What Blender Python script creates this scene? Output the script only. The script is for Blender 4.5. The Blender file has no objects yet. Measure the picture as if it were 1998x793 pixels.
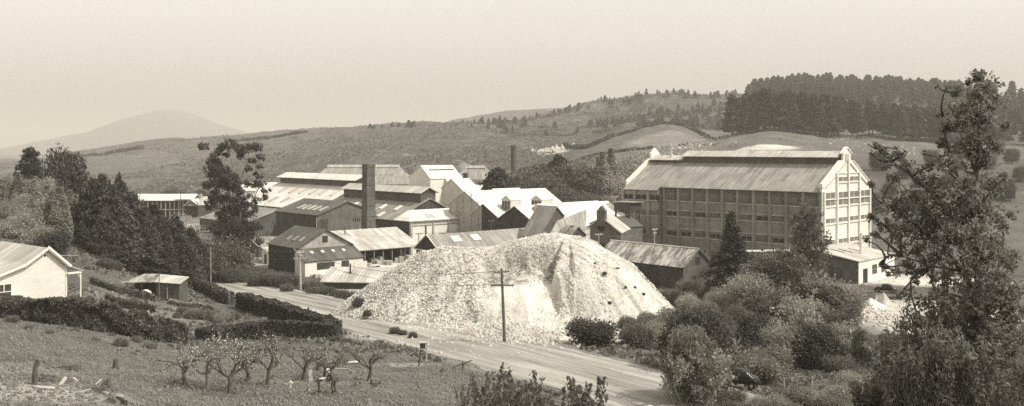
SKY_STRENGTH, SUN_STRENGTH, HAZE, EXPOSURE = 0.35, 3.9, 2.6e-4, 0.12
import bpy, math, random
import numpy as np
from mathutils import Vector
random.seed(7)
RNG = np.random.default_rng(11)
SC = bpy.context.scene
COL = SC.collection
F, CX, HY = 1900.0, 999.0, 290.0      # focal length in photo pixels, centre column, horizon row
CAMZ = 40.0
SUN_AZ = math.atan2(5.8, -2.0)         # clockwise from +Y
SUN_EL = math.radians(50)

# ---------------------------------------------------------------- materials (the print is sepia: every colour is a warm grey)
TINT = (1.0, 0.945, 0.84)
def _mat(name, rough=0.9):
    m = bpy.data.materials.new(name); m.use_nodes = True
    nt = m.node_tree; nt.nodes.clear()
    out = nt.nodes.new('ShaderNodeOutputMaterial'); b = nt.nodes.new('ShaderNodeBsdfPrincipled')
    nt.links.new(b.outputs[0], out.inputs[0])
    b.inputs['Roughness'].default_value = rough
    b.inputs['Specular IOR Level'].default_value = 0.25
    return m, nt, b
def N(nt, t, **kw):
    n = nt.nodes.new(t)
    for k, v in kw.items():
        if k.startswith('i_'): n.inputs[k[2:].replace('_', ' ')].default_value = v
        else: setattr(n, k, v)
    return n
def math_(nt, op, a, b=None, clamp=False):
    n = nt.nodes.new('ShaderNodeMath'); n.operation = op; n.use_clamp = clamp
    for i, x in enumerate((a, b)):
        if x is None: continue
        if isinstance(x, (int, float)): n.inputs[i].default_value = x
        else: nt.links.new(x, n.inputs[i])
    return n.outputs[0]
def coords(nt, scale=(1, 1, 1), kind='Object', rot=None):
    tc = N(nt, 'ShaderNodeTexCoord'); mp = N(nt, 'ShaderNodeMapping')
    mp.inputs['Scale'].default_value = scale
    if rot: mp.inputs['Rotation'].default_value = rot
    nt.links.new(tc.outputs[kind], mp.inputs['Vector']); return mp.outputs[0]
def noise(nt, vec, scale, detail=3, rough=0.6):
    n = N(nt, 'ShaderNodeTexNoise'); n.inputs['Scale'].default_value = scale
    n.inputs['Detail'].default_value = detail; n.inputs['Roughness'].default_value = rough
    nt.links.new(vec, n.inputs['Vector']); return n.outputs['Fac']
def ramp(nt, fac, lo, hi, a, b):
    n = N(nt, 'ShaderNodeMapRange'); n.clamp = True
    nt.links.new(fac, n.inputs['Value'])
    for k, v in (('From Min', lo), ('From Max', hi), ('To Min', a), ('To Max', b)): n.inputs[k].default_value = v
    return n.outputs[0]
def tinted(nt, b, val, tint=TINT):
    c = N(nt, 'ShaderNodeCombineColor')
    for i, t in enumerate(tint):
        s = math_(nt, 'MULTIPLY', val, t)
        nt.links.new(s, c.inputs[i])
    nt.links.new(c.outputs[0], b.inputs['Base Color'])
def bump(nt, b, h, dist=0.03, strength=0.6):
    n = N(nt, 'ShaderNodeBump'); n.inputs['Distance'].default_value = dist; n.inputs['Strength'].default_value = strength
    nt.links.new(h, n.inputs['Height']); nt.links.new(n.outputs[0], b.inputs['Normal'])

def m_plain(name, v, var=0.35, scale=0.6, rough=0.9, b_dist=0.02):
    m, nt, b = _mat(name, rough); co = coords(nt)
    n1 = noise(nt, co, scale, 5); n2 = noise(nt, co, scale * 9, 3)
    f = math_(nt, 'ADD', ramp(nt, n1, .3, .7, 1 - var, 1 + var), ramp(nt, n2, .3, .7, -var / 2, var / 2))
    tinted(nt, b, math_(nt, 'MULTIPLY', f, v)); bump(nt, b, n2, b_dist)
    return m
def m_iron(name, v, var=0.3, rust=0.0, along='x', rough=0.7, pitch=0.6):
    """corrugated iron; the corrugations follow the slope (lines vary along the ridge)"""
    m, nt, b = _mat(name, rough)
    st = (1, .07, .07) if along == 'x' else (.07, 1, .07)
    big = noise(nt, coords(nt, st), 1.6, 4, .65)
    fine = noise(nt, coords(nt, st), 9.0, 3, .6)
    blot = noise(nt, coords(nt), .22, 4, .6)
    # sheets: each its own tone
    fl = N(nt, 'ShaderNodeVectorMath', operation='FLOOR'); nt.links.new(coords(nt, (1 / .9, 1 / 2.6, 0.0001) if along == 'x' else (1 / 2.6, 1 / .9, .0001)), fl.inputs[0])
    wn = N(nt, 'ShaderNodeTexWhiteNoise'); wn.noise_dimensions = '3D'; nt.links.new(fl.outputs[0], wn.inputs['Vector'])
    f = math_(nt, 'ADD', ramp(nt, big, .3, .7, 1 - var, 1 + var * .7), ramp(nt, wn.outputs['Value'], 0, 1, -var * .45, var * .45))
    f = math_(nt, 'ADD', f, ramp(nt, fine, .3, .7, -var * .4, var * .4))
    f = math_(nt, 'MULTIPLY', f, ramp(nt, blot, .35, .65, 1 - var * .5, 1 + var * .4))
    if rust > 0:
        r = noise(nt, coords(nt, (1, .35, .35) if along == 'x' else (.35, 1, .35)), .8, 5, .7)
        f = math_(nt, 'MULTIPLY', f, ramp(nt, r, .44, .56, 1 - rust, 1.15))
    # lap joints across the slope
    w = N(nt, 'ShaderNodeTexWave', wave_type='BANDS', bands_direction='X' if along == 'x' else 'Y', wave_profile='SIN')
    w.inputs['Scale'].default_value = 0.314 / pitch * 1.0; w.inputs['Distortion'].default_value = 0
    nt.links.new(coords(nt), w.inputs['Vector'])
    f = math_(nt, 'MULTIPLY', f, ramp(nt, w.outputs['Fac'], 0, .12, .86, 1))
    tinted(nt, b, math_(nt, 'MULTIPLY', f, v)); bump(nt, b, w.outputs['Fac'], .05, .5)
    return m
def m_boards(name, v, pitch=0.2, horizontal=True, var=.15, rough=.85):
    m, nt, b = _mat(name, rough)
    co = coords(nt)
    if horizontal:
        s = N(nt, 'ShaderNodeSeparateXYZ'); nt.links.new(co, s.inputs[0])
        fr = math_(nt, 'FRACT', math_(nt, 'DIVIDE', s.outputs[2], pitch))
    else:
        s = N(nt, 'ShaderNodeSeparateXYZ'); nt.links.new(co, s.inputs[0])
        fr = math_(nt, 'FRACT', math_(nt, 'DIVIDE', math_(nt, 'ADD', s.outputs[0], s.outputs[1]), pitch))
    gap = ramp(nt, fr, 0, .14, .6, 1)
    n1 = noise(nt, coords(nt, (1, 1, .15) if not horizontal else (.3, .3, 1)), 2.5, 4)
    f = math_(nt, 'MULTIPLY', gap, ramp(nt, n1, .3, .7, 1 - var, 1 + var))
    n2 = noise(nt, co, .35, 4); f = math_(nt, 'MULTIPLY', f, ramp(nt, n2, .35, .65, 1 - var, 1 + var * .6))
    tinted(nt, b, math_(nt, 'MULTIPLY', f, v)); bump(nt, b, fr, .03, .6)
    return m
def m_brick(name, v, var=.25):
    m, nt, b = _mat(name)
    br = N(nt, 'ShaderNodeTexBrick'); br.inputs['Scale'].default_value = 1.0
    br.inputs['Color1'].default_value = (.8,) * 3 + (1,); br.inputs['Color2'].default_value = (1.1,) * 3 + (1,)
    br.inputs['Mortar'].default_value = (1.45,) * 3 + (1,)
    br.inputs['Mortar Size'].default_value = .012; br.inputs['Brick Width'].default_value = .5; br.inputs['Row Height'].default_value = .16
    s = N(nt, 'ShaderNodeSeparateXYZ'); nt.links.new(coords(nt), s.inputs[0])
    c = N(nt, 'ShaderNodeCombineXYZ'); nt.links.new(math_(nt, 'ADD', s.outputs[0], s.outputs[1]), c.inputs[0]); nt.links.new(s.outputs[2], c.inputs[1])
    nt.links.new(c.outputs[0], br.inputs['Vector'])
    bw = N(nt, 'ShaderNodeRGBToBW'); nt.links.new(br.outputs['Color'], bw.inputs[0])
    n1 = noise(nt, coords(nt), .5, 5); n3 = noise(nt, coords(nt, (1, 1, .12)), .9, 4)
    f = math_(nt, 'MULTIPLY', bw.outputs[0], ramp(nt, n1, .3, .7, 1 - var, 1 + var))
    f = math_(nt, 'MULTIPLY', f, ramp(nt, n3, .35, .65, 1 - var * .6, 1 + var * .5))
    tinted(nt, b, math_(nt, 'MULTIPLY', f, v)); return m
def m_leaf(name, v, var=.45, scale=.5, trans=0.0):
    m, nt, b = _mat(name, .75)
    geo = N(nt, 'ShaderNodeNewGeometry')
    n1 = noise(nt, coords(nt, kind='Object'), scale, 3)
    f = math_(nt, 'ADD', ramp(nt, geo.outputs['Random Per Island'], 0, 1, 1 - var, 1 + var), ramp(nt, n1, .35, .65, -var * .6, var * .6))
    oi = N(nt, 'ShaderNodeObjectInfo')
    f = math_(nt, 'MULTIPLY', f, ramp(nt, oi.outputs['Random'], 0, 1, .8, 1.2))
    tinted(nt, b, math_(nt, 'MULTIPLY', f, v))
    if trans > 0:
        t = N(nt, 'ShaderNodeBsdfTranslucent'); t.inputs[0].default_value = (v * 2.2, v * 2.05, v * 1.7, 1)
        mx = N(nt, 'ShaderNodeMixShader'); mx.inputs[0].default_value = trans
        out = [n for n in nt.nodes if n.type == 'OUTPUT_MATERIAL'][0]
        nt.links.new(b.outputs[0], mx.inputs[1]); nt.links.new(t.outputs[0], mx.inputs[2]); nt.links.new(mx.outputs[0], out.inputs[0])
    return m
def m_ground(name):
    """tone per vertex (what the ground is made of there) broken up by noise at several scales"""
    m, nt, b = _mat(name, .95)
    at = N(nt, 'ShaderNodeAttribute', attribute_name='tone')
    sp = N(nt, 'ShaderNodeAttribute', attribute_name='speck')
    sep = N(nt, 'ShaderNodeSeparateColor'); nt.links.new(at.outputs['Color'], sep.inputs[0])
    co = coords(nt)
    n1 = noise(nt, co, .07, 6, .62); n2 = noise(nt, co, .8, 5, .7); n3 = noise(nt, co, 5, 3, .7)
    sps = N(nt, 'ShaderNodeSeparateColor'); nt.links.new(sp.outputs['Color'], sps.inputs[0])
    f = math_(nt, 'MULTIPLY', ramp(nt, n1, .35, .65, .78, 1.2), ramp(nt, n2, .32, .68, .72, 1.28))
    f = math_(nt, 'MULTIPLY', f, ramp(nt, n3, .3, .7, .75, 1.25))
    tinted(nt, b, math_(nt, 'MULTIPLY', f, sep.outputs[0]))
    hgt = math_(nt, 'ADD', n2, math_(nt, 'MULTIPLY', n3, .5))
    bump(nt, b, hgt, .5, .9)
    return m
def m_rubble(name, v):
    m, nt, b = _mat(name, .95)
    co = coords(nt)
    vo = N(nt, 'ShaderNodeTexVoronoi'); vo.inputs['Scale'].default_value = 2.6; nt.links.new(co, vo.inputs['Vector'])
    v2 = N(nt, 'ShaderNodeTexVoronoi'); v2.inputs['Scale'].default_value = 6; nt.links.new(co, v2.inputs['Vector'])
    at = N(nt, 'ShaderNodeAttribute', attribute_name='coarse'); s = N(nt, 'ShaderNodeSeparateColor'); nt.links.new(at.outputs['Color'], s.inputs[0])
    edge = ramp(nt, vo.outputs['Distance'], .35, .75, 0, 1)
    edge2 = ramp(nt, v2.outputs['Distance'], .35, .7, 0, .6)
    dk = math_(nt, 'MULTIPLY', math_(nt, 'MAXIMUM', edge, edge2), s.outputs[0])
    n = noise(nt, co, .18, 5, .65); nb = noise(nt, co, 1.4, 5, .7)
    n5 = noise(nt, coords(nt, (1, .35, .35)), .7, 5, .7)
    f = math_(nt, 'MULTIPLY', ramp(nt, n, .35, .65, .84, 1.06), ramp(nt, nb, .3, .7, .82, 1.1))
    f = math_(nt, 'MULTIPLY', f, ramp(nt, n5, .4, .62, .8, 1.05))
    f = math_(nt, 'MULTIPLY', f, math_(nt, 'SUBTRACT', 1.0, math_(nt, 'MULTIPLY', dk, .7)))
    tone = s.outputs[1]
    tinted(nt, b, math_(nt, 'MULTIPLY', math_(nt, 'MULTIPLY', f, tone), v), (1, .95, .84))
    h = math_(nt, 'SUBTRACT', math_(nt, 'MULTIPLY', nb, 1.2), math_(nt, 'MULTIPLY', math_(nt, 'ADD', vo.outputs['Distance'], v2.outputs['Distance']), s.outputs[0]))
    bump(nt, b, h, .22, .6)
    return m
def m_road(name):
    m, nt, b = _mat(name, .95)
    co = coords(nt)     # local x along the road, y across
    n1 = noise(nt, coords(nt, (.05, 1, 1)), 1.1, 5, .6); n2 = noise(nt, co, 3.5, 4, .7); n3 = noise(nt, coords(nt, (.25, 1, 1)), .25, 3)
    f = math_(nt, 'MULTIPLY', ramp(nt, n1, .35, .65, .62, 1.3), ramp(nt, n2, .3, .7, .82, 1.15))
    f = math_(nt, 'MULTIPLY', f, ramp(nt, n3, .35, .65, .85, 1.12))
    tinted(nt, b, math_(nt, 'MULTIPLY', f, .30)); bump(nt, b, n2, .04, .6)
    return m

M = {}
M['white_roof'] = m_iron('pale_painted_iron', .68, .2)
M['white_roof_y'] = m_iron('pale_painted_iron_cross', .66, .22, along='y')
M['light_iron'] = m_iron('weathered_light_iron', .46, .26)
M['light_iron_y'] = m_iron('weathered_light_iron_cross', .46, .26, along='y')
M['iron'] = m_iron('weathered_iron', .27, .3)
M['iron_y'] = m_iron('weathered_iron_cross', .27, .3, along='y')
M['dark_iron'] = m_iron('dull_dark_iron', .105, .3)
M['dark_iron_y'] = m_iron('dull_dark_iron_cross', .105, .3, along='y')
M['rust_iron'] = m_iron('patchy_rusted_iron', .42, .3, rust=.6)
M['rust_iron_y'] = m_iron('patchy_rusted_iron_cross', .42, .3, rust=.6, along='y')
M['hall_roof_y'] = m_iron('big_hall_roof', .29, .3, along='y', pitch=1.0)
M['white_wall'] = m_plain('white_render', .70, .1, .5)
M['cream_wall'] = m_plain('pale_render', .55, .14, .5)
M['concrete'] = m_plain('concrete', .40, .22, .3)
M['concrete_dark'] = m_plain('stained_concrete', .215, .3, .3)  # the tall front's shade is put into this darker concrete colour
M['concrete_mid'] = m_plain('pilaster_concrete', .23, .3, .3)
M['timber_dark'] = m_boards('tarred_boards', .055, .25, False, .35)
M['timber'] = m_boards('weathered_boards', .10, .25, False, .3)
M['panel_wall'] = m_boards('sheeted_wall', .07, 1.0, False, .25)
M['weatherboard'] = m_boards('white_weatherboard', .74, .21, True, .07)
M['brick'] = m_brick('brick', .115)
M['brick_light'] = m_brick('pale_brick', .34)
M['chimney_brick'] = m_brick('sooty_brick', .10, .3)
M['trim_white'] = m_plain('white_paint', .72, .06, 1)
M['trim_grey'] = m_plain('grey_paint', .3, .2, 1)
M['glass'] = m_plain('dusty_glass', .05, .5, .35, .25)
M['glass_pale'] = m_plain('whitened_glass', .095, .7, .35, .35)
M['glass_sun'] = m_plain('whitened_sunny_glass', .17, .4, .35, .35)  # paler copy of the front panes, sunlight on the end wall painted in
M['dark'] = m_plain('dark_interior', .025, .3)
M['wood'] = m_plain('weathered_wood', .17, .3, 2)
M['wood_pale'] = m_plain('pale_wood', .42, .25, 2)
M['pole'] = m_plain('pole_timber', .11, .3, 1.5)
M['bark'] = m_plain('bark', .09, .4, 3)
M['bark_pale'] = m_plain('pale_bark', .28, .4, 2.5)
M['bark_mid'] = m_plain('mid_bark', .17, .4, 2.5)
M['metal_dark'] = m_plain('dark_metal', .05, .4, 1, .4)
M['car_paint'] = m_plain('black_car_paint', .018, .3, 1, .15)
M['rubber'] = m_plain('rubber', .03, .2)
M['cloth_white'] = m_plain('white_cloth', .62, .12, 4)
M['cloth_dark'] = m_plain('dark_cloth', .065, .3, 4)
M['skin'] = m_plain('skin', .32, .1, 6)
M['leaf_dark'] = m_leaf('dark_needles', .066, .55, .4, .15)
M['leaf_pine'] = m_leaf('pine_needles', .060, .5, .3, .1)
M['leaf_mid'] = m_leaf('mid_leaves', .115, .6, .4, .3)
M['leaf_shrub'] = m_leaf('shrub_leaves', .155, .6, .5, .35)
M['leaf_pale'] = m_leaf('pale_leaves', .25, .5, .5, .3)
M['leaf_euc'] = m_leaf('eucalyptus_leaves', .085, .6, .5, .2)
M['leaf_near'] = m_leaf('near_tree_leaves', .14, .6, 1.0, .35)
M['hedge'] = m_leaf('hedge_leaves', .07, .5, .6, .1)
M['grass'] = m_leaf('grass_blades', .14, .5, .2, .15)
M['blossom'] = m_leaf('blossom', .55, .3, 1)
M['ground'] = m_ground('ground')
M['rubble'] = m_rubble('crushed_lime', .74)
M['road'] = m_road('gravel_road')

# ---------------------------------------------------------------- mesh helpers
class MB:
    def __init__(s): s.v = []; s.f = []; s.smooth = False
    def add(s, vs, fs):
        b = len(s.v); s.v += [tuple(p) for p in vs]; s.f += [tuple(b + i for i in f) for f in fs]; return s
    def box(s, x0, x1, y0, y1, z0, z1):
        return s.add([(x0, y0, z0), (x1, y0, z0), (x1, y1, z0), (x0, y1, z0), (x0, y0, z1), (x1, y0, z1), (x1, y1, z1), (x0, y1, z1)],
                     [(0, 3, 2, 1), (4, 5, 6, 7), (0, 1, 5, 4), (1, 2, 6, 5), (2, 3, 7, 6), (3, 0, 4, 7)])
    def slab(s, pts, th):
        """a plate: polygon pts (counterclockwise from above) with thickness th below"""
        p = [Vector(q) for q in pts]; n = (p[1] - p[0]).cross(p[2] - p[0]).normalized()
        lo = [q - n * th for q in p]; k = len(p)
        return s.add(p + lo, [tuple(range(k)), tuple(range(2 * k - 1, k - 1, -1))] + [(i, k + i, k + (i + 1) % k, (i + 1) % k) for i in range(k)])
    def prism(s, prof, a0, a1, axis='x'):
        """closed polygon prof [(q,z)] in the plane across `axis`, extruded a0..a1"""
        k = len(prof)
        A = [(a0, q, z) if axis == 'x' else (q, a0, z) for q, z in prof]; B = [(a1, q, z) if axis == 'x' else (q, a1, z) for q, z in prof]
        return s.add(A + B, [tuple(range(k)), tuple(range(2 * k - 1, k - 1, -1))] + [(i, i + k, (i + 1) % k + k, (i + 1) % k) for i in range(k)])
    def tube(s, p, q, r0, r1=None, n=8, cap=True):
        r1 = r0 if r1 is None else r1
        p = Vector(p); q = Vector(q); d = (q - p)
        if d.length < 1e-6: return s
        d.normalize(); a = d.orthogonal().normalized(); b = d.cross(a)
        vs = []
        for c, r in ((p, r0), (q, r1)):
            for i in range(n):
                t = 2 * math.pi * i / n; vs.append(c + (a * math.cos(t) + b * math.sin(t)) * r)
        fs = [(i, (i + 1) % n, n + (i + 1) % n, n + i) for i in range(n)]
        if cap: fs += [tuple(range(n - 1, -1, -1)), tuple(range(n, 2 * n))]
        return s.add(vs, fs)
    def path(s, pts, rads, n=6):
        """one continuous tapering tube"""
        pts = [Vector(p) for p in pts]; b = len(s.v); k = len(pts)
        ref = Vector((0.31, 0.94, 0.12))
        for i, p in enumerate(pts):
            d = (pts[min(i + 1, k - 1)] - pts[max(i - 1, 0)]).normalized()
            a = d.cross(ref); a = a.normalized() if a.length > 1e-3 else d.orthogonal().normalized(); c = d.cross(a)
            for j in range(n):
                t = 2 * math.pi * j / n; s.v.append(tuple(p + (a * math.cos(t) + c * math.sin(t)) * rads[i]))
        for i in range(k - 1):
            for j in range(n):
                s.f.append((b + i * n + j, b + i * n + (j + 1) % n, b + (i + 1) * n + (j + 1) % n, b + (i + 1) * n + j))
        s.f.append(tuple(b + j for j in range(n - 1, -1, -1))); s.f.append(tuple(b + (k - 1) * n + j for j in range(n)))
        return s
    def lathe(s, prof, n=12, c=(0, 0, 0)):
        b = len(s.v); k = len(prof)
        for r, z in prof:
            for j in range(n):
                t = 2 * math.pi * j / n; s.v.append((c[0] + r * math.cos(t), c[1] + r * math.sin(t), c[2] + z))
        for i in range(k - 1):
            for j in range(n): s.f.append((b + i * n + j, b + i * n + (j + 1) % n, b + (i + 1) * n + (j + 1) % n, b + (i + 1) * n + j))
        s.f.append(tuple(b + j for j in range(n - 1, -1, -1))); s.f.append(tuple(b + (k - 1) * n + j for j in range(n)))
        return s
    def mesh(s, name, mat, smooth=False):
        me = bpy.data.meshes.new(name); me.from_pydata(s.v, [], s.f); me.materials.append(M[mat] if isinstance(mat, str) else mat)
        if smooth: me.polygons.foreach_set('use_smooth', [True] * len(me.polygons))
        me.update(); return me
    def build(s, name, mat, parent=None, smooth=False, loc=None):
        return link(name, s.mesh(name, mat, smooth), parent, loc)
def link(name, me, parent=None, loc=None, rz=0, sc=1):
    o = bpy.data.objects.new(name, me); COL.objects.link(o)
    if parent is not None: o.parent = parent
    if loc is not None: o.location = loc
    if rz: o.rotation_euler = (0, 0, rz)
    if sc != 1: o.scale = (sc,) * 3 if isinstance(sc, (int, float)) else sc
    return o
def mesh_np(name, V, Q, mat, smooth=False, attrs=None):
    """V n x 3, Q m x k (all faces the same size)"""
    me = bpy.data.meshes.new(name); n, m, k = len(V), len(Q), Q.shape[1]
    me.vertices.add(n); me.vertices.foreach_set('co', np.ascontiguousarray(V, dtype=np.float32).ravel())
    me.loops.add(m * k); me.loops.foreach_set('vertex_index', np.ascontiguousarray(Q, dtype=np.int32).ravel())
    me.polygons.add(m); me.polygons.foreach_set('loop_start', np.arange(0, m * k, k, dtype=np.int32))
    me.polygons.foreach_set('loop_total', np.full(m, k, dtype=np.int32))
    if smooth: me.polygons.foreach_set('use_smooth', np.ones(m, dtype=bool))
    if attrs:
        for an, arr in attrs.items():
            a = me.attributes.new(an, 'FLOAT_COLOR', 'POINT')
            c = np.ones((n, 4), dtype=np.float32); c[:, :arr.shape[1]] = arr; a.data.foreach_set('color', c.ravel())
    me.update(calc_edges=True); me.validate(); me.materials.append(M[mat] if isinstance(mat, str) else mat)
    return me
def tag(o, label=None, cat=None, group=None, kind=None):
    if label: o['label'] = label
    if cat: o['category'] = cat
    if group: o['group'] = group
    if kind: o['kind'] = kind
    return o
def empty(name, loc=(0, 0, 0), rz=0, label=None, cat=None, group=None, sc=1):
    o = bpy.data.objects.new(name, None); COL.objects.link(o); o.location = loc; o.rotation_euler = (0, 0, rz)
    if sc != 1: o.scale = (sc,) * 3 if isinstance(sc, (int, float)) else sc
    return tag(o, label, cat, group)
def children_of(o): return [c for c in _kids.get(o.name, [])]
_kids = {}
def copy_tree(root, parts, loc, rz=0, sc=1, label=None, cat=None, group=None):
    """copy of a thing and its parts; parts = list of (object, [sub-parts])"""
    r = root.copy(); COL.objects.link(r); r.location = loc; r.rotation_euler = (0, 0, rz)
    r.scale = (sc,) * 3 if isinstance(sc, (int, float)) else sc
    tag(r, label, cat, group)
    for p, subs in parts:
        c = p.copy(); COL.objects.link(c); c.parent = r
        for q in subs:
            d = q.copy(); COL.objects.link(d); d.parent = c
    return r

# ---------------------------------------------------------------- noise on arrays
def _hash(ix, iy, seed):
    n = (ix * 374761393 + iy * 668265263 + seed * 1442695041) & 0x7fffffff
    n = ((n ^ (n >> 13)) * 1274126177) & 0x7fffffff
    return ((n ^ (n >> 16)) & 0xffff) / 65535.0
def vnoise(x, y, seed=0):
    x = np.asarray(x, float); y = np.asarray(y, float)
    ix = np.floor(x).astype(np.int64); iy = np.floor(y).astype(np.int64)
    fx = x - ix; fy = y - iy; fx = fx * fx * (3 - 2 * fx); fy = fy * fy * (3 - 2 * fy)
    a = _hash(ix, iy, seed); b = _hash(ix + 1, iy, seed); c = _hash(ix, iy + 1, seed); d = _hash(ix + 1, iy + 1, seed)
    return (a + (b - a) * fx) * (1 - fy) + (c + (d - c) * fx) * fy
def fbm(x, y, seed=0, octaves=4):
    t = 0; a = .5; s = 0
    for i in range(octaves):
        t = t + a * vnoise(x * 2 ** i, y * 2 ** i, seed + i * 17); s += a; a *= .5
    return t / s - .5
def sstep(a, b, x):
    t = np.clip((x - a) / (b - a), 0, 1); return t * t * (3 - 2 * t)

# ---------------------------------------------------------------- terrain: heights on a table over bearing (px) and distance
COLS = np.array([-900, -300, 0, 150, 300, 450, 600, 700, 800, 900, 1000, 1100, 1200, 1300, 1400, 1500, 1600, 1800, 2000, 2400, 3200], float)
def zr(*v): return list(v)
def row(Y, vals, mode='z'):
    vals = np.array(vals, float)
    return Y, (vals if mode == 'z' else -(vals - HY) / F * Y)
ROWS = [
    row(3,   [-1.8] * 21),
    row(20,  [-6.8] * 21),
    #          -900  -300    0    150    300    450    600    700    800    900   1000   1100   1200   1300   1400   1500   1600   1800   2000   2400  3200
    row(45,  [ -11,  -11, -12.0, -12.3, -12.8, -13.0, -13.0, -13.2, -13.4, -13.4, -13.4, -13.4, -13.4, -13.4, -13.4, -13.4, -13.4, -13.0, -12.5, -12,  -11]),
    row(62,  [ -12,  -13, -14.0, -14.6, -15.4, -15.9, -16.0, -16.1, -16.3, -16.6, -17.0, -17.2, -17.4, -17.5, -17.5, -17.5, -17.5, -17.0, -16.5, -16,  -14]),
    row(75,  [ -13,  -14, -15.0, -15.8, -16.7, -17.2, -17.2, -17.2, -17.6, -18.0, -18.5, -18.7, -19.0, -19.3, -19.8, -20.0, -20.0, -19.5, -19,   -18,  -16]),
    row(90,  [ -13,  -14, -15.8, -16.8, -18.2, -18.8, -19.0, -19.2, -19.3, -19.5, -19.7, -19.7, -19.8, -20.2, -21.0, -21.3, -21.5, -21.0, -21,   -20,  -18]),
    row(105, [ -13,  -14, -16.6, -17.3, -19.3, -20.2, -20.6, -20.8, -20.6, -20.5, -20.4, -20.4, -20.6, -21.2, -22.0, -22.6, -23.0, -22.5, -22.5, -22,  -20]),
    row(120, [ -12,  -13, -15.8, -16.4, -19.2, -20.8, -21.3, -21.3, -21.3, -21.1, -21.0, -21.2, -21.5, -22.0, -22.8, -23.5, -24.0, -24.0, -24,   -24,  -22]),
    row(140, [ -9,   -10, -12.0, -14.6, -19.6, -21.8, -22.2, -22.4, -22.2, -22.0, -22.0, -22.2, -22.5, -23.0, -23.5, -24.3, -25.0, -25.5, -25.5, -25,  -24]),
    row(165, [ -6,   -7,  -10.0, -15.5, -20.5, -23.0, -23.9, -24.4, -24.0, -24.0, -24.0, -24.0, -24.0, -24.0, -24.2, -25.0, -26.0, -26.2, -26.2, -26,  -25]),
    row(200, [ -6,   -7,  -13.0, -19.0, -23.0, -24.3, -24.9, -25.0, -25.0, -25.0, -25.0, -25.0, -25.2, -25.5, -26.0, -26.2, -26.3, -26.4, -26.4, -26,  -26]),
    row(250, [ -16,  -17, -20,   -23,   -25,   -25,   -25,   -25,   -25,   -25,   -25,   -25,   -25,   -25.5, -26,   -26,   -26,   -26,   -26,   -26,  -26]),
    row(320, [ -24,  -25, -25,   -25,   -25,   -25,   -25,   -25,   -25,   -25,   -25,   -25,   -24.5, -24,   -24,   -24,   -23,   -22,   -21,   -21,  -21]),
    row(400, [ 422,  420,  415,   412,   410,   408,   406,   405,   404,   403,   400,   396,   388,   372,   352,   338,   335,   332,   330,   330,  330], 'p'),
    row(470, [ 405,  402,  398,   396,   392,   390,   388,   386,   384,   382,   374,   358,   345,   328,   316,   300,   302,   308,   308,   308,  308], 'p'),
    row(560, [ 388,  385,  378,   376,   372,   368,   362,   356,   350,   345,   335,   316,   303,   292,   276,   259,   266,   280,   284,   284,  284], 'p'),
    row(680, [ 370,  366,  356,   352,   348,   338,   326,   318,   310,   305,   300,   292,   272,   245,   262,   244,   248,   262,   270,   272,  272], 'p'),
    row(820, [ 350,  346,  338,   330,   322,   304,   288,   276,   270,   268,   268,   268,   262,   256,   252,   218,   212,   220,   236,   240,  240], 'p'),
    row(1000,[ 330,  326,  320,   306,   287,   274,   259,   250,   246,   244,   250,   248,   240,   226,   215,   188,   184,   187,   196,   200,  200], 'p'),
    row(1200,[ 322,  320,  316,   299,   278,   267,   254,   248,   245,   246,   240,   213,   194,   186,   183,   186,   188,   192,   200,   205,  205], 'p'),
    row(1500,[ 318,  318,  318,   310,   300,   280,   270,   262,   258,   256,   250,   228,   215,   205,   200,   200,   204,   208,   215,   215,  215], 'p'),
    row(1800,[ 313,  313,  314,   312,   310,   302,   296,   285,   262,   232,   217,   213,   216,   222,   230,   235,   235,   235,   235,   235,  235], 'p'),
    row(2400,[ -26] * 21),
    row(4000,[ -26] * 21),
    row(20000,[ -26] * 21),
]
LY = np.log(np.array([r[0] for r in ROWS])); TZ = np.array([r[1] for r in ROWS])
def _pchip_w(xs, x):
    i = np.clip(np.searchsorted(xs, x, side='right') - 1, 0, len(xs) - 2)
    t = np.clip((x - xs[i]) / (xs[i + 1] - xs[i]), 0, 1); return i, t
def _herm(xs, get, i, t):
    """cubic through the four neighbours with real spacing"""
    n = len(xs); i0 = np.maximum(i - 1, 0); i3 = np.minimum(i + 2, n - 1)
    p0, p1, p2, p3 = get(i0), get(i), get(i + 1), get(i3); h = xs[i + 1] - xs[i]
    d = (p2 - p1) / h
    h0 = np.maximum(xs[i] - xs[i0], 1e-9); h3 = np.maximum(xs[i3] - xs[i + 1], 1e-9)
    d0 = np.where(i0 == i, d, (p1 - p0) / h0); d3 = np.where(i3 == i + 1, d, (p3 - p2) / h3)
    def lim(a, b): return np.where(a * b <= 0, 0, 2 * a * b / np.where(np.abs(a + b) < 1e-12, 1, a + b))
    m1 = lim(d0, d) * h; m2 = lim(d, d3) * h
    t2, t3 = t * t, t * t * t
    return (2 * t3 - 3 * t2 + 1) * p1 + (t3 - 2 * t2 + t) * m1 + (-2 * t3 + 3 * t2) * p2 + (t3 - t2) * m2
def hbase(x, y):
    x = np.asarray(x, float); y = np.maximum(np.asarray(y, float), 3.0)
    px = np.clip(CX + F * x / y, COLS[0], COLS[-1] - 1e-3); ly = np.clip(np.log(y), LY[0], LY[-1] - 1e-6)
    i, t = _pchip_w(COLS, px); j, s = _pchip_w(LY, ly)
    n = len(LY)
    cache = {}
    def colval(jj): return _herm(COLS, lambda ii: TZ[jj, ii], i, t)
    return _herm(LY, colval, j, s)
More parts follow.
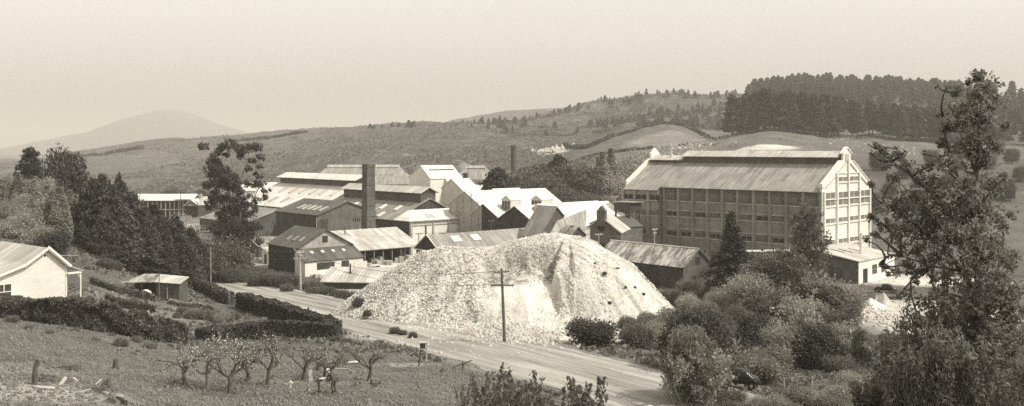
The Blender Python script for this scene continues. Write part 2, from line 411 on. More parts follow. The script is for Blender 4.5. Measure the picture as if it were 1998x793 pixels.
# the road runs straight past the heap
R0 = np.array([11.4, 79.1]); R1 = np.array([-60.6, 180.6]); RD = (R1 - R0) / np.linalg.norm(R1 - R0); RN = np.array([RD[1], -RD[0]])
RLEN = float(np.linalg.norm(R1 - R0)); RW = 6.0
def road_tq(x, y): return (x - R0[0]) * RD[0] + (y - R0[1]) * RD[1], (x - R0[0]) * RN[0] + (y - R0[1]) * RN[1]
def road_z(t): return np.interp(t, [-70, -30, 0, 25, 55, 90, RLEN, RLEN + 25, RLEN + 60], [-21.5, -20.6, -19.7, -20.2, -21.2, -22.5, -23.4, -24.2, -25])
def h(x, y):
    x = np.asarray(x, float); y = np.asarray(y, float)
    z = hbase(x, y)
    r = np.hypot(x, y)
    z = z + fbm(x / 9, y / 9, 3) * .7 * sstep(30, 60, r) * (1 - sstep(150, 190, r) * .8) + fbm(x / 1.4, y / 1.4, 5, 3) * .22 * (1 - sstep(150, 200, r))
    z = z + fbm(x / 60, y / 60, 9, 5) * 12 * sstep(430, 700, r) * (1 - sstep(1500, 2200, r))
    z = z + fbm(x / 14, y / 14, 19, 3) * 2.2 * sstep(430, 600, r) * (1 - sstep(1500, 2200, r))
    t, q = road_tq(x, y); rz_ = road_z(t)
    w = (1 - sstep(RW, RW + 4.5, np.abs(q))) * sstep(-75, -60, t) * (1 - sstep(RLEN + 30, RLEN + 50, t))
    return z * (1 - w) + rz_ * w
def hz(x, y): return float(h(x, y)) + CAMZ
def P(px, Y, z=None, py=None):
    x = (px - CX) / F * Y
    if py is not None: return Vector((x, Y, CAMZ - (py - HY) / F * Y))
    return Vector((x, Y, hz(x, Y) if z is None else z + CAMZ))
def ground_hit(px, py, y0=45, y1=1500):
    """distance at which the ground is seen at that picture point"""
    Y = np.exp(np.linspace(math.log(y0), math.log(y1), 900)); x = (px - CX) / F * Y
    d = h(x, Y) + (py - HY) / F * Y
    k = np.where(d >= 0)[0]
    return float(Y[k[0]]) if len(k) else None
def G(px, py, y0=45):
    Y = ground_hit(px, py, y0) or 300.0
    return P(px, Y)
# ---------------------------------------------------------------- ground sheet, hills, mountain
def wpt(px, Y): return ((px - CX) / F * Y, Y)
def blob(x, y, px, Y, rx, ry, soft=.35, wob=.35, seed=0, ang=0):
    cx, cy = wpt(px, Y); dx, dy = x - cx, y - cy
    if ang: dx, dy = dx * math.cos(ang) + dy * math.sin(ang), -dx * math.sin(ang) + dy * math.cos(ang)
    d = np.hypot(dx / rx, dy / ry) + fbm(x / (rx * .5), y / (ry * .5), 31 + seed, 4) * wob * 2
    return 1 - sstep(1 - soft, 1 + soft, d)
def tone(x, y):
    r = np.hypot(x, y); px = CX + F * x / np.maximum(y, 1)
    t = .11 + fbm(x / 7, y / 7, 41, 4) * .07
    def mix(t, m, v): return t * (1 - m) + v * m
    tt, q = road_tq(x, y)
    near = (1 - sstep(150, 175, r))
    # ploughed garden plot in front of the hedge
    plot = (1 - sstep(-1.5, 1.5, tt * 0 + (q * -1) * 0 + (y - (98 + np.clip((px - 100) / 500, -1, 1.2) * 3)))) * sstep(5.5, 7.5, -q) * (px < 980)
    soil = .132 + fbm(x / 3, y / 3, 43, 5) * .09 + fbm(x / .7, y / .7, 47, 2) * .05
    t = mix(t, plot * near, soil)
    # trodden strip across the plot and the bright spoil in the corner
    t = mix(t, blob(x, y, 330, 70, 14, .9, .5, .3, 1, -.05) * .55, .26)
    t = mix(t, blob(x, y, 60, 52, 4.5, 5, .4, .5, 2), .38)
    t = mix(t, blob(x, y, 40, 62, 4, 3, .4, .5, 3) * .7, .3)
    # garden beds by the house
    t = mix(t, blob(x, y, 280, 112, 9, 5, .3, .3, 4) * .7, .21)
    t = mix(t, blob(x, y, 340, 120, 8, 3, .3, .3, 5) * .6, .22)
    # path to the stand by the road
    t = mix(t, blob(x, y, 800, 84.5, 3.5, 1.0, .5, .2, 6, .5), .3)
    # road verge dust
    t = mix(t, (1 - sstep(RW, RW + 2.2, np.abs(q) + fbm(x / 2, y / 2, 49) * 2)) * near, .22)
    # lime dust round the heap and the bank by the yard
    t = mix(t, blob(x, y, 1010, 109, 16, 9, .25, .2, 7), .62)
    t = mix(t, blob(x, y, 1260, 82, 3.6, 2.6, .3, .3, 8), .5)
    t = mix(t, blob(x, y, 1760, 152, 17, 20, .3, .4, 9), .5)
    t = mix(t, blob(x, y, 1790, 195, 16, 9, .3, .4, 10), .5)
    # works yards
    works = sstep(190, 205, y) * (1 - sstep(330, 350, y)) * sstep(430, 470, px) * (1 - sstep(1280, 1330, px))
    t = mix(t, works, .3 + fbm(x / 6, y / 6, 53) * .12)
    t = mix(t, blob(x, y, 735, 206, 9, 8, .3, .2, 11), .6)
    t = mix(t, blob(x, y, 640, 192, 5, 4, .3, .2, 12) * .7, .45)
    t = mix(t, blob(x, y, 360, 330, 26, 40, .3, .3, 13) * .6, .22)
    t = mix(t, blob(x, y, 1195, 420, 12, 60, .3, .3, 14) * .7, .3)
    # hills: paler grazed upper slopes at the left, rough scrub in the middle
    hill = sstep(360, 430, r)
    rough = .082 + fbm(x / 9, y / 9, 61, 4) * .055 + fbm(x / 40, y / 40, 63, 3) * .05
    smooth_ = .118 + fbm(x / 60, y / 60, 65, 4) * .06
    g = sstep(700, 900, y) * (1 - sstep(560, 820, px)) + (1 - sstep(330, 430, px)) * sstep(560, 800, y)
    g = np.clip(g + sstep(1100, 1200, px) * (1 - sstep(740, 790, y)) * sstep(430, 480, y) + sstep(1400, 1650, y), 0, 1)
    t = mix(t, hill, rough * (1 - g) + smooth_ * g)
    t = mix(t, blob(x, y, 450, 540, 40, 30, .4, .3, 15) * hill * .5, .11)
    t = mix(t, blob(x, y, 1072, 665, 9, 34, .3, .7, 16) * .95, .48)      # slip on the hillside
    t = mix(t, blob(x, y, 1112, 705, 14, 16, .3, .7, 26) * .85, .42)
    t = mix(t, blob(x, y, 1500, 492, 17, 9, .25, .5, 17), .6)      # white quarry face behind the tall building
    t = mix(t, blob(x, y, 1330, 600, 30, 40, .4, .7, 18) * .35, .34)
    t = mix(t, blob(x, y, 1330, 500, 12, 6, .4, .7, 19) * .6, .42)
    t = mix(t, blob(x, y, 1740, 620, 50, 60, .4, .4, 20) * .5, .2)
    spk = sstep(.17, .30, fbm(x / 3.2, y / 3.2, 71, 3)) * hill * (1 - g)
    t = t + spk * .10
    return np.clip(t, .03, .8)
def grid_mesh(name, pxs, ys, mat='ground'):
    PX, YY = np.meshgrid(pxs, ys); X = (PX - CX) / F * YY
    Z = h(X, YY) + CAMZ
    V = np.stack([X.ravel(), YY.ravel(), Z.ravel()], 1)
    n, m = len(pxs), len(ys); idx = np.arange(n * m).reshape(m, n)
    Q = np.stack([idx[:-1, :-1].ravel(), idx[:-1, 1:].ravel(), idx[1:, 1:].ravel(), idx[1:, :-1].ravel()], 1)
    tn = tone(X.ravel(), YY.ravel())[:, None]
    return mesh_np(name, V, Q, mat, True, {'tone': np.repeat(tn, 3, 1)})
pxA = np.concatenate([np.linspace(-900, -60, 50), np.linspace(-50, 2050, 520), np.linspace(2060, 3200, 60)])
yA = np.concatenate([np.exp(np.linspace(math.log(3), math.log(44), 20))[:-1], np.exp(np.linspace(math.log(44), math.log(230), 400)), np.exp(np.linspace(math.log(230), math.log(430), 60))[1:]])
yB = np.concatenate([np.exp(np.linspace(math.log(430), math.log(1900), 300)), np.exp(np.linspace(math.log(1900), math.log(19000), 40))[1:]])
tag(link('ground', grid_mesh('ground', pxA, yA)), kind='structure')
tag(link('hills', grid_mesh('hills', pxA, yB)), kind='structure')

# the far mountain: a cone-shaped hill with shoulders, modelled in the round
MY = 6000.0
def mountain():
    sil = [(-500, 330), (-120, 322), (0, 308), (60, 296), (120, 285), (165, 266), (200, 260), (240, 254), (272, 236), (300, 221), (322, 213), (340, 211), (365, 217), (392, 231), (415, 243), (440, 246), (470, 258), (500, 270), (560, 292), (640, 306), (900, 330)]
    px = np.array([s[0] for s in sil], float); pz = (HY - np.array([s[1] for s in sil], float)) / F * MY
    xs = np.linspace(px[0], px[-1], 220); k = np.interp(xs, px, pz)
    k = np.convolve(np.pad(k, 4, 'edge'), np.ones(9) / 9, 'valid'); X0 = (xs - CX) / F * MY
    ys = np.linspace(-1000, 1000, 60)
    X, Y = np.meshgrid(X0, ys); K = np.meshgrid(k, ys)[0]
    Z = -26 + (K + 26) * np.cos(np.clip(Y / 1000, -1, 1) * math.pi / 2) ** .8
    Z = Z + fbm(X / 280, Y / 280, 5, 5) * 50 * np.clip((Z + 26) / 120, 0, 1) * sstep(0, 120, np.abs(Y))
    V = np.stack([X.ravel(), (Y + MY).ravel(), (Z + CAMZ).ravel()], 1); n = len(X0); idx = np.arange(n * 60).reshape(60, n)
    Q = np.stack([idx[:-1, :-1].ravel(), idx[:-1, 1:].ravel(), idx[1:, 1:].ravel(), idx[1:, :-1].ravel()], 1)
    t = np.full((len(V), 3), .10) + (fbm(V[:, 0] / 200, V[:, 1] / 200, 8)[:, None]) * .05
    return mesh_np('mountain', V, Q, 'ground', True, {'tone': t})
tag(link('mountain', mountain()), kind='structure')

# road: crowned gravel strip laid on its corridor, its own frame so the wheel tracks run along it
def road():
    ts = np.linspace(-68, RLEN + 32, 180); qs = np.linspace(-RW, RW, 21)
    T, Q_ = np.meshgrid(ts, qs, indexing='ij')
    edge = (np.abs(Q_) > RW - .1) * fbm(T / 3, Q_, 77) * 1.6
    QQ = Q_ + edge * np.sign(Q_)
    Z = road_z(T) + .10 * (1 - (Q_ / RW) ** 2) + .035 - .03 * np.exp(-((np.abs(Q_) - 1.1) / .35) ** 2) + fbm(T / 1.5, QQ / 1.5, 78) * .05
    V = np.stack([T.ravel(), -QQ.ravel(), (Z + CAMZ).ravel()], 1); m, n = T.shape; idx = np.arange(m * n).reshape(m, n)
    F_ = np.stack([idx[:-1, :-1].ravel(), idx[:-1, 1:].ravel(), idx[1:, 1:].ravel(), idx[1:, :-1].ravel()], 1)[:, ::-1]
    o = link('road', mesh_np('road', V, F_, 'road', True), None, (R0[0], R0[1], 0), math.atan2(RD[1], RD[0]))
    return tag(o, kind='structure')
road()

# ---------------------------------------------------------------- the lime heap
def heap_top(x, y):
    """height of the heap (relative to the camera) before the ground cuts it off"""
    # ridge line from the flat left shoulder to the summit
    ax, ay, bx, by = -10.6, 128.5, 7.6, 129.0
    L = bx - ax; s = np.clip((x - ax) / L, 0, 1); cx = ax + s * L; cy = ay + s * (by - ay)
    d = np.hypot(x - cx, y - cy)
    top = np.interp(s * L + ax, [-10.6, -9.2, -6, -2.6, -1.2, 1, 4, 6, 7.6], [-13.5, -13.0, -13.2, -13.1, -12.6, -12.0, -11.4, -11.3, -11.6])
    slope = np.where(x > bx, .53, .66)
    z = top - slope * np.maximum(d - 1.6, 0) - .12 * np.minimum(d, 1.6) - .55 * np.maximum(d - 8.5, 0) * (x > bx)
    z = z + 1.7 * np.exp(-((x - 8.0) / 2.6) ** 2 - ((y - 118.5) / 4.5) ** 2) + .5 * np.exp(-((x + 8) / 4) ** 2 - ((y - 119) / 5) ** 2)
    # a low toe spreading towards the road
    toe = -20.35 - .075 * np.hypot((x - 1.5) / 1.6, y - 111); z = np.maximum(z, toe - sstep(9, 16, np.hypot((x - 2) / 1.5, y - 112)) * 3)
    # dug-out hollow in the front face
    fl = -20.8 + .40 * np.maximum(y - 112.5, 0)
    wob = fbm(x / 2.2, y / 2.2, 91, 4) * 2.6
    cut = fl + np.maximum(0, np.maximum(np.maximum((x - 5.4 + wob * .7) * 4.5, (y - 125.0 + wob * .8) * 3.6), (-3.2 - x + wob) * .75))
    z = np.minimum(z, cut)
    return z
def heap():
    xs = np.arange(-27, 28, .17); ys = np.arange(100, 143, .17)
    X, Y = np.meshgrid(xs, ys)
    Z = heap_top(X, Y)
    inh = sstep(-3, -1, X) * (1 - sstep(5, 6.5, X)) * (1 - sstep(121, 124, Y))
    coarse = np.clip(.55 - inh * .5 + .45 * (1 - sstep(-5, -2, X)) + fbm(X / 5, Y / 5, 93, 4) * .9 - sstep(6, 12, X) * .2, 0.05, 1)
    Z = Z + fbm(X / 3.4, Y / 3.4, 95, 4) * .9 + (fbm(X / .55, Y / .55, 97, 3)) * .19 * coarse + vnoise(X / .22, Y / .22, 98) * .10 * coarse
    ang = np.arctan2(Y - 130, X - 1); rr_ = np.hypot(X - 1, Y - 130); g_ = np.abs(vnoise(ang * 7 + 20, rr_ / 9, 111) - .5) * 2; Z = Z - (1 - sstep(0, .3, g_)) * .45 * sstep(4, 9, rr_) * (1 - inh)
    hb = h(X, Y); Z = np.where(Z < hb - .6, hb - .6, Z)
    V = np.stack([X.ravel(), Y.ravel(), (Z + CAMZ).ravel()], 1); m, n = X.shape; idx = np.arange(m * n).reshape(m, n)
    Q = np.stack([idx[:-1, :-1].ravel(), idx[:-1, 1:].ravel(), idx[1:, 1:].ravel(), idx[1:, :-1].ravel()], 1)
    keep = (Z > hb - .55).ravel()[Q].any(1); Q = Q[keep]
    tn = 1.0 - .12 * sstep(.1, .3, fbm(X / 7, Y / 7, 99, 4)) - .28 * sstep(.55, 1.6, -np.gradient(Z, axis=1) / .17 * -1) * 0
    lip = (sstep(121.3, 122.6, Y) * (1 - sstep(124.6, 126, Y)) * sstep(-4, -2, X) * (1 - sstep(5, 6.5, X)))
    tn = tn - (1 - sstep(0, .35, g_)) * .14 * sstep(4, 9, rr_) - .16 * sstep(.05, .3, fbm(X / 2.5, Y / 6, 113, 4))
    tn = tn - lip * .5 * sstep(-.1, .15, fbm(X / .9, Y / .9, 101, 3))
    c = np.stack([coarse.ravel(), tn.ravel(), tn.ravel()], 1)
    o = link('lime_heap', mesh_np('lime_heap', V, Q, 'rubble', True, {'coarse': c}))
    return tag(o, 'huge pale heap of crushed limestone dug out at the front beside the road', 'stone heap')
heap()
def rock_mesh(n, pts, smin, smax, name, mat, seed):
    """n small angular stones lying at pts, one mesh"""
    r = np.random.default_rng(seed)
    oc = np.array([[1, 0, 0], [-1, 0, 0], [0, 1, 0], [0, -1, 0], [0, 0, 1], [0, 0, -1]], float); fc = np.array([[0, 2, 4], [2, 1, 4], [1, 3, 4], [3, 0, 4], [2, 0, 5], [1, 2, 5], [3, 1, 5], [0, 3, 5]])
    s = smin + (smax - smin) * r.random(n) ** 3
    V = oc[None] * (s[:, None, None] * (.55 + .9 * r.random((n, 6, 1)))) + r.normal(0, .15, (n, 6, 3)) * s[:, None, None]
    V = V + pts[:, None, :]
    Q = (fc[None] + (np.arange(n) * 6)[:, None, None]).reshape(-1, 3)
    return mesh_np(name, V.reshape(-1, 3), Q, mat)
n = 22000
xs = RNG.uniform(-22, 24, n); ys = RNG.uniform(102, 131, n); zt = heap_top(xs, ys); hb = h(xs, ys)
k = zt > hb - .3; k &= (RNG.random(n) < np.where((xs > -3) & (xs < 5.5) & (ys < 122), .3, .9)); xs, ys, zt = xs[k], ys[k], np.maximum(zt, hb)[k]
pts = np.stack([xs, ys, zt + CAMZ + .08], 1)
M['stone'] = m_plain('lime_stones', .70, .3, 2)
tag(link('rubble', rock_mesh(len(pts), pts, .035, .14, 'rubble', 'stone', 5)), 'loose pale stones lying all over the big lime heap', 'rubble', kind='stuff')
# ---------------------------------------------------------------- buildings of the works
UANG = math.atan2(.659, .752)          # local x runs back to the right, local y back to the left
UW = Vector((.752, .659)); VW = Vector((-.659, .752))
O1 = Vector((-23.6, 225.0))
def uv(u, v, o=O1): p = o + UW * u + VW * v; return p.x, p.y
def bld(name, x, y, label, ang=UANG, cat='building', z=-25.0, group=None):
    return empty(name, (x, y, CAMZ + z), ang, label, cat, group)
def gable(root, a0, a1, prof, wall, roof, axis='x', base=-1.5, over=.35, th=.14, eo=.3, wall_name='wall', roof_name='roof', walls=True):
    """prof = [(s, z)] across the ridge, left to right, heights above the root; ridge runs along `axis`"""
    ps = list(prof)
    if walls: MB().prism([(ps[0][0], base)] + ps + [(ps[-1][0], base)], a0, a1, axis).build(wall_name, wall, root)
    mb = MB(); up = th + .02
    ends = [Vector((s, z)) for s, z in ps]
    d0 = (ends[0] - ends[1]).normalized(); d1 = (ends[-1] - ends[-2]).normalized()
    ends[0] = ends[0] + d0 * eo; ends[-1] = ends[-1] + d1 * eo
    for i in range(len(ends) - 1):
        p, q = ends[i], ends[i + 1]
        if axis == 'x': pts = [(a0 - over, p.x, p.y + up), (a1 + over, p.x, p.y + up), (a1 + over, q.x, q.y + up), (a0 - over, q.x, q.y + up)]
        else: pts = [(p.x, a0 - over, p.y + up), (q.x, a0 - over, q.y + up), (q.x, a1 + over, q.y + up), (p.x, a1 + over, p.y + up)]
        v = [Vector(t) for t in pts]
        if (v[1] - v[0]).cross(v[2] - v[0]).z < 0: pts = pts[::-1]
        mb.slab(pts, th)
    r = mb.build(roof_name, roof, root)
    return r
def slope_boxes(root, roof, name, mat, prof, seg, spots, axis, size, lift=.18, th=.12, frames=1, label=None):
    """raised skylights lying on roof segment seg; spots = [(along, fraction down the segment)]"""
    (s0, z0), (s1, z1) = prof[seg], prof[seg + 1]
    d = Vector((s1 - s0, z1 - z0)); L = d.length; d.normalize(); n = Vector((-d.y, d.x)); n = n if n.y > 0 else -n
    for a, f in spots:
        mb = MB()
        for k in range(frames):
            a_ = a + k * (size[0] / frames)
            w = size[0] / frames * (.9 if frames > 1 else 1)
            c0 = Vector((s0, z0)) + d * (L * f); c1 = c0 + d * size[1]
            if axis == 'x': q = [(a_, c0.x, c0.y), (a_ + w, c0.x, c0.y), (a_ + w, c1.x, c1.y), (a_, c1.x, c1.y)]
            else: q = [(c0.x, a_, c0.y), (c1.x, a_, c1.y), (c1.x, a_ + w, c1.y), (c0.x, a_ + w, c0.y)]
            q = [Vector(t) + (Vector((0, n.x, n.y)) if axis == 'x' else Vector((n.x, 0, n.y))) * (lift + .16) for t in q]
            if (q[1] - q[0]).cross(q[2] - q[0]).z < 0: q = q[::-1]
            mb.slab(q, th + lift * .6)
        tag(mb.build(name, mat, root if roof is None else roof), label)
def face_box(mb, face, a0, a1, z0, z1, p0, out0, out1):
    """box on a wall: face 'x-' (plane x=p0), 'y-' (plane y=p0); sticks out from out0 to out1"""
    if face == 'x-': mb.box(p0 - out1, p0 - out0, a0, a1, z0, z1)
    elif face == 'x+': mb.box(p0 + out0, p0 + out1, a0, a1, z0, z1)
    elif face == 'y-': mb.box(a0, a1, p0 - out1, p0 - out0, z0, z1)
    else: mb.box(a0, a1, p0 + out0, p0 + out1, z0, z1)
    return mb
def window(root, face, a0, a1, z0, z1, p0, cols=2, rows=1, frame='trim_grey', glass='glass', fw=.1, name='window', recess=.0):
    """frame bars with the pane as a sub-part"""
    f = MB()
    for i in range(cols + 1):
        x = a0 + (a1 - a0) * i / cols; w = fw if i in (0, cols) else fw * .7
        face_box(f, face, max(a0, x - w / 2), min(a1, x + w / 2), z0, z1, p0, -.02, .08)
    for j in range(rows + 1):
        z = z0 + (z1 - z0) * j / rows; w = fw if j in (0, rows) else fw * .7
        face_box(f, face, a0 + .005, a1 - .005, max(z0, z - w / 2) + .003, min(z1, z + w / 2) - .003, p0, -.025, .075)
    o = f.build(name, frame, root)
    face_box(MB(), face, a0 + fw * .3, a1 - fw * .3, z0 + fw * .3, z1 - fw * .3, p0, -.01, .03).build('pane', glass, o)
    return o
def door(root, face, a0, a1, z0, z1, p0, mat='dark', name='door'):
    return face_box(MB(), face, a0, a1, z0, z1, p0, -.02, .06).build(name, mat, root)

# --- H1: long monitor-roofed hall whose near end is a hipped front with five pale bays
r = bld('factory_hall', O1.x, O1.y, 'long hall with a ridge vent, dark gable and five pale bays in its end wall')
# body and gabled roof
E, HPZ, RZ, W = 8.1, 10.0, 12.8, 19.9
prof = [(0, E), (7.7, 11.75), (12.2, 11.75), (19.9, E)]
MB().prism([(0, -1.5), (0, E), (9.95, 12.6), (19.9, E), (19.9, -1.5)], 6.0, 44, 'y').build('gable_wall', 'timber_dark', r)
rf = gable(r, 6.0, 44, [(0, E), (9.95, RZ), (19.9, E)], 'timber_dark', 'iron_y', 'y', walls=False, over=.4, roof_name='roof')
# end block with the hip
MB().box(0, 19.9, 0, 6.0, -1.5, E).build('end_wall', 'cream_wall', r)
hp = MB(); zc = 10.05
hp.slab([(-.35, -.35, E + .1), (20.25, -.35, E + .1), (15.9, 5.6, zc + .3), (4.0, 5.6, zc + .3)], .14)
hp.slab([(-.35, 6.2, E + .1), (-.35, -.35, E + .1), (4.0, 5.6, zc + .3), (4.0, 6.2, zc + .3)], .14)
hp.slab([(20.25, -.35, E + .1), (20.25, 6.2, E + .1), (15.9, 6.2, zc + .3), (15.9, 5.6, zc + .3)], .14)
hp.build('hip_roof', 'white_roof', r)
hr = r
for (x0, x1) in ((.8, 6.3), (7.0, 10.9), (11.3, 13.9), (14.3, 16.7), (17.1, 19.3)):
    p = MB(); face_box(p, 'y-', x0, x1, -.5, 6.9, 0, 0, .06).build('bay_panel', 'white_wall', r)
    q = MB(); face_box(q, 'y-', x0, x1, 7.0, 7.15, 0, 0, .2); q.build('bay_lintel', 'trim_grey', r)
q = MB()
for x in (.3, 6.65, 11.1, 14.1, 16.9, 19.6): face_box(MB(), 'y-', x - .17, x + .17, -1, E - .1, 0, 0, .22).build('pilaster', 'concrete', r)
q = MB(); q.box(-.42, -.32, -.4, 44, E - .12, E + .06); q.box(-.4, 20.3, -.45, -.36, E - .12, E + .06); q.build('gutter', 'trim_grey', r)
q = MB()
for k in range(7): MB().box(-.12, 0, 1.2 + k * 6.2, 1.5 + k * 6.2, -1, E - .15).build('side_post', 'timber', r)
MB().box(-.05, 0, .2, 43.8, 0, E - .15).build('side_wall', 'panel_wall', r)
# raised ridge vent with its own little gable
mz = 12.6
MB().box(9.95 - 2.2, 9.95 + 2.2, 6.4, 41.5, 11.5, 14.3).build('ridge_vent_wall', 'timber', r)
gable(r, 6.2, 41.8, [(7.4, 14.2), (9.95, 15.5), (12.5, 14.2)], 'timber', 'light_iron_y', 'y', walls=False, over=.5, roof_name='ridge_vent_roof')
MB().prism([(7.75, 14.2), (9.95, 15.35), (12.15, 14.2)], 6.35, 6.8, 'y').build('ridge_vent_gable', 'timber_dark', r)
pr = [(9.95, RZ), (0, E)]
slope_boxes(r, rf, 'skylight', 'white_wall', pr, 0, [(11, .42), (17.5, .42), (24, .42), (30.5, .42), (13.5, .75), (20, .75), (37, .42)], 'y', (1.1, 2.2))
slope_boxes(r, None, 'hip_hatch', 'light_iron', [(3.2, E + 1.1), (.6, E + .3)], 0, [(6.0, 0)], 'x', (2.6, 2.4), .1)
MB().box(4.3, 4.6, -.24, -.1, 1, 7).build('drainpipe', 'metal_dark', r)

# --- H0: the big white-roofed hall behind
ox, oy = uv(4.5, 50)
r = bld('roofed_hall', ox, oy, 'wide hall with a huge pale iron roof, small skylights and a ridge vent')
HE, HR, HW = 8.0, 16.0, 32
prof = [(0, HE), (16, 15.2), (32, HE)]
gable(r, 0, 47, prof, 'panel_wall', 'white_roof_y', 'y', over=.4)
MB().box(13.2, 18.8, 1.2, 45.8, 13.3, 16.3).build('ridge_vent_wall', 'timber', r)
gable(r, .6, 46.4, [(12.4, 15.9), (16, 17.3), (19.6, 15.9)], 'timber', 'white_roof_y', 'y', walls=False, over=.4, roof_name='ridge_vent_roof')
MB().prism([(13.2, 15.9), (16, 17.1), (18.8, 15.9)], .8, 1.2, 'y').build('ridge_vent_gable', 'timber_dark', r)
slope_boxes(r, None, 'skylight', 'light_iron_y', [(16, 15.2), (0, HE)], 0, [(a, .34) for a in (5, 11, 17, 23, 29, 35)] + [(24, .68), (31, .68), (37.5, .68)], 'y', (1.2, 3.2))
# lean-to on its left
gable(r, 20, 50, [(-11.5, 3.9), (-.4, 7.4)], 'timber', 'iron_y', 'y', over=.3, wall_name='lean_to_wall', roof_name='lean_to_roof')
MB().box(-5.6, -5.35, 32, 32.25, 5.6, 9.5).build('flue', 'metal_dark', r)

# --- B2: the brick building in front with a dark panelled side
cx_, cy_ = -44.96, 225.2
r = bld('brick_building', cx_, cy_, 'brick gabled building with a dark panelled side and five skylights on its dull roof')
BE, BR = 9.5, 12.3
gable(r, 0, 20.3, [(0, BE), (8, BR), (15.9, BE)], 'brick', 'dark_iron_y', 'y', over=.35)
slope_boxes(r, None, 'skylight', 'light_iron_y', [(8, BR), (0, BE)], 0, [(2.2, .45), (5.0, .45), (7.6, .45), (10.2, .45), (12.6, .45)], 'y', (1.0, 2.6))
q = MB(); q.box(-.08, 0, .35, 20, .3, BE - .2); q.build('side_panelling', 'panel_wall', r)
q = MB()
for k in range(5): MB().box(-.2, -.02, 2 + k * 4.2, 2.28 + k * 4.2, 0, BE - .2).build('side_post', 'timber', r)
MB().box(-.25, -.1, .05, .2, 0, BE - .3).build('drainpipe', 'trim_grey', r)
q = MB(); q.slab([(-.1, -1.2, 4.0), (16, -1.2, 6.4), (16, 0, 6.5), (-.1, 0, 4.1)], .1); q.build('wall_ledge', 'light_iron', r)
q = MB()
for k in range(4): q.box(9.6 + k * .55, 9.75 + k * .55, -.12, 0, 7.6, 8.4)
q.build('vent_slot', 'dark', r)

# --- square brick chimney
def chimney(x, y, zb, H_, wb, wt, label, name='chimney_stack', n=4, ang=UANG):
    r = bld(name, x, y, label, ang, 'chimney', zb)
    if n == 4:
        mb = MB(); a, b = wb / 2, wt / 2
        mb.add([(-a, -a, -1), (a, -a, -1), (a, a, -1), (-a, a, -1), (-b, -b, H_), (b, -b, H_), (b, b, H_), (-b, b, H_)], [(0, 3, 2, 1), (0, 1, 5, 4), (1, 2, 6, 5), (2, 3, 7, 6), (3, 0, 4, 7), (4, 5, 6, 7)])
        mb.build('shaft', 'chimney_brick', r)
        MB().box(-b - .09, b + .09, -b - .09, b + .09, H_ - .5, H_ + .12).build('cap', 'chimney_brick', r)
        q = MB()
        for k in range(1, 9):
            z = k * H_ / 9; c = a + (b - a) * (z / H_) + .025
            MB().box(-c, c, -c, c, z, z + .1).build('iron_band', 'metal_dark', r)
        MB().box(-b * .6, b * .6, -b * .6, b * .6, H_ + .121, H_ + .14).build('flue_opening', 'dark', r)
    else:
        MB().lathe([(wb / 2, -1), (wt / 2, H_ - .9), (wt / 2 + .12, H_ - .85), (wt / 2 + .12, H_ - .1), (wt / 2, H_)], n).build('shaft', 'chimney_brick', r)
        MB().lathe([(wt / 2 - .3, H_ + .005), (wt / 2 - .3, H_ + .02)], n).build('flue_opening', 'dark', r)
    return r
chimney(-32.7, 222, -25, 21.3, 2.5, 2.05, 'tall square brick chimney rising in front of the works halls')
p = P(1002, 300); chimney(p.x, p.y, p.z - CAMZ, 26.0, 2.1, 1.7, 'distant brick chimney standing among trees beyond the works', n=8)
# small flue with a puff of steam
p = P(908, 292); rr = bld('steam_flue', p.x, p.y, 'short dark flue pipe with a white puff of steam', cat='flue'); MB().lathe([(.8, 0), (.7, 17.0), (.85, 17.1), (.85, 17.6)], 12).build('pipe', 'metal_dark', rr)

# --- S1: open-fronted loading shed in the yard
r = bld('loading_shed', -33.5, 207, 'open fronted loading shed with crates under its deep pale roof')
pr = [(-.3, 3.2), (5.2, 5.1), (9.5, 6.7), (14.5, 4.6)]
gable(r, 0, 16.9, pr, 'timber', 'light_iron', 'x', walls=False, over=.4)
MB().prism([(5.0, -1), (5.0, 4.9), (9.5, 6.5), (14.4, 4.5), (14.4, -1)], .0, 16.9, 'x').build('wall', 'timber_dark', r)
MB().prism([(0, -1), (0, 3.2), (4.95, 4.9), (4.95, -1)], -.05, .06, 'x').build('end_wall', 'timber_dark', r)
for k in range(8):
    x = .3 + k * 2.33; MB().box(x - .1, x + .1, -.1, .1, -.6, 3.25).build('post', 'wood', r)
MB().box(0, 16.9, -.1, .1, 3.0, 3.25).build('beam', 'wood', r)
slope_boxes(r, None, 'skylight', 'white_wall', [(9.5, 6.7), (5.2, 5.1)], 0, [(3.0, .3), (10.2, .25)], 'x', (.9, 2.0))
q = MB(); q.tube((2.2, 7.4, 5.9), (2.2, 7.4, 8.0), .1); q.build('vent_pipe', 'metal_dark', r)
# --- S2: small pale roofs between the loading shed and the brick building
x, y = (622 - CX) / F * 219, 219
r = bld('small_shed', x, y, 'narrow low shed with a pale roof tucked under the brick gable wall')
gable(r, 0, 14, [(-1.5, 2.6), (4.5, 4.9)], 'timber', 'light_iron', 'x')

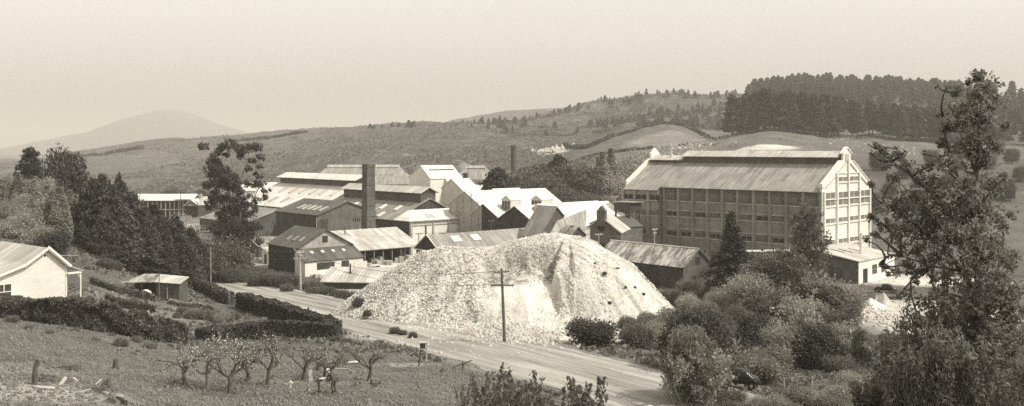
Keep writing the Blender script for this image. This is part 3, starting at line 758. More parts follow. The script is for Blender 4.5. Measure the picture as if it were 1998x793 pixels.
# --- S3: gabled building with stone gable, and its front lean-to
L = Vector((-39.5, 188))
r = bld('workshop', L.x, L.y, 'dull roofed workshop with a stone gable, small gable window and a white fronted lean-to', z=-24.5)
gable(r, 4, 16, [(0, 4.9), (6.3, 8.2), (12.4, 4.9)], 'brick_light', 'dark_iron_y', 'y', over=.5); MB().box(-.06, 0, 4.1, 15.9, -1, 4.85).build('side_boarding', 'timber_dark', r); MB().box(-.06, 0, .1, 3.9, -1, 2.6).build('lean_to_side', 'timber', r)
slope_boxes(r, None, 'skylight', 'iron_y', [(6.3, 8.2), (0, 4.9)], 0, [(6, .5), (8.5, .5), (11, .5)], 'y', (.7, 1.6))
gable(r, -.5, 12.6, [(0, 2.6), (4.0, 4.6)], 'white_wall', 'dark_iron', 'x', over=.3, wall_name='lean_to_wall', roof_name='lean_to_roof')
slope_boxes(r, None, 'lean_to_skylight', 'white_wall', [(4.0, 4.6), (0, 2.6)], 0, [(2.0, .3), (4.4, .3), (6.8, .3), (9.2, .3)], 'x', (.6, .7))
window(r, 'y-', 5.6, 6.8, 5.7, 7.0, 4, 2, 2, 'timber', 'glass')
window(r, 'y-', 2.1, 6.0, .9, 2.2, 0, 6, 2, 'timber', 'glass')
door(r, 'y-', 7.6, 9.3, -.3, 2.2, 0, 'timber_dark')
MB().box(9.6, 12.5, -1.6, -1.5, -.3, 2.0).build('side_screen', 'white_wall', r)
# --- S4: little white shed
r = bld('white_shed', -52.1, 208, 'small white sided shed with a lean roof by the trees', z=-24.6)
gable(r, 0, 3.6, [(0, 2.4), (2.8, 3.1)], 'white_wall', 'light_iron', 'x', over=.2)
door(r, 'x-', .7, 1.6, -.2, 1.9, 0, 'timber_dark')
r = bld('brick_outbuilding', (505 - CX) / F * 222, 222, 'small dull outbuilding half hidden under the gum tree')
gable(r, 0, 9, [(0, 2.6), (4, 4)], 'timber', 'iron', 'x'); door(r, 'y-', 2, 3.4, -.2, 2.1, 0)
r = bld('lean_shed', (540 - CX) / F * 214, 214, 'narrow boarded shed between the workshop and the panelled wall')
gable(r, 0, 4, [(0, 3.2), (4, 4)], 'timber', 'light_iron', 'x')

# --- S5: low shed by the road
r = bld('roadside_shed', -29.8, 153, 'low dark walled shed with pale upper and lower roofs beside the roadside bank', -.12, z=-23.9)
gable(r, 0, 13, [(0, 2.9), (5.6, 4.5), (8.5, 3.4)], 'timber_dark', 'light_iron', 'x', over=.4)
gable(r, -.6, 8, [(-1.6, 1.35), (-.05, 1.7)], 'timber_dark', 'light_iron', 'x', over=.2, wall_name='lower_wall', roof_name='lower_roof')
MB().tube((3.6, 3.1, 3.6), (3.6, 3.1, 5.5), .13).tube((3.6, 3.1, 3.6), (3.6, 3.1, 4.2), .22).build('stove_pipe', 'metal_dark', r)
# --- S6: long shed behind the heap
r = bld('long_shed', -16.4 + .659 * 3.9, 190 - .752 * 3.9, 'long dull roofed shed with two glazed skylights rising behind the lime heap')
gable(r, 0, 28.8, [(0, 5.3), (3.9, 8.0), (7.8, 5.3)], 'timber_dark', 'iron', 'x', over=.3)
slope_boxes(r, None, 'skylight', 'white_wall', [(3.9, 8.0), (0, 5.3)], 0, [(4.6, .22), (9.6, .22)], 'x', (2.1, 1.7), frames=3)
MB().box(-.36, -.26, -.2, 8.0, 5.0, 5.2).build('barge_tie', 'trim_white', r)
q = MB(); q.tube((-.42, -.35, 5.2), (-.42, 3.9, 8.2), .1, n=6); q.tube((-.42, 8.15, 5.2), (-.42, 3.9, 8.2), .1, n=6); q.build('barge_board', 'trim_white', r)
# --- S7: steep tall roof, S8: little rusted one
r = bld('steep_roofed_building', 9.05 - .752 * 4.9, 200 - .659 * 4.9, 'tall narrow building with a steep dull roof just behind the heap summit')
gable(r, 0, 5.2, [(0, 7.0), (4.9, 13.0), (7.1, 11.0)], 'timber', 'iron_y', 'y', over=.3)
window(r, 'y-', 1.0, 2.1, 7.0, 8.0, 0, 2, 1, 'trim_white', 'glass')
r = bld('rusty_roofed_shed', (1111 - CX) / F * 196, 196, 'small shed with a rust streaked roof beside the steep roofed building')
gable(r, 0, 7.2, [(0, 7.2), (2.3, 9.2), (4.6, 7.3)], 'timber_dark', 'rust_iron_y', 'y', over=.3)

# --- white roofed cluster
r = bld('tall_white_building', -26.1 + .659 * 4.5, 279 - .752 * 4.5, 'tallest white walled and white roofed building in the middle of the works')
gable(r, 0, 11.3, [(0, 16.4), (4.5, 20.0), (10.6, 16.5)], 'white_wall', 'white_roof', 'x', over=.15)
MB().box(1.6, 10.4, 2.6, 2.9, 18.75, 19.0).build('roof_slot', 'dark', r)
gable(r, 5.2, 11.3, [(-4.6, 13.0), (.0, 16.5)], 'white_wall', 'white_roof', 'x', over=.15, wall_name='lower_wall', roof_name='lower_roof')
r = bld('white_gabled_hall', -15.7 + .659 * 11.3, 253 - .752 * 11.3, 'white roofed hall with one long slope running down from the tallest building')
gable(r, 0, 5.5, [(0, 10.4), (11.3, 17.0), (15.5, 14.5)], 'cream_wall', 'white_roof', 'x', over=.2)
slope_boxes(r, None, 'roof_hatch', 'cream_wall', [(11.3, 17.0), (0, 10.4)], 0, [(2.5, .62)], 'x', (1.0, 2.6))
r = bld('panelled_gable_hall', -11.2 + .659 * 6.2, 232.1 - .752 * 6.2, 'hall with a grey panelled gable wall and white roof')
gable(r, 0, 26, [(0, 11.3), (6.2, 14.7), (12.4, 11.6)], 'concrete', 'white_roof', 'x', over=.2)
for y0 in (1.1, 3.6, 6.6, 9.2):
    zt = 11.4 + (3.0 if 3 < y0 + 1.2 < 9 else 1.2)
    q = MB(); q.box(-.16, 0, y0, y0 + .22, 2, zt); q.build('pilaster', 'concrete', r)
MB().box(-.13, 0, .6, 11.8, 9.6, 9.8).build('string_course', 'concrete', r)
r = bld('sawtooth_hall', .7 + .659 * 5.45, 218.6 - .752 * 5.45, 'pair of dark gabled bays under white roofs, forming a zigzag roofline')
gable(r, 0, 30, [(0, 9.1), (5.45, 12.0), (10.9, 9.1)], 'timber_dark', 'white_roof', 'x', over=.3, wall_name='near_bay_wall', roof_name='near_bay_roof')
gable(r, 0, 24, [(11.1, 9.1), (16.5, 12.0), (22.0, 9.1)], 'timber_dark', 'white_roof', 'x', over=.3, wall_name='far_bay_wall', roof_name='far_bay_roof')
slope_boxes(r, None, 'roof_hatch', 'iron', [(16.5, 12.0), (11.1, 9.1)], 0, [(3.5, .35)], 'x', (1.2, 1.2))
slope_boxes(r, None, 'roof_hatch', 'iron', [(5.45, 12.0), (0, 9.1)], 0, [(6.5, .1)], 'x', (1.6, 1.2))
gable(r, -7, -.05, [(-3, 4.0), (8, 5.6), (24, 5.0)], 'timber_dark', 'dark_iron', 'x', over=.2, wall_name='annex_wall', roof_name='annex_roof')
r = bld('white_ridge_hall', 1.8 + .659 * 5.1, 256 - .752 * 5.1, 'far white roofed hall below the trees with a stepped ridge')
gable(r, -9, 0, [(0, 11.7), (5.1, 14.5), (10, 11.8)], 'cream_wall', 'white_roof', 'x', over=.2)
r = bld('white_roofed_hall', (925 - CX) / F * 268 + .659 * 13, 268 - .752 * 13, 'white roofed hall whose level ridge starts at the foot of the steam flue')
gable(r, -2, 11, [(0, 9.6), (13, 14.8), (16, 13)], 'cream_wall', 'white_roof', 'x', over=.2)
def lantern(px, Y, z, U, V, H_, R_, label, **k):
    x = (px - CX) / F * Y
    r = bld('roof_lantern', x, Y, label, z=z, **k)
    gable(r, 0, U, [(0, H_), (V / 2, R_), (V, H_)], 'cream_wall', 'white_roof', 'x', over=.12, base=-3, eo=.12)
    q = MB()
    for k_ in range(3): q.box(-.06, 0, .35 + k_ * V / 3.2, .35 + V / 4.2 + k_ * V / 3.2, -1, H_ - .2)
    q.build('louvre', 'timber', r); return r
lantern(996.5, 226, -15.3, 3.2, 3.2, 3.2, 4.2, 'white boxy roof lantern standing between the two zigzag roof bays')
lantern(1057, 226, -14.7, 3.6, 3.6, 2.7, 3.6, 'white gabled roof lantern above the steep roofed building')
r = bld('low_white_hall', 20.4, 216, 'broad low white roof running from the roof lantern to the bellcote gable')
gable(r, -9, 10.5, [(0, 6.5), (12, 12.4), (18, 9)], 'cream_wall', 'white_roof', 'x', over=.2)
gable(r, 10.7, 17, [(4, 7.5), (12, 10.8), (18, 8)], 'cream_wall', 'white_roof', 'x', over=.2, wall_name='lower_wall', roof_name='lower_roof')
# corrugated roof slope in shade
r = bld('grey_sloped_shed', (1139 - CX) / F * 200, 200, 'shed with one grey corrugated slope leaning against the broad white roof')
gable(r, 0, 1.6, [(0, 8.3), (7.5, 9.2)], 'cream_wall', 'light_iron_y', 'y', over=.1, base=-1)
q = MB(); q.slab([(-6.5, 4.0, 7.2), (0.2, -.3, 8.0), (1.3, .4, 12.4), (-6.0, 5, 9.3)], .12); q.build('slope', 'light_iron', r)
# --- brick building with a bellcote gable
Y = 205; xm = (1170 - CX) / F * Y
r = bld('bellcote_building', xm - .752 * 0 - 3.9, Y - 3.2, 'dark brick building with a little tower on its gable and a round window', -.28 + 0)
gable(r, 0, 12, [(0, 7.6), (4.0, 10.6), (8.0, 7.6)], 'brick', 'light_iron_y', 'y', over=.0, base=-1)
q = MB(); q.slab([(-.3, -.4, 7.75), (-.3, .1, 7.75), (3.1, .1, 10.4), (3.1, -.4, 10.4)][::-1], .25); q.slab([(4.9, -.4, 10.4), (4.9, .1, 10.4), (8.3, .1, 7.75), (8.3, -.4, 7.75)][::-1], .25)
q.build('parapet', 'concrete', r)
MB().box(3.1, 4.9, -.3, 1.6, 9.0, 12.0).prism([(3.0, 12.0), (4.0, 13.2), (5.0, 12.0)], -.4, 1.7, 'y').build('bellcote', 'brick', r)
rw = MB(); rw.tube((4.0, -.06, 8.6), (4.0, .02, 8.6), .75, n=16); rw.build('round_window', 'dark', r)
for x0 in (1.0, 3.3, 5.6): window(r, 'y-', x0, x0 + 1.4, 3.3, 5.6, 0, 2, 3, 'timber', 'glass')
r = bld('curved_roof_store', (1150 - CX) / F * 198, 198, 'low store with a pale rounded roof in front of the dark brick gable')
pr = [(0, 4.6), (.8, 5.6), (2.2, 6.2), (3.8, 6.3)]
gable(r, 0, 8, pr, 'timber_dark', 'light_iron', 'x', over=.1)
r = bld('dark_link_building', (1200 - CX) / F * 212, 212, 'dull building linking the bellcote gable with the tall concrete building')
gable(r, 0, 9, [(0, 7.6), (4, 9.6), (8, 8)], 'brick', 'dark_iron', 'x', over=.2)

# --- far sheds beyond
def far_hall(name, px0, px1, Y, zb, eave, ridge, depth, wall, roof, label, ang=.05, hip=0):
    x0 = (px0 - CX) / F * Y; L_ = (px1 - px0) / F * Y
    r = bld(name, x0, Y, label, ang, z=zb)
    if hip:
        mb = MB(); d = depth; e = eave + .1; rr = ridge
        mb.slab([(-.4, -.4, e), (L_ + .4, -.4, e), (L_ - hip, d / 2, rr), (hip, d / 2, rr)], .15)
        mb.slab([(L_ + .4, d + .4, e), (-.4, d + .4, e), (hip, d / 2, rr), (L_ - hip, d / 2, rr)], .15)
        mb.slab([(-.4, d + .4, e), (-.4, -.4, e), (hip, d / 2, rr)], .15); mb.slab([(L_ + .4, -.4, e), (L_ + .4, d + .4, e), (L_ - hip, d / 2, rr)], .15)
        mb.build('roof', roof, r); MB().box(0, L_, 0, d, -2, eave).build('wall', wall, r)
        MB().box(hip, L_ - hip, d / 2 - 1.5, d / 2 + 1.5, rr - .4, rr + .5).build('ridge_cap', 'white_roof', r)
    else:
        gable(r, 0, L_, [(0, eave), (depth / 2, ridge), (depth, eave)], wall, roof, 'x', over=.4)
    return r, L_
r, L_ = far_hall('far_hall', 600, 800, 338, -25, 12.5, 18.6, 26, 'white_wall', 'iron', 'long far hall with a grey roof, pale ridge and white walls', .03, 5)
q = MB()
for k in range(8): MB().box(L_ - 3 - k * 3.2, L_ - 2.8 - k * 3.2, -.1, 0, 7, 12.3).build('pilaster', 'trim_grey', r)
r, L_ = far_hall('far_hipped_hall', 880, 975, 345, -25, 12.8, 18.2, 20, 'white_wall', 'iron', 'far white walled hall with a hipped grey roof beyond the steam flue', .03, 5)
q = MB()
for k in range(5): MB().box(2 + k * 3.6, 2.3 + k * 3.6, -.1, 0, 5, 12.6).build('pilaster', 'trim_grey', r)
far_hall('low_dark_shed', 906, 962, 300, -25, 13.2, 15.2, 8, 'timber_dark', 'dark_iron', 'low dark roofed shed below the far hipped hall', .03)
far_hall('white_low_shed', 468, 560, 345, -25, 10.0, 12.6, 12, 'white_wall', 'white_roof', 'long white roofed shed seen through the gum tree', .03)
far_hall('white_lean_shed', 498, 540, 318, -25, 9.6, 11.2, 9, 'cream_wall', 'white_roof', 'small white roofed shed just left of the great pale roof', .03)
# left yard: open white sheds on posts
r = bld('open_drying_shed', (262 - CX) / F * 345, 345, 'long low white roofed open shed on many posts beyond the dark conifers', .02, z=-25)
gable(r, 0, 19, [(0, 6.5), (5, 8.5), (10, 6.5)], 'timber_dark', 'white_roof', 'x', over=.4, walls=False)
gable(r, 15, 21, [(-1, 7.0), (3, 8.6), (7, 7.0)], 'timber_dark', 'white_roof', 'x', over=.4, walls=False, roof_name='porch_roof')
MB().box(0, 19, 7, 9.8, -1, 6.4).build('wall', 'panel_wall', r)
for k in range(13): MB().box(k * 1.55, .22 + k * 1.55, 0, .22, -.5, 6.5).build('post', 'wood_pale', r)
MB().box(0, 19, -.05, .05, 3.2, 3.5).build('rail', 'wood_pale', r)
r = bld('truss_roof_shed', (360 - CX) / F * 332, 332, 'pale shed with open roof trusses in its gable end', .02, z=-25)
gable(r, 0, 8, [(0, 5.6), (2.2, 7.4), (4.4, 5.6)], 'timber_dark', 'white_roof', 'y', walls=False, over=.3)
q = MB()
for a, b in (((0, 5.6), (4.4, 5.6)), ((0, 5.6), (2.2, 7.3)), ((4.4, 5.6), (2.2, 7.3)), ((2.2, 5.6), (2.2, 7.3)), ((1.1, 6.4), (2.2, 5.6)), ((3.3, 6.4), (2.2, 5.6))): q.tube((a[0], -.1, a[1]), (b[0], -.1, b[1]), .09, n=5)
q.build('truss', 'wood_pale', r)
MB().box(.1, 4.3, .6, 7.9, -1, 5.5).build('wall', 'timber_dark', r)
r = bld('small_stone_store', (386 - CX) / F * 330, 330, 'grey roofed store with a stepped gable beside the open white shed', .02, z=-25)
gable(r, 0, 7.5, [(0, 5.8), (3.5, 8.4), (7, 5.8)], 'brick', 'light_iron', 'x', over=0)
MB().box(-.4, .3, 2.8, 4.2, 7.4, 9.4).build('gable_stack', 'brick_light', r)
# faraway house at the left
r = bld('distant_house', (80 - CX) / F * 420, 420, 'far white house with a tall chimney seen between the two dark pines', .1, z=-26.5)
gable(r, 0, 9, [(0, 12.5), (4, 15), (8, 12.5)], 'white_wall', 'light_iron', 'x', over=.3); MB().box(7, 8.2, 3.4, 4.6, 14, 20).build('chimney', 'brick', r)

# --- S9: the rust streaked shed right of the heap
r = bld('boarded_shed', 29.2, 166, 'dark boarded shed with a streaky rusted roof and small gable window right of the heap', z=-24.3)
gable(r, 0, 20, [(0, 4.0), (3.8, 6.8), (7.6, 4.0)], 'timber', 'rust_iron_y', 'y', over=.35)
MB().box(-.06, 0, .1, 19.9, -.5, 3.9).build('side_boarding', 'timber_dark', r)
window(r, 'y-', 3.3, 4.5, 4.2, 5.5, 0, 2, 2, 'timber_dark', 'glass'); door(r, 'y-', 2.4, 3.4, 0, 2.3, 0, 'dark')
q = MB(); q.tube((-.3, -.4, 4.1), (3.8, -.4, 7.1), .1, n=6); q.tube((7.9, -.4, 4.1), (3.8, -.4, 7.1), .1, n=6); q.build('barge_board', 'wood', r)
q = MB(); q.tube((3.8, -.4, 7.0), (3.8, 20.4, 7.0), .12, n=6); q.build('ridge_cap', 'white_roof', r)

# ---------------------------------------------------------------- the tall concrete building
BA = math.atan2(.723, .69)
GZ = -26.0
r = bld('tall_concrete_building', 63.8, 200, 'huge tall concrete building with a pilastered front, rows of windows and a sunlit gable end', BA, z=GZ)
W_, L_ = 22.8, 50.2
EH = 17.3; SL = .56; CH = 9.0; MH = EH + CH * SL     # shoulder height where the ridge vent starts
mw = W_ / 2 - CH                                       # half width of vent
prof = [(0, EH), (CH, MH), (W_ - CH, MH), (W_, EH)]
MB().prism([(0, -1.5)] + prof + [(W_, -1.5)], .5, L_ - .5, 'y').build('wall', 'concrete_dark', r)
roof = gable(r, .5, L_ - 10.5, [(0, EH), (CH, MH)], 'concrete', 'hall_roof_y', 'y', walls=False, over=0, eo=.9, th=.12)
gable(r, .5, L_ - .5, [(W_ - CH, MH), (W_, EH)], 'concrete', 'hall_roof_y', 'y', walls=False, over=0, eo=.6, th=.12, roof_name='rear_roof')
gable(r, L_ - 10.5, L_ - .5, [(-1.6, EH - 1.6 * SL), (CH, MH)], 'concrete', 'hall_roof_y', 'y', walls=False, over=0, eo=.5, th=.12, roof_name='lower_roof')
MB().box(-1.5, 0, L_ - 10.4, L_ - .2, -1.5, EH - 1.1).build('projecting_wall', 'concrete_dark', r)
# ridge vent: dark boarded walls, pale roof
mz = MH + 1.75
MB().box(CH + .2, W_ - CH - .2, 1.0, 40, MH - .2, mz).build('ridge_vent_wall', 'timber', r)
gable(r, 1.0, 40, [(CH - .3, mz), (W_ / 2, mz + 1.2), (W_ - CH + .3, mz)], 'timber', 'light_iron_y', 'y', walls=False, over=.15, roof_name='ridge_vent_roof')
MB().box(CH + .2, W_ - CH - .2, 40.2, L_ - .8, MH - .2, mz - .9).build('low_vent_wall', 'timber', r)
gable(r, 40.2, L_ - .8, [(CH - .3, mz - .9), (W_ / 2, mz + .1), (W_ - CH + .3, mz - .9)], 'timber', 'light_iron_y', 'y', walls=False, over=.1, roof_name='low_vent_roof')
MB().tube((CH + 1, 44, mz - .6), (CH + 1, 44, mz + 2.4), .25).build('vent_pipe', 'light_iron', r)
# gabled end parapets
def parapet(y0, y1, nm):
    q = MB(); up = .9
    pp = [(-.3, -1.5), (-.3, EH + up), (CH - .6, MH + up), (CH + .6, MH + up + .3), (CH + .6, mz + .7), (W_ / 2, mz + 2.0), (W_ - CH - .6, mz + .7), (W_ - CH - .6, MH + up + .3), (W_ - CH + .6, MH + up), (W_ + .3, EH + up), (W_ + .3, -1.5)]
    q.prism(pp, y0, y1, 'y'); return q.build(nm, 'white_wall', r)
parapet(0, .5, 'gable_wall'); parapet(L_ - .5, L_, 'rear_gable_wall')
q = MB(); up = .9
for a, b in (((-.5, EH + up), (CH - .6, MH + up)), ((W_ - CH + .6, MH + up), (W_ + .5, EH + up))):
    pts = [(a[0], -.15, a[1] + .22), (b[0], -.15, b[1] + .22), (b[0], .65, b[1] + .22), (a[0], .65, a[1] + .22)]; q.slab(pts, .2)
q.box(-.55, .5, -.2, .75, EH + .6, EH + 1.4); q.box(W_ - .5, W_ + .55, -.2, .75, EH + .6, EH + 1.4)
q.slab([(CH + .2, -.2, mz + .85), (W_ / 2, -.2, mz + 2.3), (W_ / 2, .7, mz + 2.3), (CH + .2, .7, mz + .85)], .2)
q.slab([(W_ / 2, -.2, mz + 2.3), (W_ - CH - .2, -.2, mz + .85), (W_ - CH - .2, .7, mz + .85), (W_ / 2, .7, mz + 2.3)], .2)
q.build('coping', 'white_wall', r)
# front: pilasters, bands, windows
NB = 13; bw_ = L_ / NB
rows_ = [(14.0, 16.9, 2), (10.4, 11.5, 1), (5.9, 7.3, 1), (1.8, 3.1, 1)]
q = MB()
for k in range(11):
    y = .3 + k * bw_ if k else .35
    MB().box(-.45, 0, y - .3, y + .3, -1.4, EH - .2).build('pilaster', 'concrete_mid', r)
for k in (11, 12, 13):
    y = k * bw_ - (.4 if k == 13 else 0); MB().box(-1.95, -1.5, y - .3, y + .3, -1.4, EH - 1.3).build('pilaster', 'concrete_mid', r)
q = None
q = MB()
for z in (13.75, 10.15, 5.6, 1.5): q.box(-.16, 0, .6, L_ - 10.6, z, z + .2); q.box(-1.66, -1.5, L_ - 10.3, L_ - .6, z, z + .2)
for z in (17.0, 11.65, 7.45): q.box(-.22, 0, .6, L_ - 10.6, z, z + .18)
q.build('sill_band', 'concrete', r)
opened = {(0, 1), (2, 0), (1, 0), (3, 5), (3, 8), (2, 9), (1, 9), (1, 7), (1, 5), (2, 8), (2, 6), (1, 3), (2, 2), (2, 4)}
wn = {}
def put_window(rows, z0, z1, face, a0, a1, p0, dark):
    key = (rows, face, dark)
    if key not in wn:
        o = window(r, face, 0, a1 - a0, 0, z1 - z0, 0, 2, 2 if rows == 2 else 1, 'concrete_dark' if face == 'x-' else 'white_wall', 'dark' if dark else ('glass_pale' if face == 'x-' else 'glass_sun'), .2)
        wn[key] = (o, o.children[0] if len(o.children) else None); w = o
        wn[key] = (o, [c for c in COL.objects if c.parent == o])
    else:
        s, subs = wn[key]; w = s.copy(); COL.objects.link(w)
        for c in subs:
            d_ = c.copy(); COL.objects.link(d_); d_.parent = w
    w.location = (p0, a0, z0) if face == 'x-' else (a0, p0, z0)
    return w
for k in range(NB):
    proj = k >= 10; p0 = -1.5 if proj else 0
    a0 = k * bw_ + .55; a1 = (k + 1) * bw_ - .35 + .0
    for ri, (z0, z1, n_) in enumerate(rows_):
        if proj and ri == 0: z0, z1, n_ = 13.5, 15.2, 1
        if n_ == 2: put_window(2, z0, z1, 'x-', a0, a0 + bw_ - .8, p0, False)
        else: put_window(1 if not (proj and ri == 0) else 3, z0, z1, 'x-', a0, a0 + bw_ - .8, p0, (ri, k) in opened or (proj and ri == 0))
# sunlit end: pilasters, sills, windows, blind gable panels
xs_ = [.1, 6.0, 11.4, 16.8, 22.2]
q = MB()
for i, x in enumerate(xs_):
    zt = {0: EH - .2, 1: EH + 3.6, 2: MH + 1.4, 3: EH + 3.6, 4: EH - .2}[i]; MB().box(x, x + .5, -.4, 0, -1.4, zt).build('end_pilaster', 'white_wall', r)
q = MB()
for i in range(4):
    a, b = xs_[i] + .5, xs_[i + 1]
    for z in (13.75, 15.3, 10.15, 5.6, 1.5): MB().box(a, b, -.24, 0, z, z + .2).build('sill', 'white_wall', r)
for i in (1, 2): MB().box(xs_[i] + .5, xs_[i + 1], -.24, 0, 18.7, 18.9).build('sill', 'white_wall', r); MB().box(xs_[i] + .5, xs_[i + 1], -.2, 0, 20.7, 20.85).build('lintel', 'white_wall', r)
for i in range(4):
    a, b = xs_[i] + .9, xs_[i + 1] - .4
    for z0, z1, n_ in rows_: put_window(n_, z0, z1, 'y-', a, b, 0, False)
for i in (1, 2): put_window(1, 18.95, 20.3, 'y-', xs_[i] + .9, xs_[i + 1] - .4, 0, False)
q = MB()
def bar(a, b): q.slab([(a[0], -.2, a[1]), (b[0], -.2, b[1]), (b[0], 0, b[1]), (a[0], 0, a[1])], .16)
bar((12.2, 23.2), (16.2, 21.0)); bar((17.6, 20.2), (21.8, 17.9)); bar((6.9, 21.0), (10.9, 23.2)); bar((1.1, 17.9), (5.6, 20.2))
q.build('gable_moulding', 'concrete', r)
q = MB(); q.box(W_ / 2 - .9, W_ / 2 + .9, -.12, 0, MH + .9, mz + .7); q.build('pediment_panel', 'concrete', r)
MB().box(-1.2, -.3, .5, L_ - 11, -.4, .2).build('plinth', 'concrete', r)

# water tank on a timber stand at its left end
x, y = (1226 - CX) / F * 222, 222
r = bld('tank_stand', x, y, 'dark iron tank standing on a braced timber frame against the tall building', BA, 'tank', -25)
MB().box(-2.2, 2.2, -2.0, 2.4, 10.8, 12.6).build('tank', 'metal_dark', r)
for a in (-1.9, 1.9):
    for b in (-1.7, 2.1): MB().box(a - .15, a + .15, b - .15, b + .15, -1, 10.8).build('leg', 'timber_dark', r)
q = MB()
for z in (2.5, 6.5, 10.4): q.box(-2.1, 2.1, -1.8, -1.6, z, z + .2); q.box(-2.1, 2.1, 2.0, 2.2, z, z + .2)
for z in (2.6, 6.6): q.tube((-1.9, -1.8, z), (1.9, -1.8, z + 3.8), .09, n=5); q.tube((-1.9, 1.6, z), (-1.9, -1.6, z + 3.8), .09, n=5)
q.build('brace', 'timber_dark', r)
q = MB(); q.slab([(-2.6, -2.6, 12.9), (2.6, -2.6, 12.9), (2.6, 2.8, 12.9), (-2.6, 2.8, 12.9)], .15); q.build('tank_cover', 'iron', r)

# annex at the foot of the sunlit end, and the yard in front
r = bld('garage_annex', 67.2, 189, 'low annex with a lean roof at the foot of the sunlit gable', BA, z=-26)
gable(r, 0, 17.2, [(0, 4.0), (10.0, 5.7)], 'panel_wall', 'light_iron', 'x', over=.35, base=-1)
MB().box(.02, 17.1, -.08, 0, -.8, 3.9).build('front_wall', 'white_wall', r)
MB().box(-.08, 0, .1, 9.9, -.8, 3.95).build('side_wall', 'timber', r)
door(r, 'y-', 2.0, 4.0, -.4, 2.4, -.08, 'dark'); window(r, 'y-', 6.2, 8.4, 1.0, 2.9, -.08, 3, 2, 'trim_grey', 'glass')
window(r, 'y-', 10.5, 12.5, 1.0, 2.9, -.08, 3, 2, 'trim_grey', 'glass')
door(r, 'x-', 3.2, 6.4, -.6, 2.6, -.08, 'timber_dark', 'side_door')
slope_boxes(r, None, 'skylight', 'dark', [(10, 5.7), (0, 4.0)], 0, [(4.5, .2), (7, .25), (10.5, .3)], 'x', (.35, 3.0), .05)
MB().tube((8.4, 3.2, 4.3), (8.4, 3.2, 8.6), .28).box(8.05, 8.75, 2.85, 3.55, 8.6, 8.9).build('flue', 'white_wall', r)
# retaining ledge seen below the tall front
x, y = (1447 - CX) / F * 186, 186
r = bld('retaining_wall', x, y, 'pale topped retaining wall running below the tall concrete front', .12, 'wall', -25)
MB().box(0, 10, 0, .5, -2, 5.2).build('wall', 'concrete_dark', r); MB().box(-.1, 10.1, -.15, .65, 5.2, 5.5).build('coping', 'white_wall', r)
# ---------------------------------------------------------------- foliage generators
def leaf_quads(Pn, s, r, asp=1.0, up=0.0):
    n = len(Pn); s = np.asarray(s) if np.ndim(s) else np.full(n, s)
    a = r.normal(size=(n, 3)); a[:, 2] += up; a /= np.linalg.norm(a, axis=1)[:, None]
    b = r.normal(size=(n, 3)); b -= (a * b).sum(1)[:, None] * a; b /= np.linalg.norm(b, axis=1)[:, None]
    a = a * (s * .5 * asp)[:, None]; b = b * (s * .5)[:, None]
    V = np.stack([Pn - a, Pn - a * .1 + b, Pn + a, Pn + a * .1 - b], 1).reshape(-1, 3)
    return V, np.arange(4 * n).reshape(n, 4)
def leaf_mesh(name, Pn, s, seed, mat, asp=1.0, up=0.0):
    V, Q = leaf_quads(np.asarray(Pn, float), s, np.random.default_rng(seed), asp, up)
    return mesh_np(name, V, Q, mat)
def lobes_pts(lobes, n, r, shell=.55, gap=.0, flat=.8):
    """points spread in the outer part of each ball (x,y,z,radius)"""
    L = np.array(lobes, float); wgt = L[:, 3] ** 2; k = r.choice(len(L), n, p=wgt / wgt.sum())
    d = r.normal(size=(n, 3)); d /= np.linalg.norm(d, axis=1)[:, None]
    rad = L[k, 3] * (shell + (1.08 - shell) * r.random(n) ** .6); d[:, 2] *= flat
    d *= (.75 + .55 * vnoise(d[:, 0] * 2.3 + k * 1.7, d[:, 1] * 2.3 + d[:, 2] * 1.9 + k, 13))[:, None]
    p = L[k, :3] + d * rad[:, None] + r.normal(0, .13, (n, 3)) * L[k, 3][:, None]
    if gap: 
        q = vnoise(p[:, 0] * 1.1 / gap + p[:, 2] * .7 / gap, p[:, 1] * 1.1 / gap - p[:, 2] * .8 / gap, 5); p = p[q > .38]
    return p
def limb(mb, a, b, r0, r1, rng, bend=.12, k=5, n=5):
    a = np.array(a, float); b = np.array(b, float); L = np.linalg.norm(b - a); pts = []; off = rng.normal(size=3) * L * bend
    for i in range(k + 1):
        t = i / k; pts.append(a + (b - a) * t + off * math.sin(math.pi * t) + rng.normal(size=3) * L * .015 * (0 < i < k))
    mb.path(pts, [r0 + (r1 - r0) * i / k for i in range(k + 1)], n); return pts
def proto_broad(seed, H, R, base, nleaf, ls, mat, bark='bark', nl=14, gap=.0, asp=1.2, top=1.0):
    r = np.random.default_rng(seed); lob = []
    for i in range(nl):
        z = base + (H - base) * (.12 + .76 * (i + .5) / nl) ; t = (z - base) / (H - base)
        rr = R * math.sqrt(max(.05, 1 - (2 * t - .85) ** 2 * .75)) * .72 * (1 - .35 * t * (1 - top)); a = i * 2.4 + r.random() * .9
        q = rr * (.45 + .55 * r.random()); s = R * (.30 + .24 * r.random())
        lob.append((q * math.cos(a), q * math.sin(a), z, s))
    lob.append((0, 0, H - R * .35, R * .36))
    mb = MB(); trunk = limb(mb, (0, 0, -.8), (0, 0, base + (H - base) * .45), R * .075 + .05, R * .04 + .02, r, .03)
    for l in lob:
        j = min(len(trunk) - 1, 2 + int(r.integers(0, 4))); limb(mb, trunk[j], (l[0] * .9, l[1] * .9, l[2]), R * .028 + .015, .02, r, .1, 4, 4)
    pts = lobes_pts(lob, nleaf, r, .5, gap); pts = pts[pts[:, 2] > .05]
    return mb.mesh('trunk', bark), leaf_mesh('crown', pts, ls * (.6 + .8 * r.random(len(pts))), seed + 1, mat, asp)
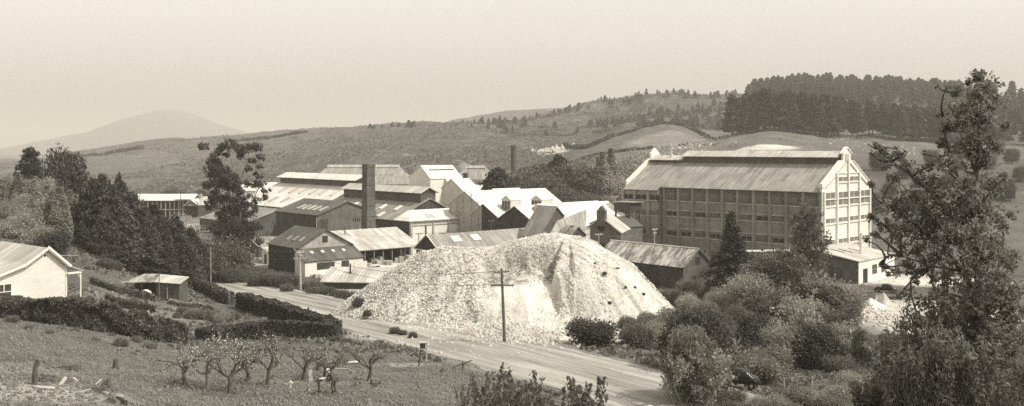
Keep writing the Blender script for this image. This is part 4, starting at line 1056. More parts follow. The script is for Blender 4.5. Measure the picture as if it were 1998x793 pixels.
def proto_conifer(seed, H, R, base, nbr, per, ls, mat, droop=.25, power=.8, irr=.3, bark='bark'):
    r = np.random.default_rng(seed); pts = []; mb = MB(); mb.path([(0, 0, -.6), (0, 0, H * .5), (0, 0, H * .97)], [R * .07 + .06, R * .045 + .04, .02], 6)
    ph = r.random() * 6
    for i in range(nbr):
        t = ((i + .5) / nbr) ** .9; z = base + (H - base) * t; a = i * 2.399 + r.normal() * .3
        Lb = R * (1 - t) ** power * (1 + irr * (r.random() * 2 - 1) + irr * .5 * math.sin(a * 2 + ph + z * .3)) + R * .05
        k = max(3, int(per * (Lb / R) ** .9)); u = r.random(k) ** .6
        x = Lb * u; zz = z - droop * x * u + r.normal(0, .05 * R, k) + .12 * Lb * u
        w = r.normal(0, 1, k) * (.16 * Lb + .05 * R) * (1.1 - .5 * u)
        pts.append(np.stack([x * math.cos(a) - w * math.sin(a), x * math.sin(a) + w * math.cos(a), zz], 1))
        if i % 3 == 0 and Lb > R * .3: mb.tube((0, 0, z), (Lb * .8 * math.cos(a), Lb * .8 * math.sin(a), z - droop * Lb * .5), .04 + R * .008, .015, 4, False)
    pts = np.concatenate(pts); pts = pts[pts[:, 2] > .1]
    return mb.mesh('trunk', bark), leaf_mesh('crown', pts, ls * (.6 + .8 * r.random(len(pts))), seed + 3, mat, 1.5)
def proto_shrub(seed, H, R, nleaf, ls, mat, nl=14, asp=1.3, gap=0, up=0.0):
    r = np.random.default_rng(seed); lob = [(0, 0, H * .45, R * .62)]
    for i in range(nl):
        a = i * 2.4 + r.random(); q = R * (.3 + .4 * r.random()); lob.append((q * math.cos(a), q * math.sin(a), H * (.22 + .5 * r.random()), R * (.24 + .26 * r.random())))
    sc = np.array([1, 1, H / (1.1 * R)]); mb = MB()
    for l in lob: limb(mb, (r.normal() * .1, r.normal() * .1, -.4), (l[0], l[1], max(.2, l[2] * .9)), .05, .015, r, .1, 3, 4)
    pts = lobes_pts(lob, nleaf, r, .35, gap, 1.0); pts = pts[pts[:, 2] > -.2]
    return mb.mesh('stems', 'bark'), leaf_mesh('foliage', pts, ls * (.5 + .9 * r.random(len(pts))), seed + 5, mat, asp, up)
PROTO = {}
def reg(key, meshes, H, names=('trunk', 'crown')): PROTO.setdefault(key, []).append((meshes, H, names))
def plant(key, px, Y, H, label, cat='tree', name='tree', group=None, wid=1.0, var=None, rz=None, z=None, sink=.3, xy=None):
    v = PROTO[key]; i = var if var is not None else random.randrange(len(v)); (meshes, H0, names) = v[i % len(v)]
    if xy is None: x, y = (px - CX) / F * Y, Y
    else: x, y = xy
    s = H / H0
    o = empty(name, (x, y, (hz(x, y) if z is None else CAMZ + z) - sink), random.random() * 6.28 if rz is None else rz, label, cat, group, (s * wid, s * wid, s))
    for m, nm in zip(meshes, names): link(nm, m, o)
    return o
def top_h(px, Y, py, z=None):
    """height a thing at px, Y needs for its top to reach picture row py"""
    g = (hz((px - CX) / F * Y, Y) if z is None else CAMZ + z); return (CAMZ - (py - HY) / F * Y) - g
def plant_top(key, px, Y, py, label, **k): return plant(key, px, Y, top_h(px, Y, py) + .3, label, **k)

for s in range(3): reg('macro', proto_conifer(100 + s, 14, 4.6, .2, 260, 95, .34, 'leaf_dark', .12, .62, .55), 14)
for s in range(2): reg('darkpine', proto_conifer(120 + s, 14, 3.6, 1.5, 150, 90, .34, 'leaf_pine', .05, .5, .5), 14)
for s in range(3): reg('plantation', proto_conifer(140 + s, 20, 4.0, 3.5, 80, 40, .85, 'leaf_pine', .12, .48, .35), 20)
for s in range(2): reg('spruce', proto_conifer(160 + s, 13, 2.1, .6, 260, 90, .2, 'leaf_pine', .3, .8, .45), 13)
for s in range(3): reg('round', proto_broad(200 + s, 11, 5.5, 1.5, 15000, .34, 'leaf_mid', nl=22), 11)
for s in range(2): reg('roundpale', proto_broad(220 + s, 10, 4.6, 1.2, 14000, .26, 'leaf_pale', 'bark_mid', nl=20, gap=.4), 10)
for s in range(2): reg('darkround', proto_broad(230 + s, 11, 5.0, 1.2, 15000, .33, 'leaf_dark', nl=20), 11)
def proto_poplar(seed, mat='leaf_pale', H=14, R=1.5, n=8000, ls=.25):
    r = np.random.default_rng(seed); t = r.random(n) ** .85; z = .8 + (H - .8) * t; rr = R * (np.sin(np.clip(t * 1.1 + .12, 0, 1.12) * math.pi / 1.15) ** .6) * (.35 + .65 * r.random(n) ** .5); a = r.random(n) * 6.283
    rr *= 1 + .35 * (vnoise(a * 2, z * .8, seed) - .5)
    mb = MB(); mb.path([(0, 0, -.5), (.1, 0, H * .5), (0, 0, H * .95)], [.28, .16, .02], 6)
    for i in range(26):
        z0 = H * (.06 + .8 * i / 26); q = a[i]; mb.tube((0, 0, z0), (R * .7 * math.cos(q), R * .7 * math.sin(q), z0 + H * .13), .05, .015, 4, False)
    return mb.mesh('trunk', 'bark_mid'), leaf_mesh('crown', np.stack([rr * np.cos(a), rr * np.sin(a), z], 1), ls * (.5 + .9 * r.random(n)), seed, mat, 1.6, .6)
for s in range(2): reg('poplar', proto_poplar(240 + s), 14)
for s in range(2): reg('darkpoplar', proto_poplar(250 + s, 'leaf_mid'), 14)
SN = ('stems', 'foliage')
for s in range(3): reg('shrub', proto_shrub(300 + s, 2.6, 2.0, 8000, .13, 'leaf_shrub'), 2.6, SN)
for s in range(3): reg('darkshrub', proto_shrub(320 + s, 2.6, 2.0, 9000, .13, 'leaf_mid'), 2.6, SN)
for s in range(2): reg('blackshrub', proto_shrub(330 + s, 2.6, 2.0, 10000, .12, 'leaf_dark'), 2.6, SN)
for s in range(2): reg('paleshrub', proto_shrub(340 + s, 2.6, 1.8, 6000, .12, 'leaf_pale', gap=.3), 2.6, SN)
for s in range(4): reg('willow', proto_broad(360 + s, 7, 3.6, .8, 24000, (.165, .13, .15, .19)[s], ('leaf_shrub', 'leaf_mid', 'leaf_pale', 'leaf_dark')[s], 'bark', nl=26, gap=.3, asp=2.0), 7)
for s in range(2): reg('slim', proto_broad(370 + s, 14, 2.7, 2.5, 7500, .20, 'leaf_mid', 'bark_mid', nl=20, gap=.55, asp=1.8), 14)
for s in range(3): reg('hilltree', proto_conifer(380 + s, 5, 1.7, .2, 26, 14, .62, 'leaf_dark', .1, .6, .6), 5)

# ---------------------------------------------------------------- left bank: dark cypresses, pines, pale bushes
CY = [(160, 146, 425), (168, 158, 362), (182, 150, 344), (200, 160, 336), (216, 150, 356), (238, 158, 352), (232, 146, 380), (262, 152, 378), (258, 166, 372), (286, 156, 402), (300, 168, 394),
      (318, 156, 420), (342, 162, 416), (205, 142, 402), (352, 152, 452), (300, 148, 440), (372, 166, 440), (330, 148, 470)]
for i, (px, Y, py) in enumerate(CY):
    plant_top('macro', px, Y, py, 'dark cypress merging into the dense black mass of trees on the bank', cat='tree', name='cypress_tree', group='dark cypresses massed on the bank', wid=.72 if i % 2 else .9, sink=.8)
plant_top('darkpine', 60, 200, 290, 'dark bushy pine standing highest at the edge, with a pointed outline', name='pine_tree', wid=.95, var=0)
plant_top('darkround', 127, 196, 296, 'dark ragged pine with a rounded lopsided top beside the white far house', name='pine_tree', wid=.62, var=1)
plant_top('macro', 232, 176, 342, 'thin dark cypress spire poking above the black tree mass', name='cypress_tree', wid=.5)
LFT = [(-30, 168, 352, 'roundpale'), (2, 165, 350, 'poplar'), (20, 172, 342, 'roundpale'), (36, 168, 340, 'poplar'), (52, 174, 350, 'roundpale'), (66, 170, 352, 'poplar'), (80, 176, 350, 'roundpale'), (92, 172, 362, 'poplar'), (14, 152, 392, 'paleshrub'), (38, 150, 398, 'paleshrub'), (62, 154, 388, 'poplar'), (84, 156, 384, 'paleshrub'), (28, 160, 372, 'poplar'), (48, 158, 378, 'roundpale')]
for i, (px, Y, py, k) in enumerate(LFT):
    plant_top(k, px, Y, py, 'pale leafy tree in the loose thicket above the weatherboard house', name='leafy_tree', group='pale thicket trees on the top of the bank', wid={'roundpale': .75, 'poplar': 1.9, 'paleshrub': .8}[k])
for i, (px, Y, py) in enumerate([(100, 150, 374), (118, 148, 366), (136, 150, 372), (148, 154, 380), (108, 144, 392), (128, 142, 398)]):
    plant_top('poplar', px, Y, py, 'pale slender poplar in the clump leaning against the dark cypresses', name='poplar_tree', group='pale poplars beside the dark cypresses', wid=1.5)
plant_top('blackshrub', 102, 128, 452, 'small dark conical bush on the grassy slope above the house', cat='bush', name='bush', wid=.7)
for px, Y, py in [(78, 134, 440), (20, 138, 430), (50, 140, 412)]:
    plant_top('paleshrub', px, Y, py, 'pale straggly shrub on the slope above the house roof', cat='bush', name='bush', group='straggly shrubs above the house roof')
for i, (px, Y, py) in enumerate([(170, 128, 520), (205, 134, 505), (188, 140, 500), (225, 138, 512), (430, 172, 470), (410, 168, 500), (440, 178, 490), (360, 176, 470)]):
    plant_top('darkshrub', px, Y, py, 'dark rounded bush filling in below the cypresses', cat='bush', name='bush', group='bushes at the foot of the cypresses')
# bushes between road and works on the left
for i, (px, Y, hh) in enumerate([(380, 190, 2.6), (408, 184, 3.0), (420, 176, 3.0), (435, 171, 3.2), (450, 166, 2.8), (468, 170, 3.0), (486, 166, 2.4), (500, 160, 2.2), (515, 164, 2.4), (532, 160, 2.6), (548, 162, 2.4), (562, 158, 2.6),
                               (570, 164, 2.0), (604, 160, 2.0), (618, 152, 2.2), (450, 182, 3.4), (475, 180, 3.2), (500, 172, 2.4), (560, 152, 1.6), (640, 148, 1.6), (655, 147, 1.4), (612, 149, 1.4), (672, 144, 1.6), (690, 141, 1.6), (706, 139, 2.0)]):
    plant('darkshrub' if i % 3 else 'shrub', px, Y, hh, 'low bush on the verge between the gravel road and the works', cat='bush', name='bush', group='bushes along the works side of the road')

# the tall gum tree
def lobe_tree(name, label, cat, spec, Y, base_px, dens, ls, mat, bark, limbs, depth=.9, seed=1, trunk_r=.4, ytrunk=None, gap=0, asp=1.6, shell=.2):
    """spec: (px, py, radius px[, depth offset]) clumps around distance Y"""
    r = np.random.default_rng(seed); bx = (base_px - CX) / F * Y; z0 = hz(bx, Y) - .4
    o = empty(name, (bx, Y, z0), 0, label, cat); L = []
    for c in spec:
        px, py, rp = c[:3]; dy = c[3] if len(c) > 3 else r.uniform(-1, 1) * depth
        yy = Y + dy; q0 = np.array([(px - CX) / F * yy - bx, dy, CAMZ - (py - HY) / F * yy - z0]); rw_ = rp / F * yy; L.append((*q0, rw_))
        for _ in range(3): e_ = r.normal(size=3); e_ /= np.linalg.norm(e_); L.append((*(q0 + e_ * rw_ * np.array([1.15, 1, .75])), rw_ * r.uniform(.35, .6)))
    n = int(dens * sum(l[3] ** 2 for l in L)); pts = lobes_pts(L, n, r, shell, gap, .85)
    link('crown', leaf_mesh('crown', pts, ls * (.5 + .9 * r.random(len(pts))), seed + 2, mat, asp), o)
    mb = MB()
    def wp(p): return ((p[0] - CX) / F * (Y + p[2]) - bx, p[2], CAMZ - (p[1] - HY) / F * (Y + p[2]) - z0)
    for pts_, r0, r1 in limbs:
        q = [wp(p) for p in pts_]; k = len(q); mb.path(q, [r0 + (r1 - r0) * i / (k - 1) for i in range(k)], 7)
    ends = [wp(p) for pts_, _, _ in limbs for p in pts_[1:]]
    for l in L[::4]:
        e = min(ends, key=lambda e: (e[0] - l[0]) ** 2 + (e[1] - l[1]) ** 2 + (e[2] - l[2]) ** 2 + (3 if e[2] > l[2] else 0))
        limb(mb, e, l[:3], .07 * trunk_r / .4 + .02, .02, r, .1, 4, 4)
        for k in range(3):
            d = r.normal(size=3); d = d / np.linalg.norm(d) * l[3]; limb(mb, l[:3], (l[0] + d[0], l[1] + d[1], l[2] + d[2]), .025, .008, r, .1, 3, 3)
    mb.build('trunk', bark, o, True); return o
gum = [(398, 286, 8), (392, 288, 6), (432, 288, 9), (450, 284, 13), (468, 292, 10), (484, 288, 11), (502, 287, 10), (445, 276, 8), (425, 296, 7), (508, 308, 8), (496, 314, 5), (443, 303, 6), (488, 312, 6),
       (412, 315, 9), (424, 318, 10), (416, 345, 10), (428, 338, 13), (440, 330, 9), (450, 345, 11), (424, 360, 12), (440, 360, 13), (420, 375, 8), (456, 368, 11), (502, 338, 6), (508, 345, 6), (498, 362, 8), (510, 360, 8), (518, 372, 7), (486, 384, 9), (500, 392, 8), (516, 386, 7),
       (432, 392, 11), (446, 388, 13), (462, 392, 12), (476, 402, 12), (438, 410, 12), (455, 412, 14), (470, 420, 14), (488, 418, 9), (444, 430, 14), (462, 438, 16), (480, 442, 13), (450, 455, 16), (470, 460, 16), (488, 462, 10), (440, 470, 12), (456, 480, 16), (474, 484, 15), (490, 490, 8), (448, 500, 12), (468, 505, 14), (405, 405, 6), (425, 420, 7), (415, 385, 6), (408, 330, 11), (405, 362, 10), (412, 398, 12), (420, 440, 12), (500, 442, 11), (506, 470, 9), (424, 470, 11), (430, 495, 12), (498, 410, 9), (462, 350, 9), (468, 375, 10), (470, 305, 8), (486, 330, 7), (418, 302, 8), (440, 345, 12), (505, 325, 6), (480, 360, 8), (425, 455, 10)]
gl = [([(466, 520, 0), (464, 480, 0), (458, 430, .3), (452, 390, .2), (446, 350, 0), (440, 325, 0)], .42, .12), ([(462, 470, 0), (470, 420, -.4), (468, 380, -.3), (472, 345, 0), (480, 320, 0), (486, 300, 0)], .25, .06),
      ([(468, 380, 0), (462, 345, .4), (452, 320, .4), (446, 296, .4)], .15, .05), ([(466, 365, 0), (486, 345, -.5), (478, 312, -.5), (492, 300, -.5)], .14, .05), ([(458, 430, 0), (436, 395, .6), (424, 360, .4), (414, 330, .4), (408, 300, 0), (400, 288, 0)], .2, .05),
      ([(470, 420, 0), (492, 395, -.4), (512, 350, -.2), (530, 328, 0), (545, 318, 0), (558, 314, 0)], .14, .02), ([(512, 350, 0), (513, 325, 0), (510, 300, .3)], .06, .02), ([(530, 328, 0), (536, 312, 0), (538, 302, 0)], .05, .015), ([(528, 329, 0), (520, 312, 0)], .04, .015),
      ([(446, 350, 0), (432, 312, 0), (430, 296, 0)], .1, .04), ([(480, 442, 0), (502, 424, -.6), (518, 405, -.6)], .09, .02), ([(440, 400, 0), (412, 378, .3), (396, 348, .3), (388, 338, .3)], .07, .015), ([(450, 455, 0), (420, 430, 0), (400, 425, 0)], .07, .015)]
lobe_tree('gum_tree', 'tall ragged gum tree with bare side limbs, beside the road in front of the works', 'tree', gum, 195, 466, 520, .20, 'leaf_euc', 'bark_pale', gl, 1.6, 41, gap=.5, shell=.0)

# trees behind the works
BK = [('darkpine', 970, 262, 330, 1.1), ('darkround', 984, 270, 350, .8), ('darkpine', 1090, 300, 304, .9), ('darkpine', 1078, 305, 316, 1.0), ('darkround', 1060, 300, 326, .9), ('round', 1010, 285, 345, 1.1), ('round', 1035, 290, 336, 1.1), ('round', 1060, 283, 346, 1.1),
      ('round', 1085, 278, 350, 1.1), ('darkround', 1108, 288, 330, .9), ('round', 1120, 296, 326, .9), ('round', 1140, 290, 330, 1.0), ('darkround', 1132, 276, 352, .9), ('round', 1150, 280, 350, .9), ('poplar', 1176, 285, 296, 1.3), ('poplar', 1192, 288, 290, 1.2), ('poplar', 1168, 290, 306, 1.1),
      ('roundpale', 1216, 290, 322, .8), ('roundpale', 1238, 296, 304, .8), ('roundpale', 1218, 275, 350, .9), ('roundpale', 1256, 310, 300, .8), ('roundpale', 1206, 300, 335, .8), ('round', 1195, 276, 366, .8), ('roundpale', 1178, 268, 385, .9), ('round', 1100, 268, 372, .9), ('round', 1000, 266, 368, .9), ('round', 1130, 266, 378, .8), ('round', 1155, 264, 384, .8),
      ('roundpale', 1270, 330, 300, .9), ('darkpine', 1100, 315, 312, .8), ('round', 1205, 310, 330, .9), ('round', 1040, 265, 374, .8)]
lab = {'darkpine': ('dark pointed pine in the wood behind the white roofs', 'pine_tree', 'pines in the wood behind the works'), 'darkround': ('dark round crowned tree in the wood behind the white roofs', 'dark_tree', 'dark round trees in the wood behind the works'),
       'round': ('leafy willow like tree in the wood behind the white roofs', 'leafy_tree', 'leafy trees in the wood behind the works'), 'roundpale': ('pale feathery tree between the wood and the tall concrete building', 'pale_tree', 'pale trees beside the tall building'), 'poplar': ('tall narrow poplar standing above the wood behind the works', 'poplar_tree', 'poplars above the wood')}
for k, px, Y, py, wd in BK: plant_top(k, px, Y, py, lab[k][0], name=lab[k][1], group=lab[k][2], wid=wd)
# trees at the foot of the hills
for px, Y, hh, k in [(330, 395, 9, 'round'), (350, 400, 8, 'round'), (372, 390, 7, 'darkround'), (395, 400, 8, 'round'), (320, 410, 7, 'darkround'), (300, 420, 6, 'round'), (560, 420, 7, 'round'), (590, 440, 6, 'darkround'), (610, 430, 9, 'round'), (625, 440, 10, 'darkround'), (596, 425, 8, 'round'), (560, 470, 5, 'round'),
                    (1022, 470, 11, 'darkround'), (1030, 478, 9, 'darkround'), (700, 520, 5, 'darkround'), (840, 500, 6, 'darkround'), (870, 470, 6, 'darkround'), (1300, 470, 6, 'round'), (1245, 420, 7, 'round'), (1340, 440, 6, 'round'), (1700, 330, 7, 'round'), (1715, 400, 8, 'darkround'), (1735, 350, 6, 'round'), (1765, 380, 6, 'round'), (1790, 330, 7, 'darkround'), (1820, 420, 7, 'round'), (1850, 360, 6, 'round'), (1880, 440, 8, 'darkround'), (1900, 350, 7, 'round'), (1930, 400, 7, 'round'), (1960, 340, 8, 'darkround'), (1975, 430, 7, 'round'), (1990, 370, 6, 'round'), (1945, 480, 8, 'round'), (1755, 450, 5, 'darkround'), (1860, 490, 6, 'round')]:
    plant(k, px, Y, hh, 'rounded tree standing on the pasture at the foot of the hills', name='leafy_tree', group='rounded trees at the foot of the hills')
# row of clipped trees round the little field
for i in range(34):
    t = i / 33; px = 652 + 128 * t; Y = 452 + 60 * math.sin(math.pi * t)
    plant('hilltree', px, Y, 4.6 + random.random() * 1.6, 'small tree in the curved row round the little field behind the long far hall', name='small_tree', group='curved row of small trees on the hill foot', wid=.75)
# trees on the wooded hill
c = 0
for i in range(1500):
    px = random.uniform(900, 1440); Y = random.uniform(800, 1190)
    x = (px - CX) / F * Y
    d = float(fbm(np.array(x / 45.), np.array(Y / 60.), 201, 3)) + (.12 if Y > 1120 else 0)
    if d < .0 or Y < 800 + (1060 - px) * .9: continue
    plant('hilltree', px, Y, random.uniform(4, 8.5), 'small dark tree dotted on the high scrub covered hill', name='hill_tree', group='dark trees dotted over the high hill', wid=random.uniform(.8, 1.2)); c += 1
    if c >= 290: break
# pine plantation: nearer block and the one along the ridge
def strip(n, px0, px1, Y0, Y1, h0, h1, label, group):
    for i in range(n):
        px = px0 + (px1 - px0) * (i + random.random()) / n; Y = random.uniform(Y0, Y1)
        plant('plantation', px, Y, random.uniform(h0, h1), label, name='plantation_pine', group=group, wid=random.uniform(1.0, 1.35), sink=.6)
la, ga = 'tall dark pine in the nearer plantation block above the tall building', 'pines of the nearer plantation block'
strip(26, 1428, 1640, 560, 580, 22, 25.5, la, ga); strip(28, 1430, 1650, 590, 650, 22, 25, la, ga); strip(4, 1655, 1710, 575, 600, 18, 24, la, ga)
strip(20, 1718, 1880, 572, 600, 17, 21, la, ga); strip(18, 1725, 1880, 610, 680, 18, 22, la, ga); strip(14, 1880, 2060, 580, 660, 16, 20, la, ga)
lb, gb = 'distant pine in the plantation along the skyline ridge', 'pines of the skyline plantation'
strip(62, 1455, 1880, 960, 1060, 18, 20.5, lb, gb); strip(60, 1460, 1860, 830, 950, 16, 19, lb, gb); strip(22, 1480, 1660, 740, 820, 14, 18, lb, gb); strip(36, 1800, 2080, 800, 980, 16, 22, lb, gb)
# crest trees
for px, Y, hh in [(722, 990, 5), (730, 990, 4), (765, 985, 4), (778, 985, 4.5), (798, 985, 7), (806, 985, 6), (745, 990, 3), (985, 985, 4), (1000, 990, 4)]:
    plant('hilltree', px, Y, hh, 'small round tree on the crest of the long hill', name='hill_tree', group='small trees on the crest of the long hill', wid=1.6)

# hill hedges and scrub
def band_mesh(name, line, n, w, hgt, ls, mat, seed):
    r = np.random.default_rng(seed); L = np.array([((p[0] - CX) / F * p[1], p[1]) for p in line]); seg = np.linalg.norm(np.diff(L, axis=0), axis=1); cs = np.concatenate([[0], np.cumsum(seg)])
    t = r.random(n) * cs[-1]; x = np.interp(t, cs, L[:, 0]) + r.normal(0, w * .4, n); y = np.interp(t, cs, L[:, 1]) + r.normal(0, w * .4, n)
    hh = hgt * (.6 + .8 * vnoise(t / 9, t * 0, seed)); z = h(x, y) + CAMZ + r.random(n) * hh
    return leaf_mesh(name, np.stack([x, y, z], 1), ls, seed, mat, 1.2)
hn = [([(1095, 690), (1140, 640), (1180, 655), (1230, 690), (1270, 712), (1320, 712), (1360, 690), (1400, 660)], 2600, 2.0, 'dark hedge following the rounded brow below the wooded hill'),
      ([(440, 985), (480, 985), (520, 985), (560, 990), (600, 990)], 1200, 2.2, 'thin dark hedge along the skyline of the long hill'), ([(100, 1010), (160, 1010), (240, 1010), (280, 1010)], 1100, 3.0, 'broken dark hedge on the low skyline before the mountain'),
      ([(1140, 545), (1190, 560), (1240, 565), (1275, 570)], 700, 1.2, 'low hedge crossing the smooth grassy slope')]
for ln, n_, hh, lb_ in hn: tag(link('hill_hedge', band_mesh('hill_hedge', ln, n_, 2.2, hh, 1.7, 'leaf_dark', n_)), lb_, 'hedge')
def scrub():
    r = np.random.default_rng(77); n = 130000
    px = r.uniform(-100, 2100, n); Y = np.exp(r.uniform(math.log(390), math.log(1180), n)); x = (px - CX) / F * Y
    d = fbm(x / 22, Y / 30, 301, 4) + fbm(x / 70, Y / 90, 305, 3) * .8
    k = (d > -.03 + .12 * ((px < 560) & (Y > 750)) + .3 * ((px > 1080) & (px < 1430) & (Y < 740) & (Y > 420)) + .25 * ((px > 1430) & (Y < 560)) + .25 * (px > 1640) * (Y < 800))
    x, Y = x[k], Y[k]; m = len(x)
    z = h(x, Y) + CAMZ + r.random(m) * 1.0
    return leaf_mesh('scrub', np.stack([x, Y, z], 1), .5 + 1.6 * r.random(m) ** 2, 78, 'leaf_mid', 1.3)
def hill_thicket():
    r = np.random.default_rng(79); n = 60000; px = r.uniform(880, 1450, n); Y = r.uniform(760, 1195, n); x = (px - CX) / F * Y
    d = fbm(x / 16, Y / 26, 311, 4) + fbm(x / 60, Y / 60, 315, 3) * .7; k = (d > .09) & (Y > 800 + (1060 - px) * .9)
    x, Y = x[k], Y[k]; m = len(x); return leaf_mesh('hill_thicket', np.stack([x, Y, h(x, Y) + CAMZ + r.random(m) * 2.2], 1), .7 + 1.3 * r.random(m) ** 2, 80, 'leaf_dark', 1.2)
tag(link('hill_thicket', hill_thicket()), 'dark bushes running together in clumps over the high hill', 'thicket', kind='stuff')
tag(link('scrub', scrub()), 'gorse and rough scrub covering the hillsides', 'scrub', kind='stuff')

# ---------------------------------------------------------------- right side bank
plant_top('spruce', 1427, 140, 414, 'tall dark spire shaped conifer in front of the tall concrete building', name='conifer_tree', wid=1.45, var=0)
plant_top('slim', 1578, 132, 396, 'slender light leaved tree rising across the corner of the tall building', name='slender_tree', wid=.85, var=0)
plant_top('slim', 1560, 128, 520, 'thin short companion tree left of the slender light leaved tree', name='slender_tree', wid=.9, var=1)
plant_top('blackshrub', 1156, 101, 622, 'dark round bush at the edge of the gravel road below the heap', cat='bush', name='round_bush', wid=1.25, var=0)
R_ = [('willow', 1350, 88, 615, 1.0), ('willow', 1390, 100, 610, .9), ('willow', 1405, 90, 668, .9), ('willow', 1470, 122, 545, 1.0), ('willow', 1500, 132, 500, 1.0), ('willow', 1535, 128, 520, 1.0), ('willow', 1465, 140, 505, .9), ('willow', 1515, 116, 570, 1.0),
      ('willow', 1560, 112, 590, 1.0), ('willow', 1600, 118, 565, 1.1), ('willow', 1625, 110, 610, 1.0), ('willow', 1590, 100, 640, 1.0), ('willow', 1650, 104, 640, 1.0), ('willow', 1690, 102, 655, 1.0), ('willow', 1480, 104, 620, 1.0), ('willow', 1440, 108, 600, .9), ('willow', 1530, 100, 640, 1.0),
      ('willow', 1640, 124, 560, .9), ('willow', 1735, 98, 670, 1.0), ('willow', 1375, 118, 590, .9), ('willow', 1345, 122, 580, .9), ('willow', 1400, 128, 570, .9), ('willow', 1430, 124, 590, .9)]
for k, px, Y, py, wd in R_: plant_top(k, px, Y, py, 'tangled willow in the dense thicket on the lower bank', name='willow_tree', group='tangled willows of the lower bank', wid=wd)
for i in range(46):
    px = random.uniform(1230, 1760); Y = random.uniform(84, 134) if px > 1330 else random.uniform(99, 122)
    if road_tq((px - CX) / F * Y, Y)[1] < RW + 3: continue
    if px > 1640 and Y > 118: continue
    k = random.choice(['shrub', 'darkshrub', 'darkshrub', 'shrub', 'paleshrub'])
    plant(k, px, Y, random.uniform(1.4, 3.2), 'leafy bush in the scrub filling the lower bank', cat='bush', name='bush', group='bushes of the lower bank scrub', wid=random.uniform(.9, 1.3))
for px, Y, hh, k in [(1335, 160, 2.6, 'shrub'), (1352, 156, 3.0, 'darkshrub'), (1375, 158, 3.4, 'shrub'), (1395, 150, 3.6, 'darkshrub'), (1300, 150, 1.8, 'shrub'), (1320, 145, 2.6, 'darkshrub'), (1345, 142, 3.0, 'shrub'), (1372, 140, 3.2, 'darkshrub'), (1470, 165, 4.5, 'shrub'), (1495, 160, 4.5, 'shrub'), (1520, 160, 4.8, 'darkshrub'), (1545, 165, 5.0, 'shrub'), (1585, 168, 4.2, 'shrub'),
                     (1600, 160, 3.2, 'darkshrub'), (1450, 150, 4.2, 'shrub'), (1480, 148, 4.5, 'paleshrub'), (1440, 170, 4.5, 'shrub'), (1612, 150, 2.6, 'shrub'), (1400, 168, 4.5, 'darkshrub'), (1418, 175, 5, 'shrub')]:
    plant(k, px, Y, hh, 'tall bush on the overgrown bank below the tall concrete building', cat='bush', name='bush', group='bushes below the tall concrete building', wid=.8)
def proto_bare(seed):
    r = np.random.default_rng(seed); mb = MB(); tips = []
    def grow(p, d, L, rad, dep):
        e = p + d * L; q = limb(mb, p, e, rad, rad * .6, r, .1, 3, 4); tips.append((p, e))
        if dep:
            for _ in range(3): nd = d + r.normal(0, .45, 3) + np.array([0, 0, .15]); nd /= np.linalg.norm(nd); grow(np.array(q[int(r.integers(1, 4))]), nd, L * r.uniform(.5, .8), rad * .55, dep - 1)
    for i in range(5):
        a = r.random() * 6.28; d = np.array([.45 * math.cos(a), .45 * math.sin(a), 1.]); grow(np.array([0, 0, -.3]), d / np.linalg.norm(d), 2.0, .055, 3)
    n = 1500; T = [tips[i] for i in r.integers(0, len(tips), n)]; t = r.random(n)[:, None]; pts = np.array([a for a, _ in T]) * (1 - t) + np.array([b for _, b in T]) * t + r.normal(0, .12, (n, 3))
    return mb.mesh('stems', 'bark_pale'), leaf_mesh('foliage', pts, .13 * (.5 + .9 * r.random(n)), seed, 'leaf_pale', 1.8)
for s in range(3): reg('bare', proto_bare(410 + s), 4.6, SN)
for i, (px, Y, py) in enumerate([(1345, 88, 612), (1500, 120, 560), (1545, 118, 520), (1480, 128, 520), (1585, 108, 560), (1620, 106, 590), (1440, 104, 600), (1530, 104, 600), (1660, 100, 640), (1700, 98, 640), (1400, 94, 640), (1300, 96, 640), (1570, 122, 500), (1605, 126, 520), (1240, 106, 640), (1460, 116, 570)]):
    plant_top('bare', px, Y, py, 'half bare twiggy shrub standing up out of the thicket', cat='shrub', name='twiggy_shrub', group='half bare shrubs in the lower bank thicket', wid=.9)
for i, (px, Y, py) in enumerate([(1535, 124, 478), (1500, 126, 500), (1470, 112, 560), (1620, 116, 560), (1560, 100, 620), (1680, 98, 640)]):
    plant_top('slim', px, Y, py, 'loose leaved small tree rising out of the thicket', name='small_tree', group='loose leaved small trees in the thicket', wid=1.3)
for i, (px, Y, py) in enumerate([(1440, 118, 590), (1510, 110, 600), (1590, 112, 600), (1640, 108, 620), (1380, 108, 610), (1330, 104, 635)]):
    plant_top('darkround', px, Y, py, 'dark rounded small tree deep in the thicket', name='small_tree', group='dark rounded trees in the thicket', wid=.9)
for i, (px, Y, hh) in enumerate([(1225, 117, 1.5), (1225, 113, 1.8), (1245, 112, 1.6), (1262, 116, 1.8), (1235, 118, 1.0), (1275, 120, 1.4), (1235, 108, 1.6), (1250, 104, 2.0), (1280, 106, 2.2), (1262, 101, 1.2), (1292, 113, 1.8), (1225, 106, 1.4), (1305, 122, 1.4)]):
    plant('darkshrub' if i % 2 else 'shrub', px, Y, hh, 'weedy bush creeping up the lower edge of the lime heap', cat='bush', name='bush', group='weedy bushes at the edge of the lime heap')
for px, Y, hh in [(1180, 121, .7), (1205, 123, .6), (1220, 121, .6), (1160, 122, .5), (1238, 122, .6), (1255, 122, .7), (1190, 118, .6)]:
    x, y = (px - CX) / F * Y, Y; plant('darkshrub', px, Y, hh * .6, 'small dark tuft growing on the lime heap slope', cat='bush', name='tuft', group='tufts growing on the lime heap', z=float(heap_top(np.array(x), np.array(y))), sink=.05)
